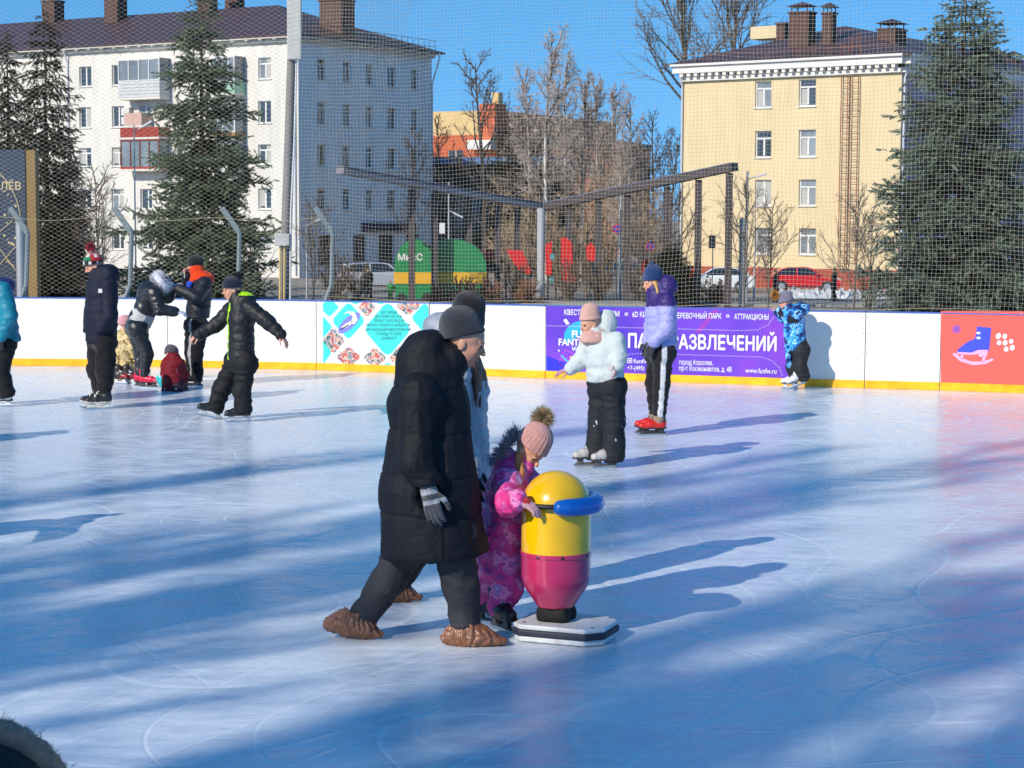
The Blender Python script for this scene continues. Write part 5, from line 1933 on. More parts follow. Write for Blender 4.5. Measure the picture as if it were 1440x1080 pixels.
# ---- somebody standing right by the camera, only the top of the head in the frame
g15 = Fig('person in a black hood trimmed with brown fur standing in front of the camera', (-45, 2650), Y=2.6, s=.86, f=(.2, .98, 0))
bx = P(-42, 1164, 2.6)
zt = bx.z
g15.set(hd=bx, nk=bx + V3(0, -.03, -.20), ch=bx + V3(0, -.02, -.38), pv=bx + V3(0, 0, -.72), shA=bx + V3(.18, -.02, -.26), elA=bx + V3(.25, .02, -.52), wrA=bx + V3(.22, .14, -.72),
        shB=bx + V3(-.18, -.02, -.26), elB=bx + V3(-.25, .02, -.52), wrB=bx + V3(-.22, .14, -.72), hipA=bx + V3(.08, 0, -.76), knA=bx + V3(.09, .03, -1.03), anA=bx + V3(.09, 0, .13 - zt),
        hipB=bx + V3(-.08, 0, -.76), knB=bx + V3(-.09, .03, -1.03), anB=bx + V3(-.09, 0, .13 - zt))
g15.base = V3(bx.x, bx.y, 0)
g15.body((.1, .98, -.1), H=.215, h=.013)
g15.trousers(BLACK, h=.014)
g15.jacket((.012, .012, .014), bx + V3(0, 0, -.80), rh=.21, rc=.19, m=M_DULL, h=.013)
sdf_obj('hood', [ell(bx + V3(0, -.02, .0), (.122, .14, .122), None), cap(bx + V3(0, -.06, -.1), bx + V3(0, -.05, -.2), .115, .14)], .010, M_DULL, g15.root, {0: (.010, .010, .012)}, wr=[(.006, (12, 12, 14))])
th = RNG.uniform(0, 2 * PI, 14000)
ring = np.array(bx) + np.stack([np.cos(th) * .116, np.full(14000, .05), np.sin(th) * .118 + .006], 1) + RNG.normal(0, .008, (14000, 3))
rdv = np.stack([np.cos(th), np.full(14000, .3), np.sin(th)], 1)
sdf_obj('hood_edge', [cap(bx + V3(.112 * math.cos(q), .05, .113 * math.sin(q) + .006), bx + V3(.112 * math.cos(q + .3), .05, .113 * math.sin(q + .3) + .006), .017) for q in [k * .3 for k in range(21)]], .006, M_FUR, g15.root, {0: srgb(140, 116, 102)}, wr=[(.003, (60, 60, 60))])
fur_mesh('fur_trim', ring, rdv, .012, .0009, srgb(190, 160, 140), g15.root, 1.1)
for q, w_ in ((1, g15.j['wrA']), (-1, g15.j['wrB'])):
    g15.glove(w_, (0, .3, -.9), (-q, 0, 0), (0, 1, 0), (.015, .015, .017), L=.16, h=.007)
for q in (-1, 1):
    skate(g15.root, V3(bx.x + .09 * q, bx.y + .04, 0), (.1, 1, 0), L=.25, shaft=.16, h=.009)


# ---- the skating aid: a plain two-colour push post on a white sliding base (stands in for the one in the photograph)
gc = G(797, 897)
aid = empty('skating_aid', gc, 'yellow and magenta push-along skating aid with blue bumper on a white sliding base', 'skating aid')
AX = V3(.93, -.36, 0).normalized()       # its front
AY = Z1.cross(AX)
gloss = mat('glazed_plastic_yellow', srgb(238, 186, 6), .22, var=.10, vscale=9, coat=.6, spec=.5, rvar=.08, bump=.04, bscale=5)
def octo(hx, hy, ch_, z):
    q = [(-hx + ch_, -hy), (hx - ch_ * 1.6, -hy), (hx, -hy + ch_ * 1.6), (hx, hy - ch_ * 1.6), (hx - ch_ * 1.6, hy), (-hx + ch_, hy), (-hx, hy - ch_), (-hx, -hy + ch_)]
    return [gc + AX * x + AY * y + Z1 * z for x, y in q]


m_basew = ramp_mat('base_white', [(.30, (.36, .35, .34)), (.40, (.58, .58, .58)), (.55, (.68, .68, .69)), (.72, (.60, .60, .62))], scale=9, rough=.45, detail=8, bump=.15)
for nm, hx, hy, z0, z1, mm in (('runner_plate', .236, .184, .004, .034, m_basew), ('rubber_band', .247, .195, .034, .066, mat('band_rubber', (.020, .024, .045), .6, var=.25, vscale=14)), ('deck', .240, .188, .066, .092, m_basew)):
    mb = MB()
    mb.prism(octo(hx, hy, .05, z0), Z1 * (z1 - z0))
    part(mb, nm, mm, aid, bevel=.008)
mb = MB()
for sx in (-1, 1):
    for sy in (-1, 1):
        mb = MB()
        mb.lathe(gc + AX * (.185 * sx) + AY * (.135 * sy) + Z1 * .0925, [(.010, 0), (.010, .003), (.004, .005)], 10)
        part(mb, 'screw', M_STEEL, aid)
bc = V3((gc - AX * .062).x, (gc - AX * .062).y, 0)
za, zm, zt = .165, .44, .862


def aidprof(z):
    if z < .20: return .098 + .022 * (z - za) / (.20 - za)
    if z < .33:
        t = (z - .20) / .13
        return .120 + .058 * math.sin(t * PI / 2)
    if z < .68: return .178
    t = min(1, (z - .68) / (zt - .68))
    return .178 * math.sqrt(max(0, 1 - t * t))


zs = [za + (zm - za) * k / 18 for k in range(19)]
mb = MB().lathe(bc, [(aidprof(z), z) for z in zs], 48)
part(mb, 'lower_body', mat('glazed_plastic_magenta', srgb(186, 44, 92), .22, var=.12, vscale=9, coat=.6, rvar=.08, bump=.04, bscale=5), aid, smooth=True)
zs = [zm + .001 + (.68 - zm) * k / 6 for k in range(7)] + [.68 + (zt - .68) * math.sin(k / 14 * PI / 2) for k in range(1, 15)]
mb = MB().lathe(bc, [(max(aidprof(z), .002), z) for z in zs], 48)
part(mb, 'upper_body', gloss, aid, smooth=True)
mb = MB().lathe(bc, [(.1795, zm - .012), (.183, zm - .008), (.183, zm + .008), (.1795, zm + .012)], 48)
part(mb, 'band', MATS['glazed_plastic_magenta'], aid, smooth=True)
for a_ in (-100, -60, -10, 40, 120, 200):
    dv = AX * math.cos(math.radians(a_)) + AY * math.sin(math.radians(a_))
    mb = MB()
    mb.lathe(bc + dv * .182 + Z1 * zm, [(.008, 0), (.008, .003), (.003, .005)], 10, dv)
    part(mb, 'rivet', mat('rivet_black', (.02, .02, .022), .35), aid)
sdf_obj('pedestal', [cap(bc + AX * .05 + AY * .05 + Z1 * .12, bc - AX * .03 + AY * .05 + Z1 * .12, .045, .045), cap(bc + AX * .05 - AY * .05 + Z1 * .12, bc - AX * .03 - AY * .05 + Z1 * .12, .045, .045), rbox(bc + Z1 * .13, (.08, .08, .04), (AX, AY, Z1), .02, k=.02)],
        .006, M_DULL, aid, {0: (.012, .012, .012)})
hz = .705
mb = MB()
pts = []
for k in range(25):
    a = math.radians(38 + (360 - 76) * k / 24)
    pts.append(bc + AX * (.195 * math.cos(a)) + AY * (.215 * math.sin(a)) + Z1 * hz)
mb.tube(pts, .013, 10)
part(mb, 'handlebar', mat('black_rubber', (.015, .015, .016), .55), aid, smooth=True)
for q in (-1, 1):
    mb = MB()
    c_ = bc + AX * .155 + AY * (.14 * q) + Z1 * hz
    mb.box(c_, (.022, .018, .024), (AX, AY, Z1))
    part(mb, 'bracket', mat('bracket_white', (.7, .7, .7), .4), aid, bevel=.005)
bq = [bc + (AX * math.cos(math.radians(-64 + 128 * k / 12)) + AY * math.sin(math.radians(-64 + 128 * k / 12))) * .205 + Z1 * (hz - .005) for k in range(13)]
sdf_obj('bumper', [cap(bq[k], bq[k + 1], .040, k=.02) for k in range(12)], .006, mat('bumper_blue', srgb(10, 98, 190), .3, coat=.4, var=.05), aid)


# ---- two skaters out of the frame on the left: only their shadows reach the picture
def copy_tree(o, parent=None):
    c = o.copy()
    COL.objects.link(c)
    c.parent = parent
    for ch_ in list(o.children):
        copy_tree(ch_, c)
    return c


for src, loc, lb in ((b14, (-4.75, 11.7, 0), 'boy in a black puffer jacket skating outside the left edge'), (w6, (-6.35, 16.9, 0), 'woman in a lilac puffer jacket skating outside the left edge')):
    c = copy_tree(src.root)
    c.location = loc
    c['label'] = lb
# ------------------------------------------------------------------ houses
m_glass = mat('window_glass', (.035, .045, .055), .08, var=.5, vscale=.35, spec=.9)
m_glass_pale = mat('window_glass_pale', (.20, .23, .25), .12, var=.5, vscale=.5, spec=.8)  # paler glass for some of the panes
m_frame = mat('window_frame_white', (.74, .73, .70), .5, var=.05)
m_frame_brown = mat('window_frame_brown', (.10, .06, .045), .6, var=.1)
m_curtain = mat('curtain', (.42, .42, .40), .8, var=.2, vscale=3, stretch=(6, 6, 1))


class Facade:
    def __init__(self, C, d, outward):
        self.C, self.d, self.n = Vector(C), Vector(d).normalized(), Vector(outward).normalized()

    def hit(self, px, py):
        r = ray(px, py)
        t = (self.C - CAM).dot(self.n) / r.dot(self.n)
        p = CAM + r * t
        return (p - self.C).dot(self.d), p.z

    def at(self, s, z, out=0.0):
        return V3(self.C.x, self.C.y, 0) + self.d * s + self.n * out + Z1 * z

    def wall(self, root, s0, s1, z0, z1, wins, m, rev=.22, name='wall'):
        ss = sorted({s0, s1} | {w[0] for w in wins} | {w[1] for w in wins})
        zs = sorted({z0, z1} | {w[2] for w in wins} | {w[3] for w in wins})
        ss = [s for s in ss if s0 - 1e-6 <= s <= s1 + 1e-6]
        zs = [z for z in zs if z0 - 1e-6 <= z <= z1 + 1e-6]
        mb = MB()
        flip = self.d.cross(Z1).dot(self.n) < 0

        def q(a, b, c, d):
            mb.quad(*((d, c, b, a) if flip else (a, b, c, d)))
        for i in range(len(ss) - 1):
            cs = (ss[i] + ss[i + 1]) / 2
            k = 0
            while k < len(zs) - 1:
                cz = (zs[k] + zs[k + 1]) / 2
                if any(w[0] < cs < w[1] and w[2] < cz < w[3] for w in wins):
                    k += 1
                    continue
                k2 = k
                while k2 + 1 < len(zs) - 1 and not any(w[0] < cs < w[1] and w[2] < (zs[k2 + 1] + zs[k2 + 2]) / 2 < w[3] for w in wins):
                    k2 += 1
                q(self.at(ss[i], zs[k]), self.at(ss[i + 1], zs[k]), self.at(ss[i + 1], zs[k2 + 1]), self.at(ss[i], zs[k2 + 1]))
                k = k2 + 1
        for (a, b, c, d) in wins:
            A = lambda s, z, o=0.0: self.at(s, z, o)
            q(A(a, c), A(a, d), A(a, d, -rev), A(a, c, -rev))
            q(A(b, d), A(b, c), A(b, c, -rev), A(b, d, -rev))
            q(A(a, d), A(b, d), A(b, d, -rev), A(a, d, -rev))
            q(A(b, c), A(a, c), A(a, c, -rev), A(b, c, -rev))
        return part(mb, name, m, root)

    def window(self, root, w, style=0, dep=.18, glass=None, frame=None, sill=True, curtain=None):
        a, b, c, d = w
        W, H = b - a, d - c
        fw = .075
        mb = MB()
        ax = (self.d, self.n, Z1)

        def bx(s, z, hs, hz, o, hd=.03):
            mb.box(self.at(s, z, o), (hs, hd, hz), ax)
        bx(a + fw / 2, (c + d) / 2, fw / 2, H / 2, -dep)
        bx(b - fw / 2, (c + d) / 2, fw / 2, H / 2, -dep)
        bx((a + b) / 2, d - fw / 2, W / 2 - fw, fw / 2, -dep)
        bx((a + b) / 2, c + fw / 2, W / 2 - fw, fw / 2, -dep)
        if style == 0:       # two sashes
            bx((a + b) / 2, (c + d) / 2, .06, H / 2 - fw, -dep)
        elif style == 1:     # transom over two sashes
            zt = c + H * .72
            bx((a + b) / 2, zt, W / 2 - fw, .05, -dep)
            bx((a + b) / 2, (c + fw + zt) / 2, .055, (zt - c - fw) / 2 - .05, -dep)
        elif style == 2:     # old small-paned casement
            zt = c + H * .7
            bx(a + W * .42, (c + d) / 2, .05, H / 2 - fw, -dep)
            bx(a + W * .21 + fw / 2, zt, W * .21 - fw / 2 - .03, .035, -dep)
        if sill:
            mb.box(self.at((a + b) / 2, c - .03, .03), (W / 2 + .07, .07, .028), ax)
        o = part(mb, 'window', frame or m_frame, root)
        mb = MB()
        mb.box(self.at((a + b) / 2, (c + d) / 2, -dep - .015), (W / 2 - .01, .008, H / 2 - .01), ax)
        part(mb, 'pane', glass or m_glass, o)
        if curtain:
            mb = MB()
            mb.box(self.at(a + W * curtain[0], c + H * curtain[2], -dep + .0), (W * curtain[1], .004, H * curtain[3]), ax)
            part(mb, 'curtain', m_curtain, o)
        return o


def wspec(fc, xs, ys, ref=None):
    """window rectangles on a facade from photograph columns and rows (rows measured in the column ref)"""
    rx = ref if ref is not None else (xs[0][0] + xs[0][1]) / 2
    out = []
    for (y0, y1) in ys:
        zb, zt = fc.hit(rx, y1)[1], fc.hit(rx, y0)[1]
        row = []
        for (x0, x1) in xs:
            s0, s1 = fc.hit(x0, y0)[0], fc.hit(x1, y0)[0]
            row.append((min(s0, s1), max(s0, s1), zb, zt))
        out.append(row)
    return out


rw = random.Random(5)
m_cream = mat('cream_render', (.66, .64, .585), .9, var=.13, vscale=.9, bump=.15, bscale=6, stretch=(1, 1, .22))
m_cream_trim = mat('cream_trim', (.66, .63, .56), .85, var=.06, vscale=1)
m_roof = mat('brown_metal_tiles', srgb(74, 54, 58), .5, var=.16, vscale=1.6, bump=.8, bscale=3.2, spec=.4)
m_brick_dark = mat('dark_chimney_brick', srgb(86, 62, 56), .85, var=.25, vscale=4, bump=.3, bscale=12)
m_pipe = mat('downpipe', srgb(196, 200, 208), .45, var=.06)
m_black = mat('black_iron', (.015, .015, .017), .5, var=.1)

# ---- white five storey block on the left
C1 = P(421, 395, 135)
C1.z = GZ
d1, d2 = V3(-.853, .521, 0).normalized(), V3(.521, .853, 0).normalized()
n1, n2 = V3(-.521, -.853, 0).normalized(), V3(.853, -.521, 0).normalized()
fa, fb = Facade(C1, d1, n1), Facade(C1, d2, n2)
wb = empty('apartment_block', C1, 'long cream white five storey apartment block with brown roof and mixed balconies', 'building')
zeave = fa.hit(421, 52)[1]
LF, LS = 52.0, fb.hit(607, 200)[0]
rows = [(81, 111), (142, 173), (203, 231), (265, 294), (326, 354)]
colsA = [(363, 381), (157, 174), (111, 128)]
wa = wspec(fa, colsA, rows, ref=372)
for r in wa:      # repeats of the row outside the open part of the facade
    w0 = r[0]
    for s in (10.2, 13.6, 33.2, 37.6, 42.0, 46.4):
        r.append((s, s + w0[1] - w0[0], w0[2], w0[3]))
wl = [w for r in wa for w in r]
fa.wall(wb, 0, LF, GZ, zeave, wl, m_cream)
for w in wl:
    st = rw.choice((0, 0, 1, 2))
    fa.window(wb, w, st, glass=rw.choice((m_glass, m_glass, m_glass_pale)), curtain=rw.choice((None, None, (.25, .2, .5, .45), (.7, .22, .55, .4))))
colsB = [(446.7, 458.6), (482, 493), (514.5, 524.5), (545, 557), (578.6, 588)]
wbw = wspec(fb, colsB, [(82, 113), (143, 175), (203, 234), (265, 295)], ref=452)
wl2 = [w for r in wbw for w in r]
shop = [(2.2, 4.2), (6.4, 8.0), (9.6, 11.6), (13.2, 15.0)]
wl2s = [(a, b, GZ + .9, GZ + 3.0) for a, b in shop]
fb.wall(wb, 0, LS, GZ, zeave, wl2 + wl2s, mat('shade_lifted_render', (.80, .79, .78), .9, var=.12, vscale=.9, bump=.15, bscale=6, stretch=(1, 1, .22)), name='side_wall')  # shade on this side lifted in the colour: cream render made paler
for w in wl2:
    fb.window(wb, w, rw.choice((0, 1, 2)), glass=m_glass)
for w in wl2s:
    fb.window(wb, w, 0, glass=m_glass, frame=m_frame_brown)
mb = MB()
mb.box(fb.at(10.8, GZ + 3.55, .12), (3.4, .12, .32), (d2, n2, Z1))
part(mb, 'shop_sign', mat('shop_fascia', srgb(24, 30, 74), .5), wb)
# back walls close the volume
cb_ = C1 + d1 * LF
mb = MB()
for a, b in ((fa.at(LF, 0), fa.at(LF, 0) + d2 * LS), (fb.at(LS, 0), fb.at(LS, 0) + d1 * LF)):
    mb.quad(a + Z1 * GZ, b + Z1 * GZ, b + Z1 * zeave, a + Z1 * zeave)
part(mb, 'rear_wall', m_cream, wb)
# cornice, eaves, roof
mb = MB()
for (f_, L) in ((fa, LF), (fb, LS)):
    ax = (f_.d, f_.n, Z1)
    mb.box(f_.at(L / 2, zeave - .18, .16), (L / 2, .16, .10), ax)
    mb.box(f_.at(L / 2, zeave + .06, .34), (L / 2 + .3, .36, .10), ax)
    k = .4
    while k < L - .2:
        mb.box(f_.at(k, zeave - .06, .42), (.12, .22, .07), ax)
        k += 1.25
part(mb, 'cornice', m_cream_trim, wb)
rh = 2.6
R0 = [fa.at(LF + .7, zeave + .19, 0) + n1 * .75, C1 * 1, fb.at(LS + .7, zeave + .19, 0) + n2 * .75]
c00 = V3(C1.x, C1.y, zeave + .17) + n1 * .75 + n2 * .75
c10 = c00 + d1 * (LF + 1.5)
c01 = c00 + d2 * (LS + 1.5)
c11 = c10 + d2 * (LS + 1.5)
hd = (LS + 1.5) / 2
r0 = c00 + d1 * hd + d2 * hd + Z1 * rh * 1.25
r1 = c10 - d1 * hd + d2 * hd + Z1 * rh * 1.25
mb = MB()
mb.add([c00, c10, c11, c01, r0, r1], [(1, 0, 4, 5), (0, 3, 4), (3, 2, 5, 4), (2, 1, 5)])
mb.add([v - Z1 * .12 for v in (c00, c10, c11, c01)] + [c00, c10, c11, c01], [(0, 1, 5, 4), (1, 2, 6, 5), (2, 3, 7, 6), (3, 0, 4, 7), (3, 2, 1, 0)])
rf = part(mb, 'roof', m_roof, wb)


def chimney(root, base, w, d, h, ax, m=m_brick_dark, capn=True):
    mb = MB()
    mb.box(base + Z1 * (h / 2 - .6), (w / 2, d / 2, h / 2 + .6), ax)
    mb.box(base + Z1 * (h + .06), (w / 2 + .08, d / 2 + .08, .06), ax)
    o = part(mb, 'chimney', m, root)
    if capn:
        mb = MB()
        for sx in (-1, 1):
            for sy in (-1, 1):
                mb.box(base + ax[0] * sx * w * .4 + ax[1] * sy * d * .4 + Z1 * (h + .27), (.03, .03, .16), ax)
        a = base + Z1 * (h + .44)
        e0, e1 = ax[0] * (w / 2 + .15), ax[1] * (d / 2 + .15)
        mb.add([a - e0 - e1, a + e0 - e1, a + e0 + e1, a - e0 + e1, a + Z1 * .32], [(0, 1, 4), (1, 2, 4), (2, 3, 4), (3, 0, 4), (3, 2, 1, 0)])
        part(mb, 'chimney_cap', m_roof, o)
    return o


ax1 = (d1, n1, Z1)
for (px, py, Y, w, h) in ((75, 42, 158, 1.4, 2.2), (163, 40, 153, 1.4, 2.4), (292, 18, 149, 1.2, 2.0), (474, 36, 142, 2.0, 1.7), (330, 2, 152, 1.2, 1.6)):
    b = P(px, py, Y)
    chimney(rf, b, w, w * .8, h, ax1)
mb = MB()
for k in range(0, 23):
    s = .3 + k * (LS - .6) / 22
    mb.bar(fb.at(s, zeave + .2, .55), fb.at(s, zeave + 1.0, .45), .035)
for zz in (.55, 1.0):
    mb.bar(fb.at(0, zeave + zz, .5), fb.at(LS, zeave + zz, .5), .035)
part(mb, 'roof_railing', m_black, rf)
mb = MB()
mb.tube([fb.at(LS - .1, zeave + .1, .75), fb.at(LS - .1, zeave - .3, .8), fb.at(LS - .1, zeave - 2.2, .12), fb.at(LS - .1, GZ + .3, .12)], .07, 6)
part(mb, 'downpipe', m_pipe, wb)
mb = MB()
mb.tube([fa.at(.25, zeave, .5), fa.at(.25, zeave - 1, .1), fa.at(.25, GZ + .2, .1)], .07, 6)
part(mb, 'downpipe', m_pipe, wb)
mb = MB()
s_ = fa.hit(97, 150)[0]
mb.tube([fa.at(s_, zeave, .5), fa.at(s_, zeave - 1, .1), fa.at(s_, GZ + .2, .1)], .07, 6)
part(mb, 'downpipe', m_pipe, wb)


def balcony(px0, px1, yb, yp, yt, kind, colr, glass=True):
    """slab at photo row yb, parapet up to yp, glazing up to yt"""
    s0, s1 = sorted((fa.hit(px0, 150)[0], fa.hit(px1, 150)[0]))
    xm = (px0 + px1) / 2
    zb, zp, zt = (fa.hit(xm, y)[1] for y in (yb, yp, yt))
    D = 1.15
    ax = (d1, n1, Z1)
    mb = MB()
    cs, hs = (s0 + s1) / 2, (s1 - s0) / 2
    mb.box(fa.at(cs, zb - .08, D / 2 + .01), (hs, D / 2, .08), ax)
    o = part(mb, 'balcony', m_cream_trim, wb)
    mp = mat('balcony_%s' % kind, colr, .6, var=.1, vscale=2)
    mb = MB()
    n = max(3, int((zp - zb) / .22)) if kind.startswith('siding') else 1
    for k in range(n):
        z0, z1 = zb + (zp - zb) * k / n, zb + (zp - zb) * (k + 1) / n - (.02 if n > 1 else 0)
        mb.box(fa.at(cs, (z0 + z1) / 2, D), (hs, .03, (z1 - z0) / 2), ax)
        for s in (s0 + .03, s1 - .03):
            mb.box(fa.at(s, (z0 + z1) / 2, D / 2), (.03, D / 2 - .03, (z1 - z0) / 2), ax)
    part(mb, 'parapet', mp, o)
    if glass and yt < yp - 4:
        mb = MB()
        n = 4
        for k in range(n + 1):
            s = s0 + .04 + (2 * hs - .08) * k / n
            mb.box(fa.at(s, (zp + zt) / 2, D), (.035, .035, (zt - zp) / 2), ax)
        for z in (zp + .03, zt - .03):
            mb.box(fa.at(cs, z, D - .002), (hs - .001, .03, .03), ax)
        mb.box(fa.at(cs, zt + .04, D / 2), (hs + .06, D / 2 + .05, .035), ax)
        part(mb, 'glazing_frame', m_frame if kind != 'open_red' else mat('glazing_red', srgb(120, 50, 36), .6), o)
        mb = MB()
        mb.box(fa.at(cs, (zp + zt) / 2, D - .04), (hs - .05, .006, (zt - zp) / 2 - .03), ax)
        for s in (s0 + .05, s1 - .05):
            mb.box(fa.at(s, (zp + zt) / 2, D / 2 - .03), (.006, D / 2 - .05, (zt - zp) / 2 - .03), ax)
        part(mb, 'glazing', m_glass_pale, o)
    return o


balcony(182, 240, 138, 115, 85, 'siding_white', (.55, .55, .56))
balcony(190, 214, 177, 160, 176, 'panel_pink', srgb(196, 160, 146))
balcony(184, 238, 193.5, 180, 200, 'panel_red', srgb(146, 44, 26))
balcony(184, 238, 238, 236, 198, 'open_red', srgb(170, 60, 36))
balcony(312, 345, 132, 117, 82, 'panel_mint', srgb(150, 190, 165))
balcony(312, 345, 193, 187, 146, 'panel_tan', srgb(150, 110, 70))
balcony(312, 345, 254, 224, 196, 'siding_cream', (.55, .54, .5))
for yy in (157, 170):
    s = fa.hit(184, 150)[0]
    z = fa.hit(184, yy)[1]
    mb = MB()
    mb.box(fa.at(s + .2, z, .25), (.4, .16, .28), (d1, n1, Z1))
    part(mb, 'air_conditioner', mat('ac_white', (.62, .61, .58), .5), wb)
    
# ---- yellow block on the right
C2 = P(1262, 398, 115)
C2.z = GZ
e1, e2 = V3(-.809, .587, 0).normalized(), V3(.587, .809, 0).normalized()
k1, k2 = V3(-.587, -.809, 0).normalized(), V3(.809, -.587, 0).normalized()
ya, yb_ = Facade(C2, e1, k1), Facade(C2, e2, k2)
yl = empty('apartment_block', C2, 'pale yellow four storey apartment block with white cornice, red plinth and fire ladders', 'building')
m_yellow = mat('yellow_render', (.69, .555, .33), .9, var=.10, vscale=.9, stretch=(1, 1, .22), bump=.12, bscale=5)
m_red_plinth = mat('red_plinth', srgb(156, 74, 52), .85, var=.15, vscale=3)
m_white_trim = mat('white_trim', (.74, .72, .68), .8, var=.06)
zev = ya.hit(1262, 100)[1]
zpl = ya.hit(1200, 379)[1]
LA, LB = ya.hit(958, 200)[0], 44.0
wy = wspec(ya, [(1123.5, 1147.5), (1062, 1085)], [(111.5, 149.5), (182.5, 220.5), (252.5, 289.5), (321, 358)], ref=1135)
wyl = [w for r in wy for w in r]
ya.wall(yl, 0, LA, zpl, zev, wyl, m_yellow)
glz = [m_glass, m_glass_pale, m_glass_pale, m_glass, m_glass_pale, m_curtain, m_glass_pale, m_glass_pale]
for i, w in enumerate(wyl):
    ya.window(yl, w, 1 if i != 5 else 0, glass=glz[i], curtain=(.72, .18, .35, .3) if i in (0, 1, 2, 4) else None)
wys = []
for s in (3.2, 7.4, 11.6, 15.8, 20, 24.2, 28.4, 32.6, 36.8, 41):
    for w in (wy[0][0], wy[1][0], wy[2][0], wy[3][0]):
        wys.append((s, s + 1.4, w[2], w[3]))
yb_.wall(yl, 0, LB, zpl, zev, wys, mat('shaded_side_render', (.40, .30, .36), .9, var=.06, vscale=.6), name='side_wall')  # yellow render turned dark purple: the side's shade is put into the colour
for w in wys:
    yb_.window(yl, w, 1, glass=m_glass_pale)
mb = MB()
for f_, L in ((ya, LA), (yb_, LB)):
    mb.box(f_.at(L / 2, (GZ + zpl) / 2, .02 - .1), (L / 2 + (.0), .14, (zpl - GZ) / 2), (f_.d, f_.n, Z1))
part(mb, 'plinth', m_red_plinth, yl)
mb = MB()
for a, b in ((ya.at(LA, 0), ya.at(LA, 0) + e2 * LB), (yb_.at(LB, 0), yb_.at(LB, 0) + e1 * LA)):
    mb.quad(a + Z1 * GZ, b + Z1 * GZ, b + Z1 * zev, a + Z1 * zev)
part(mb, 'rear_wall', m_yellow, yl)
mb = MB()
for f_, L in ((ya, LA), (yb_, LB)):
    ax = (f_.d, f_.n, Z1)
    mb.box(f_.at(L / 2, zev + .06, .12), (L / 2 + .02, .14, .14), ax)
    mb.box(f_.at(L / 2, zev + .62, .33), (L / 2 + .3, .36, .22), ax)
    mb.box(f_.at(L / 2, zev + .90, .42), (L / 2 + .4, .46, .07), ax)
    n = int(L / .52)
    for k in range(n):
        mb.box(f_.at(.3 + k * (L - .6) / (n - 1), zev + .30, .36), (.12, .26, .11), ax)
part(mb, 'cornice', m_white_trim, yl)
c00 = V3(C2.x, C2.y, zev + .97) + k1 * .85 + k2 * .85
c10, c01 = c00 + e1 * (LA + 1.7), c00 + e2 * (LB + 1.7)
c11 = c10 + e2 * (LB + 1.7)
hd = (LA + 1.7) / 2
r0 = c00 + e1 * hd + e2 * hd + Z1 * 2.7
r1 = c01 + e1 * hd - e2 * hd + Z1 * 2.7
mb = MB()
mb.add([c00, c10, c11, c01, r0, r1], [(1, 0, 4), (0, 3, 5, 4), (3, 2, 5), (2, 1, 4, 5)])
mb.add([v - Z1 * .1 for v in (c00, c10, c11, c01)] + [c00, c10, c11, c01], [(0, 1, 5, 4), (1, 2, 6, 5), (2, 3, 7, 6), (3, 0, 4, 7), (3, 2, 1, 0)])
rf2 = part(mb, 'roof', m_roof, yl)
ax2 = (e1, k1, Z1)
for (px, py, Y, w, d_, h) in ((1128, 48, 122, 1.35, 1.0, 1.25), (1166, 48, 121, .65, .7, 1.2), (1254, 62, 121, 1.2, 1.6, .8), (1100, 52, 128, .6, .6, .8)):
    chimney(rf2, P(px, py, Y), w, d_, h, ax2, capn=w != .6)
for px, py in ((1383, 100), (1424, 104)):
    chimney(rf2, P(px, py, 140), .9, .9, .9, ax2)
mb = MB()
q0 = P(1086, 47, 134)
mb.box(q0, (1.15, 1.0, .42), ax2)
part(mb, 'attic', m_yellow, rf2)
mb = MB()
for k in range(15):
    s = .2 + k * (LA - .4) / 14
    mb.bar(ya.at(s, zev + .95, .70), ya.at(s, zev + 1.55, .62), .03)
mb.bar(ya.at(0, zev + 1.5, .63), ya.at(LA, zev + 1.5, .63), .03)
part(mb, 'snow_guard', mat('rail_brown', srgb(120, 84, 78), .6), rf2)
mb = MB()
for k in range(44):
    s = .3 + k
    mb.bar(yb_.at(s, zev + .95, .70), yb_.at(s, zev + 1.7, .62), .03)
for zz in (1.3, 1.7):
    mb.bar(yb_.at(0, zev + zz, .64), yb_.at(LB, zev + zz, .64), .03)
part(mb, 'roof_railing', m_black, rf2)
m_rust = mat('rust_paint', srgb(134, 66, 40), .7, var=.15)
for (xa, xb, yt, ybm) in ((1184, 1193, 62, 380), (1197, 1208, 52, 372)):
    sa, sb = ya.hit(xa, 200)[0], ya.hit(xb, 200)[0]
    zt_, zb_ = ya.hit(1195, yt)[1], ya.hit(1195, ybm)[1]
    mb = MB()
    for s in (sa, sb):
        mb.bar(ya.at(s, zb_, .22), ya.at(s, zt_, .22), .05)
    z = zb_ + .2
    while z < zt_:
        mb.bar(ya.at(sa, z, .22), ya.at(sb, z, .22), .028)
        z += .34
    for z in (zb_ + 2, zb_ + 5.5, zb_ + 9.2):
        for s in (sa, sb):
            mb.bar(ya.at(s, z, .0), ya.at(s, z, .22), .035)
    part(mb, 'fire_ladder', m_rust, yl)
mb = MB()
mb.tube([yb_.at(.15, zev + .8, .6), yb_.at(.15, zev - .4, .12), yb_.at(.15, GZ + .2, .12)], .07, 6)
part(mb, 'downpipe', m_pipe, yl)
mb = MB()
mb.tube([ya.at(LA - .1, zev + .8, .6), ya.at(LA - .1, zev - .4, .12), ya.at(LA - .1, GZ + .2, .12)], .07, 6)
part(mb, 'downpipe', m_pipe, yl)

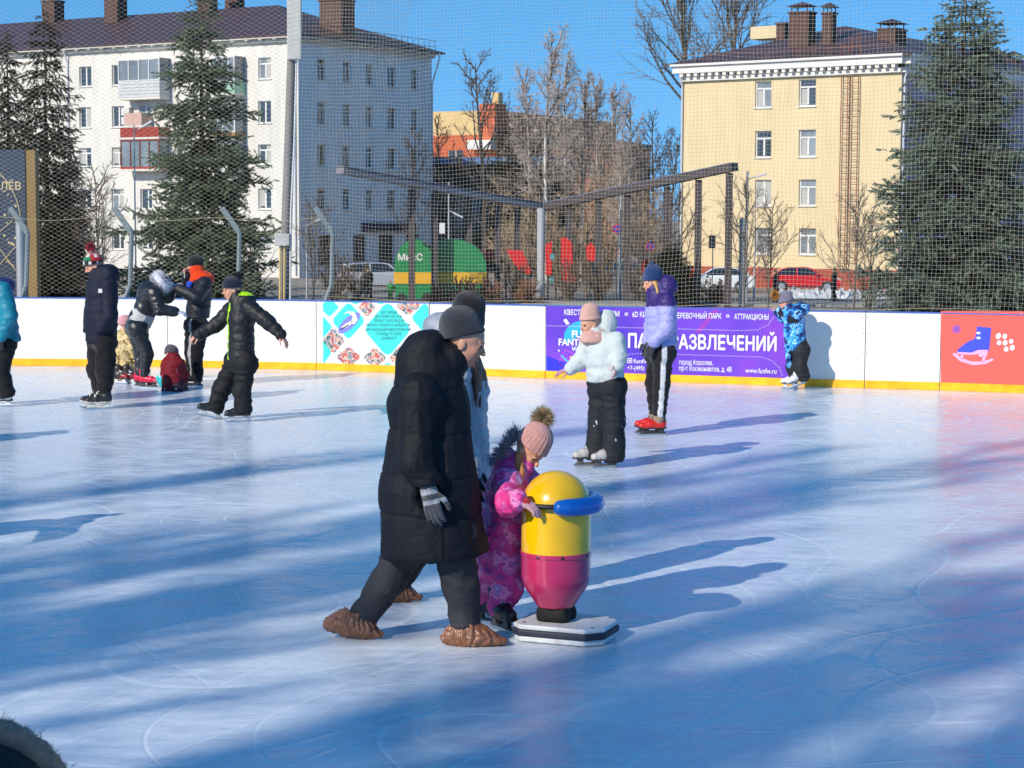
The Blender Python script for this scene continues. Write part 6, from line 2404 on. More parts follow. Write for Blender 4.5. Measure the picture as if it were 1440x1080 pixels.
# ---- brick house far behind the trees
ob = empty('brick_house', P(650, 300, 215), 'orange brick house with cream upper storey far behind the bare trees', 'building')
Bf = Facade(P(697, 300, 205), V3(-.88, .47, 0), V3(-.47, -.88, 0))
s_l = Bf.hit(560, 200)[0]
z_t, z_m = Bf.hit(650, 156)[1], Bf.hit(650, 190)[1]
m_orange = mat('orange_brick', srgb(196, 98, 58), .85, var=.12, vscale=1.2, bump=.2, bscale=8)
m_cr2 = mat('cream_brick', srgb(216, 184, 128), .85, var=.1, vscale=1.2)
ww = [(s, s + 1.9, z_m - 3.6, z_m - 1.6) for s in (4, 8, 12, 16)]
Bf.wall(ob, 0, s_l, GZ - 1, z_m, ww, m_orange)
for w in ww: Bf.window(ob, w, 0)
Bf.wall(ob, 0, s_l, z_m, z_t, [], m_cr2, name='upper_wall')
Bs = Facade(Bf.C, V3(.47, .88, 0), V3(.88, -.47, 0))
Bs.wall(ob, 0, 30, GZ - 1, z_t, [], m_orange, name='side_wall')
mb = MB()
a, b = Bf.at(0, z_t), Bf.at(s_l, z_t)
mb.quad(a, b, b + V3(.47, .88, 0) * 30, a + V3(.47, .88, 0) * 30)
part(mb, 'roof', m_roof, ob)
mb = MB()
mb.box(Bf.at(.9, z_t - 1.2, -.9), (.95, 1.2, 1.9), (Bf.d, Bf.n, Z1))
part(mb, 'stair_tower', m_orange, ob)
mb = MB()
mb.box(Bf.at(.4, z_t + 1.2, -1), (.4, .5, .7), (Bf.d, Bf.n, Z1))
part(mb, 'chimney', m_cr2, ob)
for zz in (z_m - 2, z_m - .1):
    mb = MB()
    mb.box(Bf.at(1.3, zz - 1.0, .7), (1.4, .7, .5), (Bf.d, Bf.n, Z1))
    part(mb, 'balcony', m_frame, ob)
ob2 = empty('brick_house', P(860, 300, 220), 'low brown brick building with a flat roof behind the birches', 'building')
Bf2 = Facade(P(872, 300, 210), V3(-.95, .3, 0), V3(-.3, -.95, 0))
zt2 = Bf2.hit(820, 205)[1]
ww = [(s, s + 1.6, zt2 - 3.2, zt2 - 1.5) for s in (2, 5, 8, 11, 14)]
m_bb = mat('brown_brick', srgb(150, 104, 84), .85, var=.15, vscale=1.2)
Bf2.wall(ob2, 0, 22, GZ - 1, zt2, ww, m_bb)
for w in ww: Bf2.window(ob2, w, 0)
mb = MB()
a, b = Bf2.at(-.3, zt2 + .02, .3), Bf2.at(22.3, zt2 + .02, .3)
c, d = b + V3(.3, .95, 0) * 14, a + V3(.3, .95, 0) * 14
mb.add([a, b, c, d, a + Z1 * .5, b + Z1 * .5, c + Z1 * .5, d + Z1 * .5], [(0, 1, 5, 4), (1, 2, 6, 5), (2, 3, 7, 6), (3, 0, 4, 7), (4, 5, 6, 7)])
part(mb, 'roof', m_roof, ob2)
Bs2 = Facade(Bf2.C, V3(.3, .95, 0), V3(.95, -.3, 0))
Bs2.wall(ob2, 0, 14, GZ - 1, zt2, [], m_bb, name='side_wall')

# ---- dark pavilion with a blue roof edge
pv = empty('pavilion', P(690, 400, 165), 'dark glazed pavilion with a flat blue edged roof behind the pergola', 'building')
Yd = 165
m_dark = mat('dark_cladding', (.022, .022, .024), .6, var=.3, vscale=.8)
mb = MB()
mb.box((P(600, 300, Yd).lerp(P(792, 300, Yd), .5).x, Yd + 6, (GZ + P(690, 230, Yd).z) / 2), ((P(792, 300, Yd).x - P(600, 300, Yd).x) / 2, 6, (P(690, 230, Yd).z - GZ) / 2))
part(mb, 'body', m_dark, pv)
zr = P(690, 226, Yd - .6).z
mb = MB()
mb.box((P(690, 300, Yd).x + .4, Yd + 6, zr), ((P(800, 300, Yd).x - P(596, 300, Yd).x) / 2, 6.8, .30))
part(mb, 'roof_edge', mat('blue_metal', srgb(96, 128, 176), .45, var=.1), pv)
mb = MB()
mb.prism([P(604, 234, Yd - .1), P(612, 234, Yd - .1), P(625, 249, Yd - .1), P(604, 249, Yd - .1)], (0, .09, 0))
part(mb, 'end_panel', m_cr2, pv)
for k in range(7):
    mb = MB()
    x0 = P(618 + k * 25, 300, Yd).x
    mb.box((x0, Yd - .05, GZ + 3.4), (.55, .03, 2.6))
    part(mb, 'window', m_glass, pv)
# ------------------------------------------------------------------ trees
m_bark = mat('bark_brown', attr=True, rough=.9, var=.25, vscale=6, bump=.4, bscale=25)
m_needle = mat('spruce_needles', attr=True, rough=.65, var=.30, vscale=1.5, spec=.25)
_nt = m_needle.node_tree
_b = _nt.nodes['Principled BSDF']
_tr = _nt.nodes.new('ShaderNodeBsdfTranslucent')
_mx = _nt.nodes.new('ShaderNodeMixShader')
_mx.inputs[0].default_value = .42
_nt.links.new(_b.inputs['Base Color'].links[0].from_socket, _tr.inputs['Color'])
_nt.links.new(_b.outputs[0], _mx.inputs[1])
_nt.links.new(_tr.outputs[0], _mx.inputs[2])
_nt.links.new(_mx.outputs[0], _nt.nodes['Material Output'].inputs['Surface'])


class TubeSet:
    def __init__(self):
        self.V, self.Q, self.C, self.o = [], [], [], 0

    def add(self, pts, rs, n, col):
        pts = np.asarray(pts, float)
        rs = np.asarray(rs, float)
        d = np.gradient(pts, axis=0)
        d /= np.maximum(np.linalg.norm(d, axis=1, keepdims=True), 1e-9)
        ref = np.array((0.31, .95, .05)) if abs(d[0, 2]) > .8 else np.array((0, 0, 1.0))
        s = np.cross(d, ref)
        s /= np.maximum(np.linalg.norm(s, axis=1, keepdims=True), 1e-9)
        t = np.cross(d, s)
        a = np.arange(n) * 2 * PI / n
        ring = pts[:, None, :] + (np.cos(a)[None, :, None] * s[:, None, :] + np.sin(a)[None, :, None] * t[:, None, :]) * rs[:, None, None]
        m = len(pts)
        self.V.append(ring.reshape(-1, 3))
        self.C.append(np.broadcast_to(np.asarray(col, float), (m, n, 3)).reshape(-1, 3) if np.ndim(col) == 1 else np.repeat(np.asarray(col), n, axis=0))
        i = (np.arange(m - 1)[:, None] * n + np.arange(n)[None, :]).ravel() + self.o
        j = (np.arange(m - 1)[:, None] * n + (np.arange(n)[None, :] + 1) % n).ravel() + self.o
        self.Q.append(np.stack([i, j, j + n, i + n], 1))
        self.o += m * n

    def mesh(self, name):
        return np_mesh(name, np.concatenate(self.V), np.concatenate(self.Q), True, np.concatenate(self.C))


def bare_tree_meshes(seed, H, trunk_r=.16, trunk_frac=1.0, first=.22, n1=22, n2=7, n3=5, ang=(35, 60), up=.25, droop=0.0, l1=.42, tw=.011,
                     bark=(.10, .08, .065), twig=(.13, .09, .07), birch=False, stems=1, wob=.05, l2=.42, tpow=.8):
    r = np.random.RandomState(seed)
    A, B = TubeSet(), TubeSet()

    def grow(p, d, L, steps, wobble, upb):
        pts = [np.array(p, float)]
        d = np.array(d, float)
        for _ in range(steps):
            d = d + r.normal(0, wobble, 3) + np.array((0, 0, upb))
            d /= np.linalg.norm(d)
            pts.append(pts[-1] + d * L / steps)
        return np.array(pts)

    def side(d, a):
        q = r.normal(0, 1, 3)
        q -= d * (q @ d)
        q /= np.linalg.norm(q)
        return d * math.cos(a) + q * math.sin(a)

    for st in range(stems):
        d0 = np.array((0, 0, 1.0)) if stems == 1 else np.array((math.cos(st * 2.4) * .35, math.sin(st * 2.4) * .35, 1))
        tr = grow((0, 0, -.3), d0 / np.linalg.norm(d0), H * trunk_frac * (1 if stems == 1 else r.uniform(.6, 1)), 12, wob * .5, .02)
        tt = np.linspace(0, 1, 13)
        rr = trunk_r * (1 - tt) ** tpow + tw
        if birch:
            c = np.tile(np.array((.62, .60, .57)), (13, 1))
            c[r.rand(13) < .25] *= .45
            c[-4:] = twig
        else:
            c = np.tile(np.array(bark), (13, 1))
        A.add(tr, rr, 7, c)
        for k in range(n1):
            t = first + (1 - first) * ((k + r.rand()) / n1) ** .9
            i = min(int(t * 12), 11)
            f = t * 12 - i
            p = tr[i] * (1 - f) + tr[i + 1] * f
            d = tr[i + 1] - tr[i]
            d /= np.linalg.norm(d)
            L = H * l1 * (1.05 - .75 * t) * r.uniform(.7, 1.15)
            b1 = grow(p, side(d, math.radians(r.uniform(*ang))), L, 6, .10, up * .25)
            r1 = max(trunk_r * (1 - t) ** .8 * .45, tw * 1.5)
            A.add(b1, r1 * (1 - np.linspace(0, 1, 7)) + tw * .9, 5, np.array(bark if not birch or r1 < .05 else (.45, .42, .38)))
            for m in range(n2):
                u = .2 + .8 * (m + r.rand()) / n2
                q = min(int(u * 6), 5)
                pp = b1[q] + (b1[q + 1] - b1[q]) * (u * 6 - q)
                dd = b1[q + 1] - b1[q]
                dd /= np.linalg.norm(dd)
                L2 = L * l2 * (1.1 - .6 * u) * r.uniform(.6, 1.2)
                b2 = grow(pp, side(dd, math.radians(r.uniform(25, 55))), L2, 3, .14, up * .2 - droop * .3)
                B.add(b2, tw * np.linspace(1.25, .6, 4), 3, np.array(twig) * r.uniform(.7, 1.3))
                for w in range(n3):
                    v = .25 + .75 * (w + r.rand()) / n3
                    x = min(int(v * 3), 2)
                    p3 = b2[x] + (b2[x + 1] - b2[x]) * (v * 3 - x)
                    d3 = b2[x + 1] - b2[x]
                    d3 /= np.linalg.norm(d3)
                    b3 = grow(p3, side(d3, math.radians(r.uniform(20, 50))), L2 * r.uniform(.35, .65), 2, .12, up * .1 - droop)
                    B.add(b3, tw * np.array((.75, .6, .4)), 3, np.array(twig) * r.uniform(.7, 1.4))
    return A.mesh('trunk'), B.mesh('crown')


def place_tree(name, meshes, loc, label, rot=0.0, sc=1.0, group=None, m=None):
    o = empty(name, loc, label, 'tree' if 'shrub' not in name and 'bush' not in name else 'shrub', group)
    o.rotation_euler.z = rot
    o.scale = (sc, sc, sc)
    link('trunk' if 'shrub' not in name and 'bush' not in name else 'stems', meshes[0], m or m_bark, o)
    link('crown' if 'shrub' not in name and 'bush' not in name else 'twigs', meshes[1], m or m_bark, o)
    return o


def spruce_meshes(seed, H, R, n_whorl=26, per=7, twl=.30, dens=1.0, low=.03, col=(.035, .060, .045), tip=(.085, .125, .10), droop=.35, irregular=.25, sparse=0.0, tw=.5, wpow=.9, hang=0.0, bulgy=.10):
    r = np.random.RandomState(seed)
    A = TubeSet()
    zt = np.linspace(-.3, H, 14)
    A.add(np.stack([r.normal(0, .02, 14), r.normal(0, .02, 14), zt], 1), .16 * H / 12 * (1 - np.linspace(0, 1, 14)) + .015, 8, np.array((.085, .06, .045)))
    OR, AXs, LN, CC = [], [], [], []
    for w in range(n_whorl):
        t = low + (1 - low) * (w / n_whorl) ** .95
        z0 = t * H
        bulge = 1 + bulgy * math.sin(w * 1.9 + seed) * (1 if w % 3 else 1.3)
        for k in range(per):
            if r.rand() < sparse: continue
            a = 2 * PI * (k + r.rand()) / per + w
            L = R * ((1 - t) ** wpow * (1 - irregular + 2 * irregular * r.rand())) * bulge + .12
            if t < .12: L *= .85 + t
            n = 7
            u = np.linspace(0, 1, n)
            hx = np.array((math.cos(a), math.sin(a), 0))
            side = np.array((-math.sin(a), math.cos(a), 0))
            dz = -droop * L * (u ** 1.0) * (1 - .75 * u ** 2) * (1.3 - t * 1.6)
            pts = np.array((0, 0, z0 + r.normal(0, .12)))[None] + hx[None] * (u * L)[:, None] + np.array((0, 0, 1.0))[None] * dz[:, None] + side[None] * (r.normal(0, .06) * L * u ** 2)[:, None]
            A.add(pts, np.linspace(.03, .008, n) * (L / 2.2) + .004, 4, np.array((.07, .05, .04)))
            nb_ = max(3, int(L / .26 * dens))
            for m in range(nb_ + 1):
                v = 1.0 if m == nb_ else .10 + .88 * (m + r.rand()) / nb_
                i = min(int(v * (n - 1)), n - 2)
                p = pts[i] + (pts[i + 1] - pts[i]) * (v * (n - 1) - i)
                d = pts[i + 1] - pts[i]
                d /= np.linalg.norm(d)
                sgn = (1 if m % 2 else -1) * (0 if m == nb_ else 1)
                ax0 = d * .8 + side * sgn * r.uniform(.5, 1.0) + np.array((0, 0, r.uniform(-.45, .40)))
                ax0 /= np.linalg.norm(ax0)
                LL = (.42 * L * (1 - v) + .55 * twl) * r.uniform(.7, 1.3) if m < nb_ else twl * .6
                nk = max(1, int(LL / (twl * .34)))
                for w2_ in range(nk):
                    x = (w2_ + r.rand() * .6) / nk
                    ax = ax0 * .8 + r.normal(0, .38, 3) + np.array((0, 0, -.12 - hang))
                    ax /= np.linalg.norm(ax)
                    OR.append(p + ax0 * LL * x + np.array((0, 0, -.12 * LL * x)))
                    AXs.append(ax)
                    LN.append(twl * r.uniform(.7, 1.3) * (1.0 if L > .6 else .7))
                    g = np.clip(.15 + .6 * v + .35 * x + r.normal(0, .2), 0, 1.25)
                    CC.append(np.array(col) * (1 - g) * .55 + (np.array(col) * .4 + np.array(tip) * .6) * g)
    for k in range(10):      # the leader
        OR.append(np.array((0, 0, H - .9 + .1 * k)))
        AXs.append(np.array((r.normal(0, .5), r.normal(0, .5), .8)))
        AXs[-1] /= np.linalg.norm(AXs[-1])
        LN.append(twl * .7)
        CC.append(np.array(tip) * .8)
    OR, AXs, LN, CC = np.array(OR), np.array(AXs), np.array(LN), np.array(CC)
    nb = 12
    n = len(OR)
    s = np.cross(AXs, r.normal(0, 1, (n, 3)))
    s /= np.linalg.norm(s, axis=1, keepdims=True)
    t_ = np.cross(AXs, s)
    VV, CV = [], []
    for k in range(nb):
        u = (k + .5) / nb
        an = r.uniform(0, 2 * PI, n)
        out = np.cos(an)[:, None] * s + np.sin(an)[:, None] * t_
        b0 = OR + AXs * (LN * u)[:, None]
        w = np.cross(AXs, out) * (LN * .085)[:, None]
        e = b0 + (out * .55 + AXs * .85) * (LN * tw * (1.05 - .6 * u) * r.uniform(.7, 1.1, n))[:, None]
        VV.append(np.stack([b0 - w, b0 + w, e], 1))
        cc = CC * r.uniform(.7, 1.3, (n, 1))
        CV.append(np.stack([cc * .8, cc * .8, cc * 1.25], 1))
    V = np.concatenate(VV).reshape(-1, 3)
    C = np.concatenate(CV).reshape(-1, 3)
    Q = np.arange(len(V)).reshape(-1, 3)
    return A.mesh('trunk'), np_mesh('crown', V, Q, False, C)


def place_spruce(meshes, loc, label, rot=0, sc=1.0, group=None):
    o = empty('spruce_tree', loc, label, 'tree', group)
    o.rotation_euler.z = rot
    o.scale = (sc, sc, sc)
    link('trunk', meshes[0], m_bark, o)
    link('crown', meshes[1], m_needle, o)
    return o


def gp(px, Y):
    p = P(px, 300, Y)
    p.z = tz(Y)
    return p


# the big spruce on the right, the spruce before the white block, the drooping ones on the left
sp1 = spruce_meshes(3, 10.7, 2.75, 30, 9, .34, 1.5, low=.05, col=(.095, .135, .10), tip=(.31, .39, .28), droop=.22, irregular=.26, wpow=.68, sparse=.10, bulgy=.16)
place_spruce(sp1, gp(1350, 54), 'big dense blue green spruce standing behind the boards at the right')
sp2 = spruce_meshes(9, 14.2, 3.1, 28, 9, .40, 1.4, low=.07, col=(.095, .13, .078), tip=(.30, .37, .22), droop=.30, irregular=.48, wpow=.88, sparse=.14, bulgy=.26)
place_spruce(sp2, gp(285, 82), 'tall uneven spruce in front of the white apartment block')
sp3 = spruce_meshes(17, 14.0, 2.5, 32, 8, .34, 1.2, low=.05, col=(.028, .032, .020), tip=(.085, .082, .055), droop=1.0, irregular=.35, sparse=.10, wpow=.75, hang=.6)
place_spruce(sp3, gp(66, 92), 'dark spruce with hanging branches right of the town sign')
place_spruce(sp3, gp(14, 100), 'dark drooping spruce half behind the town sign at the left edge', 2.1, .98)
place_spruce(sp3, gp(98, 104), 'thin dark drooping spruce close against the white apartment block', 4.0, .62)
sp4 = spruce_meshes(23, 9.5, 2.0, 22, 7, .5, .7, low=.05, col=(.018, .028, .020), tip=(.05, .065, .045), droop=.4, irregular=.3)
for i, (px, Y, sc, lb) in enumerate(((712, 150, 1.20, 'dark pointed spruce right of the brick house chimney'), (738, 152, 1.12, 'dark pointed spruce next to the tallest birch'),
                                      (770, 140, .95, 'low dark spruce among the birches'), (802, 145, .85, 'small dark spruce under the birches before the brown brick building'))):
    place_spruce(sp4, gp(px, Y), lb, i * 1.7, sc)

# bare trees
bt_dark = bare_tree_meshes(5, 12.5, .17, first=.25, n1=20, n2=8, n3=5, ang=(30, 62), up=.3, l1=.40, tw=.020, bark=(.055, .045, .04), twig=(.07, .055, .05))
birch1 = bare_tree_meshes(6, 15.0, .15, first=.22, n1=30, n2=11, n3=8, ang=(22, 55), up=.3, droop=.25, l1=.34, tw=.019, twig=(.44, .36, .31), birch=True)
birch2 = bare_tree_meshes(12, 14.0, .13, first=.3, n1=28, n2=10, n3=8, ang=(18, 48), up=.35, droop=.2, l1=.31, tw=.019, twig=(.43, .35, .30), birch=True)
poplar = bare_tree_meshes(21, 25.0, .34, first=.50, n1=30, n2=10, n3=5, ang=(22, 55), up=.42, l1=.44, tw=.030, bark=(.13, .105, .085), twig=(.15, .12, .10))
brown = bare_tree_meshes(31, 8.5, .10, first=.10, n1=24, n2=9, n3=6, ang=(30, 70), up=.2, l1=.46, tw=.018, bark=(.13, .09, .055), twig=(.42, .30, .19))
young = bare_tree_meshes(41, 6.0, .05, first=.14, n1=20, n2=6, n3=4, ang=(25, 52), up=.3, l1=.62, tw=.013, bark=(.12, .095, .075), twig=(.13, .10, .08))
shrub = bare_tree_meshes(47, 3.2, .03, first=.08, n1=9, n2=5, n3=3, ang=(18, 45), up=.2, l1=.5, tw=.012, bark=(.13, .09, .06), twig=(.16, .10, .065), stems=7)
redbush = bare_tree_meshes(51, 1.5, .02, first=.05, n1=10, n2=6, n3=3, ang=(20, 60), up=.15, l1=.55, tw=.012, bark=(.22, .10, .05), twig=(.26, .12, .06), stems=9)
place_tree('bare_tree', bt_dark, gp(682, 118), 'dark bare tree with a spreading crown before the brick house', .4, 1.12)
place_tree('bare_tree', bt_dark, gp(575, 128), 'bare tree with its trunk in front of the green kiosk', 2.4, .80)
place_tree('birch_tree', birch1, gp(768, 128), 'tallest bare birch with a white trunk left of the pergola', .2, 1.06)
place_tree('birch_tree', birch2, gp(818, 132), 'slim bare birch with a slanting white trunk', 1.5, .98)
place_tree('birch_tree', birch1, gp(742, 150), 'bare birch behind the dark spruces', 3.0, 1.02)
place_tree('birch_tree', birch2, gp(842, 140), 'bare birch right of the slim white trunked birch', 4.1, 1.0)
place_tree('birch_tree', birch1, gp(886, 146), 'bare birch above the brown brick building', 5.2, .86)
place_tree('birch_tree', birch2, gp(872, 112), 'crooked pale birch beside the street lamp with the left arm', 2.2, .60)
place_tree('bare_tree', bt_dark, gp(918, 150), 'bare tree close to the left edge of the yellow block', 1.1, .98)
place_tree('bare_tree', bt_dark, gp(942, 142), 'bare dark tree touching the corner of the yellow block', 3.3, .85)
place_tree('birch_tree', birch2, gp(862, 158), 'pale bare birch far behind above the low brick building', 2.9, 1.05)
place_tree('birch_tree', birch1, gp(792, 156), 'bare birch far behind between the tallest birch and the slim birch', 1.9, 1.12)
place_tree('bare_tree', bt_dark, gp(620, 150), 'bare tree beside the right end of the white block', 5.0, .95)
place_tree('poplar_tree', poplar, gp(966, 141), 'big bare poplar rising behind the left end of the yellow roof', .5, .98)
place_tree('poplar_tree', poplar, gp(1018, 150), 'bare poplar rising behind the middle of the yellow roof', 2.5, .95)
lbs = ['brown bare tree in front of the low brick building', 'rusty bare tree left of the tallest birch', 'rusty bare tree just right of the slim birch', 'brown bare tree before the bare poplar foot', 'brown bare tree at the right end of the dark pavilion', 'brown bare tree between the two dark spruces', 'brownish bare tree behind the pergola columns', 'rusty brown bare tree left of the pale pergola column', 'brown bare tree right of the pale pergola column', 'brown bare tree under the birches', 'rusty bare tree before the dark pavilion', 'brown bare tree next to the pergola bend', 'brown bare tree left of the yellow block']
for i, (px, Y, sc) in enumerate(((858, 122, .7), (752, 122, .66), (830, 120, .62), (905, 124, .75), (782, 126, .6), (725, 124, .6), (800, 106, .66), (742, 105, .66), (782, 104, .60), (850, 118, .85), (710, 116, .72), (825, 103, .55), (925, 110, .70))):
    place_tree('bare_tree', brown, gp(px, Y), lbs[i], i * 1.3, sc)
for px, Y, sc, rot, lb in ((140, 88, 1.05, 0, 'young bare tree before the white block behind the colourful hat'), (108, 92, .8, 1, 'small bare tree left of the young bare tree'), (1048, 90, 1.0, 2, 'young bare tree beside the thick grey post'),
                           (1082, 93, .86, 3, 'young bare tree left of the red car'), (1203, 90, .92, 4, 'young bare tree below the fire ladders'), (955, 95, .95, 5, 'young bare tree between the pergola columns and the yellow block'),
                           (905, 96, .8, .7, 'small bare tree behind the blue hat woman'), (1225, 92, .75, 2.2, 'small bare tree at the left edge of the big spruce'), (352, 92, .7, 1.9, 'small bare tree right of the uneven spruce'), (440, 95, .85, 2.9, 'small bare tree right of the floodlight pole')):
    place_tree('bare_tree', young, gp(px, Y), lb, rot, sc)
for px, Y, sc, rot, lb in ((470, 96, .9, 0, 'bare shrub behind the net post above the turquoise banner'), (500, 100, .7, 1, 'bare shrub beside the silver estate car'), (330, 90, .7, 2, 'bare shrub at the foot of the uneven spruce'),
                           (800, 97, .8, 3, 'bare shrub before the red play panels'), (845, 98, .8, 4, 'bare shrub left of the lamp post with the left arm'), (725, 97, .75, 5, 'bare shrub left of the pale pergola column'), (895, 99, .75, .4, 'bare shrub right of the lamp post with the left arm'), (1224, 93, .7, 1.4, 'bare shrub beside the person in black')):
    place_tree('bare_shrub', shrub, gp(px, Y), lb, rot, sc)
for px, Y, sc, rot, lb in ((1005, 96, 1.1, 0, 'rusty red bush before the white car'), (655, 93, 1.25, 1, 'rusty brown bush right of the green kiosk'), (690, 94, 1.2, 2, 'rusty brown bush below the red play panels'), (620, 93, 1.0, 3, 'rusty brown bush in front of the green kiosk'), (742, 95, 1.1, 4, 'rusty brown bush beside the pale pergola column')):
    place_tree('rusty_bush', redbush, gp(px, Y), lb, rot, sc)
thuja = spruce_meshes(61, 2.6, .75, 26, 9, .22, .9, low=.02, col=(.02, .03, .02), tip=(.05, .07, .04), droop=-.4, irregular=.2, wpow=.5)
for px, Y, sc, rot, lb in ((945, 93, 1.15, 0, 'dark green conical thuja left of the purple hood'), (965, 95, .8, 1, 'low dark thuja beside the pergola column'), (928, 97, .9, 2, 'dark thuja behind the purple hood')):
    o = place_spruce(thuja, gp(px, Y), lb, rot, sc)
    o.name = 'thuja'
    o['category'] = 'shrub'

# trees standing behind the camera, whose trunks and crowns lay the long shadows on the ice
shade = bare_tree_meshes(71, 16.5, .36, first=.25, n1=20, n2=7, n3=5, ang=(8, 20), up=.8, l1=.30, tw=.026, tpow=.42, wob=.02, bark=(.10, .08, .065), twig=(.12, .09, .07))
sn, sdr = V3(math.cos(SUN_AZ), -math.sin(SUN_AZ), 0), V3(math.sin(SUN_AZ), math.cos(SUN_AZ), 0)
for i, (c, s, tip) in enumerate(((-3.75, -15, 12), (-5.3, -14, 14), (-4.5, -20, 13), (-7.7, -13, 17), (-8.9, -14, 15), (-12.2, -16, 15), (-10.4, -19, 10), (-2.6, -18, 11), (-8.3, -22, 12), (-5.0, -26, 12))):
    sc = (tip - s) * .577 / 16.5
    p = sn * c + sdr * s
    p.z = -.16
    o = place_tree('bare_tree', shade, p, 'bare tree behind the photographer casting its shadow over the ice', i * 1.1, sc, 'trees behind the photographer')
# ------------------------------------------------------------------ pergola, lamps, signs, vehicles, passers-by
m_beam = mat('pergola_steel', srgb(72, 64, 66), .6, var=.15, vscale=1.5)
m_beam_top = mat('pergola_top', srgb(110, 116, 140), .5, var=.1)
pg = empty('pergola', gp(800, 98), 'dark steel pergola with a sagging V shaped beam on slim columns', 'pergola')
A_, B_, C_ = P(478, 240, 92), P(763, 292, 101), P(1033, 235, 93)
for a, b in ((A_, B_), (B_, C_)):
    mb = MB()
    mb.bar(a, b, .6, .34 if a is B_ else .28)
    part(mb, 'beam', m_beam if a is B_ else mat('pergola_pale', srgb(128, 128, 138), .5, var=.1), pg)
    mb = MB()
    up = Z1 * .20
    mb.bar(a + up, b + up, .66, .04)
    part(mb, 'beam_capping', m_beam_top, pg)
for px, t, sg in ((579, 0, 0), (611, 0, 0), (660, 0, 0), (700, 0, 0), (728, 0, 0), (800, 1, 0), (842, 1, 0), (882, 1, 0), (938, 1, 0), (982, 1, 0), (1025, 1, 0)):
    a, b = (A_, B_) if t == 0 else (B_, C_)
    f_ = (px - (478 if t == 0 else 763)) / ((763 - 478) if t == 0 else (1033 - 763))
    q = a.lerp(b, f_)
    q = P(px, 300, q.y + .05)
    zt = a.lerp(b, f_).z - .22
    mb = MB()
    mb.box((q.x, q.y, (zt + GZ) / 2), (.16, .16, (zt - GZ) / 2))
    part(mb, 'column', m_beam, pg)
pc = empty('column', gp(761, 99.5), 'thick pale round column at the bend of the pergola', 'column')
mb = MB()
q = gp(761, 99.5)
mb.tube([q, V3(q.x, q.y, P(761, 293, 99.5).z)], .21, 14)
part(mb, 'shaft', mat('pale_column', srgb(170, 176, 184), .6, var=.08), pc, smooth=True)
mb = MB()
mb.tube([V3(q.x, q.y, GZ - .05), V3(q.x, q.y, GZ + .15)], .34, 14)
part(mb, 'foot', m_galv, pc)


def lamp(px, Y, ytop, label, arm=None, extra=None, r=.055):
    b = gp(px, Y)
    o = empty('street_lamp', b, label, 'street lamp')
    mb = MB()
    top = P(px, ytop, Y)
    top.x = b.x
    mb.tube([b, V3(b.x, b.y, b.z + 1.2), V3(b.x, b.y, b.z + 1.25), top], [r * 1.5, r * 1.4, r, r * .85], 10)
    part(mb, 'pole', m_galv, o, smooth=True)
    for ax_, ay, ex, ey in (arm or []):
        mb = MB()
        s_, e = P(px, ay, Y), P(ex, ey, Y)
        mb.tube([s_, s_.lerp(e, .7) + Z1 * .03, e], .035, 6)
        part(mb, 'arm', m_galv, o, smooth=True)
        mb = MB()
        dr = (e - s_).normalized()
        mb.box(e + dr * .15, (.30, .11, .05), (dr, V3(0, 1, 0), dr.cross(V3(0, -1, 0))))
        part(mb, 'lamp_head', mat('lamp_head', srgb(200, 202, 206), .4), o, bevel=.03)
    return o


l1 = lamp(631, 108, 256, 'white street lamp with two arms beside the green kiosk', [(0, 272, 607, 262), (0, 296, 641, 301)])
mb = MB()
mb.box(P(622, 321, 107.9), (.16, .12, .30))
part(mb, 'switch_box', m_frame, l1, bevel=.02)
lamp(873, 100, 270, 'white street lamp with one arm to the left behind the mint jacket girl', [(0, 281, 856, 274)])
lamp(1050, 97, 241, 'grey street lamp with an arm to the right before the yellow block', [(0, 253, 1066, 248)], r=.08)
lamp(1062, 104, 285, 'thin pale pole without an arm next to the grey street lamp', r=.04)
lamp(190, 95, 176, 'thin grey street lamp curving over the red balcony', [(0, 185, 203, 177)], r=.04)
lamp(431, 100, 310, 'small pale street lamp right of the floodlight pole', [(0, 318, 445, 311)], r=.04)
th = empty('post', gp(1045, 94), 'thick short grey post next to the grey street lamp', 'post')
mb = MB()
q = gp(1045, 94)
mb.tube([q, V3(q.x, q.y, P(1045, 308, 94).z)], .17, 14)
part(mb, 'shaft', m_galv, th, smooth=True)
mb = MB()
mb.tube([V3(q.x, q.y, P(1045, 308, 94).z), V3(q.x, q.y, P(1045, 306.5, 94).z)], .18, 14)
part(mb, 'cap', m_post, th)
pl2 = empty('post', gp(28, 70), 'thick pale grey round post in front of the town sign', 'post')
mb = MB()
q = gp(28, 70)
mb.tube([q, V3(q.x, q.y, P(28, 306, 70).z)], .16, 14)
part(mb, 'shaft', m_galv, pl2, smooth=True)
mb = MB()
mb.tube([V3(q.x, q.y, P(28, 306, 70).z), V3(q.x, q.y, P(28, 304, 70).z)], .17, 14)
part(mb, 'cap', m_post, pl2)


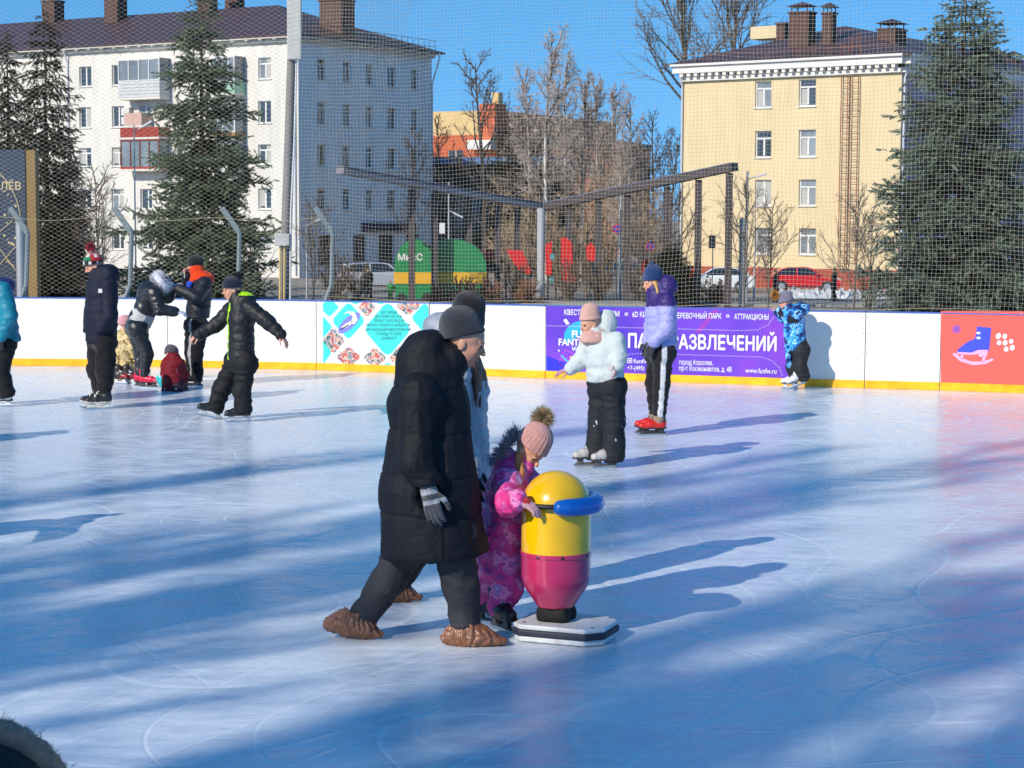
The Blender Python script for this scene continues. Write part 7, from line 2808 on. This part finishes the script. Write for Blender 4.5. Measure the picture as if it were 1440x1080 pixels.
def disc_sign(px, py, Y, label, r=.26):
    b = gp(px, Y)
    o = empty('road_sign', b, label, 'road sign')
    c = P(px, py, Y)
    mb = MB()
    mb.tube([V3(b.x, b.y + .04, b.z), V3(b.x, b.y + .04, c.z + r)], .03, 6)
    part(mb, 'pole', m_galv, o)
    mb = MB()
    mb.lathe(c, [(r, 0), (r, .01)], 24, (0, -1, 0))
    mb.lathe(c + V3(0, -.012, 0), [(r * .0 + r, 0), (r, .004)], 24, (0, -1, 0))
    part(mb, 'plate', mat('sign_red', srgb(190, 30, 40), .4), o)
    mb = MB()
    mb.lathe(c + V3(0, -.02, 0), [(r * .78, 0), (r * .78, .004)], 24, (0, -1, 0))
    part(mb, 'field', mat('sign_blue', srgb(40, 70, 180), .4), o)
    mb = MB()
    for sg in (-1, 1):
        d = V3(.7, 0, .7 * sg)
        mb.box(c + V3(0, -.027 - .002 * sg, 0), (r * .8, .002, r * .10), (d, V3(0, 1, 0), V3(-.7 * sg, 0, .7)))
    part(mb, 'cross', MATS['sign_red'], o)
    return o


disc_sign(868, 322, 103, 'round blue and red no stopping sign left of the street lamp')
disc_sign(915, 346, 101, 'round blue and red no stopping sign above the blue hat')
rs = empty('road_sign', gp(1002, 99), 'dark back of a small square road sign before the yellow block', 'road sign')
mb = MB()
mb.box(P(1001.5, 340, 99), (.17, .012, .33))
part(mb, 'plate', mat('sign_back', (.10, .10, .105), .5), rs)
mb = MB()
b = gp(1003, 99.05)
mb.tube([b, V3(b.x, b.y, P(1003, 332, 99).z)], .03, 6)
part(mb, 'pole', m_galv, rs)

# town sign
Ys = 75
st = empty('town_sign', gp(20, Ys), 'dark blue town sign slab with golden side and letters', 'sign')
m_slab = mat('slab_blue', srgb(52, 62, 78), .35, var=.25, vscale=.6, spec=.6)
m_gold = mat('slab_gold', srgb(140, 112, 62), .5, var=.12, vscale=1)
a, b = P(-140, 210, Ys), P(34.5, 210, Ys)
zb = GZ + .5
mb = MB()
mb.box(((a.x + b.x) / 2, Ys + .25, (a.z + zb) / 2), ((b.x - a.x) / 2, .25, (a.z - zb) / 2))
part(mb, 'slab', m_slab, st)
a2 = P(48.5, 211, Ys)
mb = MB()
mb.box(((b.x + a2.x) / 2 + .003, Ys + .35, (a2.z + zb) / 2), ((a2.x - b.x) / 2, .3, (a2.z - zb) / 2))
part(mb, 'side_panel', m_gold, st)
mb = MB()
for k in range(14):
    mb.box((-25.3 + k * 1.0, Ys + .2, GZ + .25 + .0), (.45, .7, .25))
part(mb, 'foot_blocks', mat('pale_blocks', (.45, .42, .37), .8), st)
m_goldtext = mat('gold_letters', srgb(214, 196, 150), .5)
o_ = P(-42, 266.5, Ys - .02)
e_ = P(29.5, 266.5, Ys - .02)
tx = text_mesh('lettering', 'КОРОЛЁВ', .42, m_goldtext, st, o_, X1, Z1, bold=.004)
co = np.empty(len(tx.data.vertices) * 3, np.float32)
tx.data.vertices.foreach_get('co', co)
co = co.reshape(-1, 3)
x0 = (o_ - st.location).x
co[:, 0] = x0 + (co[:, 0] - x0) * ((e_.x - o_.x) / (co[:, 0].max() - x0))
tx.data.vertices.foreach_set('co', co.ravel())
tx.data.update()
mb = MB()
arc = [P(-40 + 70 * math.sin(math.radians(q)), 320 - 92 * math.cos(math.radians(q)), Ys - .03) for q in range(-20, 96, 4)]
mb.tube(arc, .022, 4)
for (x0, y0, x1, y1) in ((0, 350, 22, 380), (0, 326, 18, 310), (0, 372, 24, 345), (8, 366, 20, 374)):
    mb.tube([P(x0, y0, Ys - .03), P(x1, y1, Ys - .03)], .018, 4)
rr_ = random.Random(3)
for k in range(90):
    x, y = rr_.uniform(-30, 27), rr_.uniform(240, 345)
    if ((x + 40) / 70) ** 2 + ((y - 320) / 92) ** 2 < .95:
        s = rr_.choice((.018, .025, .04))
        mb.box(P(x, y, Ys - .025), (s, .006, s))
dec = part(mb, 'star_map', m_goldtext, st)

# slatted fence and low wall left
sf = empty('slatted_fence', gp(82, 96), 'low grey wooden slat fence on a pale kerb behind the left boards', 'fence')
for k in range(6):
    mb = MB()
    y = 386 + k * 4.1
    mb.box((gp(82, 96).x, 96 - .05, P(82, y, 96).z), (1.45, .02, .055))
    part(mb, 'slat', mat('grey_wood', srgb(120, 108, 92), .85, var=.2, vscale=2, stretch=(.3, 3, 3)), sf)
for px in (46, 82, 117):
    mb = MB()
    q = gp(px, 96)
    mb.box((q.x, 96.02, (GZ + P(px, 384, 96).z) / 2), (.05, .045, (P(px, 384, 96).z - GZ) / 2))
    part(mb, 'fence_post', mat('grey_wood_dark', srgb(84, 76, 66), .85), sf)
kb = empty('low_wall', gp(170, 99), 'pale broken low concrete wall along the path behind the left boards', 'wall')
for px0, px1 in ((-20, 44), (150, 178), (200, 262), (268, 330)):
    mb = MB()
    a, b = gp(px0, 99), gp(px1, 99)
    mb.box(((a.x + b.x) / 2, 99, GZ + .35), ((b.x - a.x) / 2, .25, .42))
    part(mb, 'wall_block', mat('pale_blocks', (.45, .42, .37), .8), kb)

# green barrel kiosk
Yk = 97
kk = empty('barrel_kiosk', gp(620, Yk), 'green and yellow barrel shaped street kiosk', 'kiosk')
m_kg = mat('kiosk_green', srgb(22, 128, 70), .4, var=.12, vscale=2)
m_ky = mat('kiosk_yellow', srgb(224, 170, 22), .5, var=.1, vscale=2)
x0, x1 = P(555, 380, Yk).x, P(684, 380, Yk).x
zt, zs, zl, zb = P(620, 337, Yk).z, P(620, 383, Yk).z, P(620, 399, Yk).z, GZ + .25


def arch(xa, xb, zbase, ztop, y, depth, n=16):
    xm, rx = (xa + xb) / 2, (xb - xa) / 2
    pts = [V3(xm + rx * math.cos(PI * k / n), y, zbase + (ztop - zbase) * math.sin(PI * k / n) ** .8) for k in range(n + 1)]
    return pts, V3(0, depth, 0)


xm = P(628, 380, Yk).x
for nm, xa, xb, zz, dy in (('front_bay', x0, P(612, 380, Yk).x, zt, -.25), ('rear_bay', P(586, 380, Yk).x, x1, zt + .02, 0)):
    mb = MB()
    mb.prism(*arch(xa, xb, zs, zz, Yk + dy, 2.4))
    part(mb, nm, m_kg, kk)
    mb = MB()
    mb.box(((xa + xb) / 2, Yk + dy + 1.2 - .03, (zs + zl) / 2), ((xb - xa) / 2 + .02, 1.2, (zs - zl) / 2))
    part(mb, 'stripe', m_ky, kk)
    mb = MB()
    mb.box(((xa + xb) / 2, Yk + dy + 1.2, (zl + zb) / 2 - .002), ((xb - xa) / 2 - .05, 1.18, (zl - zb) / 2))
    part(mb, 'lower_panel', m_kg, kk)
text_mesh('lettering', 'МисС', .46, m_frame, kk, P(559, 366, Yk - .27), X1, Z1, bold=.012)
for px in (565, 600, 640, 675):
    mb = MB()
    q = gp(px, Yk)
    mb.lathe(V3(q.x, Yk - .32, GZ + .25), [(.25, 0), (.25, .16)], 16, (0, 1, 0))
    part(mb, 'wheel', m_black, kk)

# red play equipment
pe = empty('play_structure', gp(750, 103), 'red play structure with teal details behind the pale pergola column', 'play structure')
m_red = mat('play_red', srgb(206, 26, 24), .45, var=.1)
m_teal = mat('play_teal', srgb(60, 150, 160), .5)
Yr = 99


def panel(pts, nm='panel', m=m_red, dep=.12, dy=0):
    mb = MB()
    mb.prism([P(x, y, Yr + dy) for x, y in pts][::-1], (0, dep, 0))
    return part(mb, nm, m, pe)


panel([(683, 351), (701, 351), (703, 360), (700, 366), (686, 367), (682, 359)])
panel([(712, 351), (734, 352), (746, 378), (746, 385), (734, 384), (722, 370)], 'slide')
panel([(767, 344), (776, 339), (776, 386), (767, 387)])
panel([(789, 334), (797, 334), (804, 341), (806, 372), (806, 378), (795, 380), (789, 376)])
panel([(789, 380), (800, 380), (812, 394), (806, 398), (790, 396)], 'step')
panel([(824, 346), (832, 341), (838, 350), (836, 368), (825, 366)])
for y in (361, 394):
    panel([(774, y - 4), (779, y - 4), (779, y + 4), (774, y + 4)], 'bracket', m_teal, .1, -.2)
for px in (686, 712, 746, 771, 792, 806, 830):
    mb = MB()
    q = gp(px, Yr + .2)
    mb.tube([q, V3(q.x, q.y, P(px, 350, Yr).z)], .05, 6)
    part(mb, 'post', m_beam, pe)
fl = empty('flag', gp(903, 99), 'red flag with a white lower edge left of the blue hat', 'flag')
mb = MB()
pts = [P(901, 374, 99), P(907, 364, 99), P(912, 364, 99), P(911, 386, 99), P(900, 388, 99)]
mb.prism(pts, (0, .03, 0))
part(mb, 'cloth', m_red, fl)
mb = MB()
mb.prism([P(899, 388.5, 99), P(906, 387.5, 99), P(904, 397, 99), P(899, 396, 99)], (0, .03, 0))
part(mb, 'edge', m_frame, fl)
mb = MB()
q = gp(912.5, 99.05)
mb.tube([q, V3(q.x, q.y, P(912, 360, 99).z)], .025, 6)
part(mb, 'pole', m_galv, fl)


# ---- vehicles
def car(label, px, Y, heading, paint, kind='hatch', L=4.3, Wd=1.75, Hh=1.48, rough=.25):
    base = gp(px, Y)
    base.z = GZ + .02
    o = empty('parked_car', base, label, 'car')
    X = unit(heading)
    Yv = Z1.cross(X)

    def W(x, y, z): return base + X * x + Yv * y + Z1 * z
    h = Hh
    if kind == 'suv':
        body = [(-.50, .32), (-.505, .55), (-.49, .62), (-.30, .64), (.20, .63), (.44, .60), (.50, .50), (.505, .34), (.46, .20), (-.46, .20)]
        cab = [(-.485, .62), (-.44, .93), (-.38, .99), (.02, 1.0), (.10, .97), (.24, .63)]
    else:
        body = [(-.50, .36), (-.50, .58), (-.44, .64), (-.28, .64), (.18, .62), (.42, .55), (.495, .46), (.50, .32), (.46, .19), (-.46, .19)]
        cab = [(-.44, .63), (-.33, .90), (-.22, .985), (.0, 1.0), (.08, .97), (.26, .615)]
    mb = MB()
    n = len(body)
    prof = []
    for y, sx, in ((-1, .985), (-.96, 1), (.96, 1), (1, .985)):
        prof.append([W(x * L * sx, y * Wd / 2, .0 + z * h * (1 if abs(y) < 1 else (.97 if z > .4 else 1.04))) for x, z in body])
    vs = [v for r_ in prof for v in r_]
    fs = [tuple(range(n)), tuple(range(4 * n - 1, 3 * n - 1, -1))]
    for k in range(3):
        for i in range(n):
            j = (i + 1) % n
            fs.append((k * n + j, k * n + i, (k + 1) * n + i, (k + 1) * n + j))
    mb.add(vs, fs)
    pm = mat('car_paint_%d_%d_%d' % tuple(int(99 * c) for c in paint), paint, rough, var=.04, coat=.7, spec=.5)
    part(mb, 'body', pm, o, bevel=.04)
    n = len(cab)
    mb = MB()
    rows = [(-1, .80), (1, .80)]
    lo = [W(cab[0][0] * L, -Wd * .47, cab[0][1] * h), W(cab[-1][0] * L, -Wd * .47, cab[-1][1] * h)]
    sec = []
    for y in (-1, 1):
        sec.append([W(x * L, y * Wd * (.475 if z < .7 else .39), z * h) for x, z in cab])
    vs = sec[0] + sec[1]
    mb.add(vs, [tuple(range(n)), tuple(range(2 * n - 1, n - 1, -1))] + [((i + 1) % n, i, n + i, n + (i + 1) % n) for i in range(n)])
    part(mb, 'cabin', pm, o, bevel=.03)
    gm = mat('car_glass', (.012, .014, .017), .06, var=.1, spec=.9)
    cx = sum(c[0] for c in cab) / n
    cz = sum(c[1] for c in cab) / n
    for y in (-1, 1):
        inn = [(cx + (x - cx) * .86, cz + .01 + (z - cz) * .74) for x, z in cab]
        spl = cx + .0
        for lo_, hi_ in ((-9, spl - .012), (spl + .012, 9)):
            q = clip([(x, z) for x, z in inn], lo_, -9, hi_, 9)
            if len(q) < 3: continue
            mb = MB()
            ps = [W(x * L, y * (Wd * (.475 if z < .66 else .475 - (z - .66) * .26) + .012), z * h) for x, z in q]
            mb.prism(ps if y < 0 else ps[::-1], Yv * (.004 * y))
            part(mb, 'side_window', gm, o)
    for (a, b, nm) in ((cab[-2], cab[-1], 'windscreen'), (cab[0], cab[1], 'rear_window')):
        mb = MB()
        p0, p1 = (a[0] + (b[0] - a[0]) * .1, a[1] + (b[1] - a[1]) * .1), (a[0] + (b[0] - a[0]) * .88, a[1] + (b[1] - a[1]) * .88)
        off = (X if nm == 'windscreen' else -X) * .03 + Z1 * .015
        wd = lambda z: Wd * (.43 if z < .7 else .36)
        ps = [W(p0[0] * L, -wd(p0[1]), p0[1] * h) + off, W(p0[0] * L, wd(p0[1]), p0[1] * h) + off, W(p1[0] * L, wd(p1[1]), p1[1] * h) + off, W(p1[0] * L, -wd(p1[1]), p1[1] * h) + off]
        mb.prism(ps, off * .05)
        part(mb, nm, gm, o)
    for x in (-.31, .31):
        for y in (-1, 1):
            c = W(x * L, y * (Wd / 2 - .09), .32)
            mb = MB()
            mb.lathe(c - Yv * .11, [(.24, 0), (.315, .02), (.325, .06), (.325, .16), (.315, .20), (.24, .22)], 22, Yv)
            wh = part(mb, 'wheel', mat('tyre', (.02, .02, .02), .8), o, smooth=True)
            mb = MB()
            mb.lathe(c + Yv * (y * .10), [(.20, 0), (.20, .02 * y), (.05, .03 * y)], 18, Yv)
            part(mb, 'rim', mat('rim', (.5, .5, .52), .35, metal=.7), wh)
            mb = MB()
            mb.lathe(c - Yv * (.0) + Yv * (y * .085), [(.37, 0), (.37, .008 * y)], 22, Yv)
            part(mb, 'wheel_arch', m_black, o)
    for y in (-1, 1):
        mb = MB()
        mb.box(W(.475 * L, y * Wd * .36, .50 * h), (.07, .17, .065), (X, Yv, Z1))
        part(mb, 'headlight', mat('headlight', (.6, .62, .65), .15), o, bevel=.02)
        mb = MB()
        mb.box(W(-.49 * L, y * Wd * .40, .58 * h), (.05, .13, .10), (X, Yv, Z1))
        part(mb, 'tail_light', mat('tail_light', srgb(170, 16, 20), .2), o, bevel=.02)
        mb = MB()
        mb.box(W(.16 * L, y * (Wd / 2 + .08), .68 * h), (.08, .09, .06), (X, Yv, Z1))
        part(mb, 'wing_mirror', pm, o, bevel=.02)
    mb = MB()
    mb.box(W(.497 * L, 0, .30 * h), (.02, Wd * .3, .07), (X, Yv, Z1))
    mb.box(W(0, -Wd / 2 * .99, .22 * h), (L * .3, .02, .04), (X, Yv, Z1))
    part(mb, 'lower_trim', m_black, o)
    return o


car('silver estate car parked before the white block with red tail lights', 533, 111, (.96, .28, 0), srgb(176, 184, 194), 'suv', 4.5, 1.8, 1.68)
car('red hatchback parked before the yellow block', 1132, 113.5, (.99, -.10, 0), srgb(196, 22, 32), 'hatch', 4.3, 1.75, 1.48)
car('white car half hidden by the rusty bush before the yellow block', 1012, 113, (-.985, .17, 0), srgb(214, 218, 222), 'hatch', 4.3, 1.75, 1.45)

# snow left along the road
rs_ = np.random.RandomState(8)
mb = MB()
nx_, ny_ = 60, 14
A0, B0 = gp(1105, 104).x, gp(1290, 104).x
for j in range(ny_ + 1):
    for i in range(nx_ + 1):
        x = A0 + (B0 - A0) * i / nx_
        y = 104.4 + 5.4 * j / ny_
        ed = min(i, nx_ - i) / 8 * min(j, ny_ - j) / 3
        z = GZ - .03 + min(1, ed) * (.10 + .30 * abs(rs_.normal(0, .6)))
        mb.v.append((x, y, z))
        mb.c.append((1, 1, 1))
for j in range(ny_):
    for i in range(nx_):
        a = j * (nx_ + 1) + i
        mb.f.append((a, a + 1, a + nx_ + 2, a + nx_ + 1))
sno = mb.build('snow_bank', mat('dirty_snow', (.55, .56, .58), .9, var=.35, vscale=2.5, bump=.5, bscale=9), smooth=True)
tag(sno, 'dirty white snow bank along the road before the red car', 'snow', kind='stuff')


# ---- passers-by
def passer(label, px, Y, f, coat, legs=(.015, .015, .018), hat=(.02, .02, .02), s=1.0, long_coat=True, hair=None, carry=None):
    g = Fig(label, (px, 400), Y=Y, s=s, f=f, z0=GZ)
    b = gp(px, Y)
    g.base = b
    fv = g.f
    sv = fv.cross(Z1)
    H = 1.72 * s

    def Q(a, l, z): return b + fv * a * s + sv * l * s + Z1 * z * H
    g.set(hd=Q(.02, 0, .93), nk=Q(0, 0, .845), ch=Q(0, 0, .75), pv=Q(0, 0, .54), shA=Q(0, .17, .81), elA=Q(-.02, .22, .64), wrA=Q(.08, .2, .5), shB=Q(0, -.17, .81), elB=Q(-.03, -.22, .64), wrB=Q(.06, -.2, .5),
          hipA=Q(0, .09, .52), knA=Q(.08, .09, .28), anA=Q(.10, .09, .05), hipB=Q(0, -.09, .52), knB=Q(0, -.09, .28), anB=Q(-.14, -.09, .06))
    hs = [hand_prims(g.j['wrA'], (.1, 0, -1), tuple(-sv), tuple(fv), .18 * s, .5), hand_prims(g.j['wrB'], (.1, 0, -1), tuple(sv), tuple(fv), .18 * s, .5)]
    g.body(fv, H=.23 * s, h=.02, hands=hs)
    g.trousers(legs, h=.02, wr=())
    g.jacket(coat, Q(0, 0, .33 if long_coat else .48), rh=.2, rc=.185, h=.018, m=M_DULL, name='coat', hood=(Q(-.10, 0, .85), (.1, .13, .08)), wr=((.006, (9, 9, 12)),))
    beanie(g.root, g.j['hd'], g.hf, g.hu, g.H, hat, h=.014, brim=False)
    for a in 'AB':
        an = g.j['an' + a]
        sdf_obj('boot', [cap(an, an - Z1 * .03, .06 * s), cap(an - Z1 * .03, an + fv * .14 * s - Z1 * .045, .05 * s, .042 * s)], .014, M_BOOT, g.root, {0: (.02, .02, .02)})
    return g


passer('person in a long black coat and cap walking along the snow before the red car', 1175, 101, (-.8, .3, 0), (.010, .010, .012))
passer('person in a dark coat standing left of the young bare tree by the red car', 1092, 97, (-.9, .2, 0), (.014, .013, .014), hat=(.06, .04, .03))
passer('person in a black coat behind the foot of the uneven spruce', 361, 97, (.7, -.6, 0), (.013, .013, .016), hat=(.015, .015, .018))
passer('woman in a black jacket walking with the pushchair before the silver car', 518, 98, (-.5, -.8, 0), (.014, .014, .016), hat=(.05, .03, .025))
passer('small child in green and yellow walking beside the pushchair', 549, 98, (-.3, -.9, 0), srgb(30, 130, 70), legs=srgb(20, 110, 60), hat=srgb(200, 60, 50), s=.62, long_coat=False)


def pushchair(label, px, Y, f, colr):
    b = gp(px, Y)
    o = empty('pushchair', b, label, 'pushchair')
    fv = unit(f)
    sv = fv.cross(Z1)

    def W(a, l, z): return b + fv * a + sv * l + Z1 * z
    mb = MB()
    for l in (-.24, .24):
        mb.tube([W(-.55, l, 1.02), W(-.40, l, .95), W(.32, l, .18)], .014, 6)
        mb.tube([W(-.34, l, .15), W(.10, l, .55)], .014, 6)
    mb.tube([W(-.55, -.24, 1.02), W(-.55, .24, 1.02)], .016, 6)
    part(mb, 'frame', m_galv, o)
    mb = MB()
    mb.prism([W(-.28, -.2, .5), W(.12, -.2, .45), W(.34, -.2, .30), W(.36, -.2, .36), W(.14, -.2, .55), W(-.2, -.2, .62), W(-.36, -.2, .95), W(-.42, -.2, .93)], sv * .4)
    part(mb, 'seat', mat('pushchair_fabric_%d' % int(colr[0] * 99), colr, .8), o)
    mb = MB()
    pts = [W(-.30 + .34 * math.cos(a), -.21, .78 + .30 * math.sin(a)) for a in [PI * .15 + k * PI * .7 / 8 for k in range(9)]]
    mb.prism(pts, sv * .42)
    part(mb, 'hood', MATS['pushchair_fabric_%d' % int(colr[0] * 99)], o)
    for a, l in ((-.34, -.26), (-.34, .26), (.34, -.24), (.34, .24)):
        mb = MB()
        mb.lathe(W(a, l, .14) - sv * .02, [(.11, 0), (.14, .005), (.14, .035), (.11, .04)], 16, sv)
        part(mb, 'wheel', MATS['tyre'], o)
    return o


pushchair('dark pushchair left of the woman in the black jacket', 474, 99, (-.8, -.6, 0), (.03, .03, .035))
pushchair('dark pushchair with a pale blanket before the silver car', 508, 97, (-.7, -.7, 0), (.02, .02, .022))
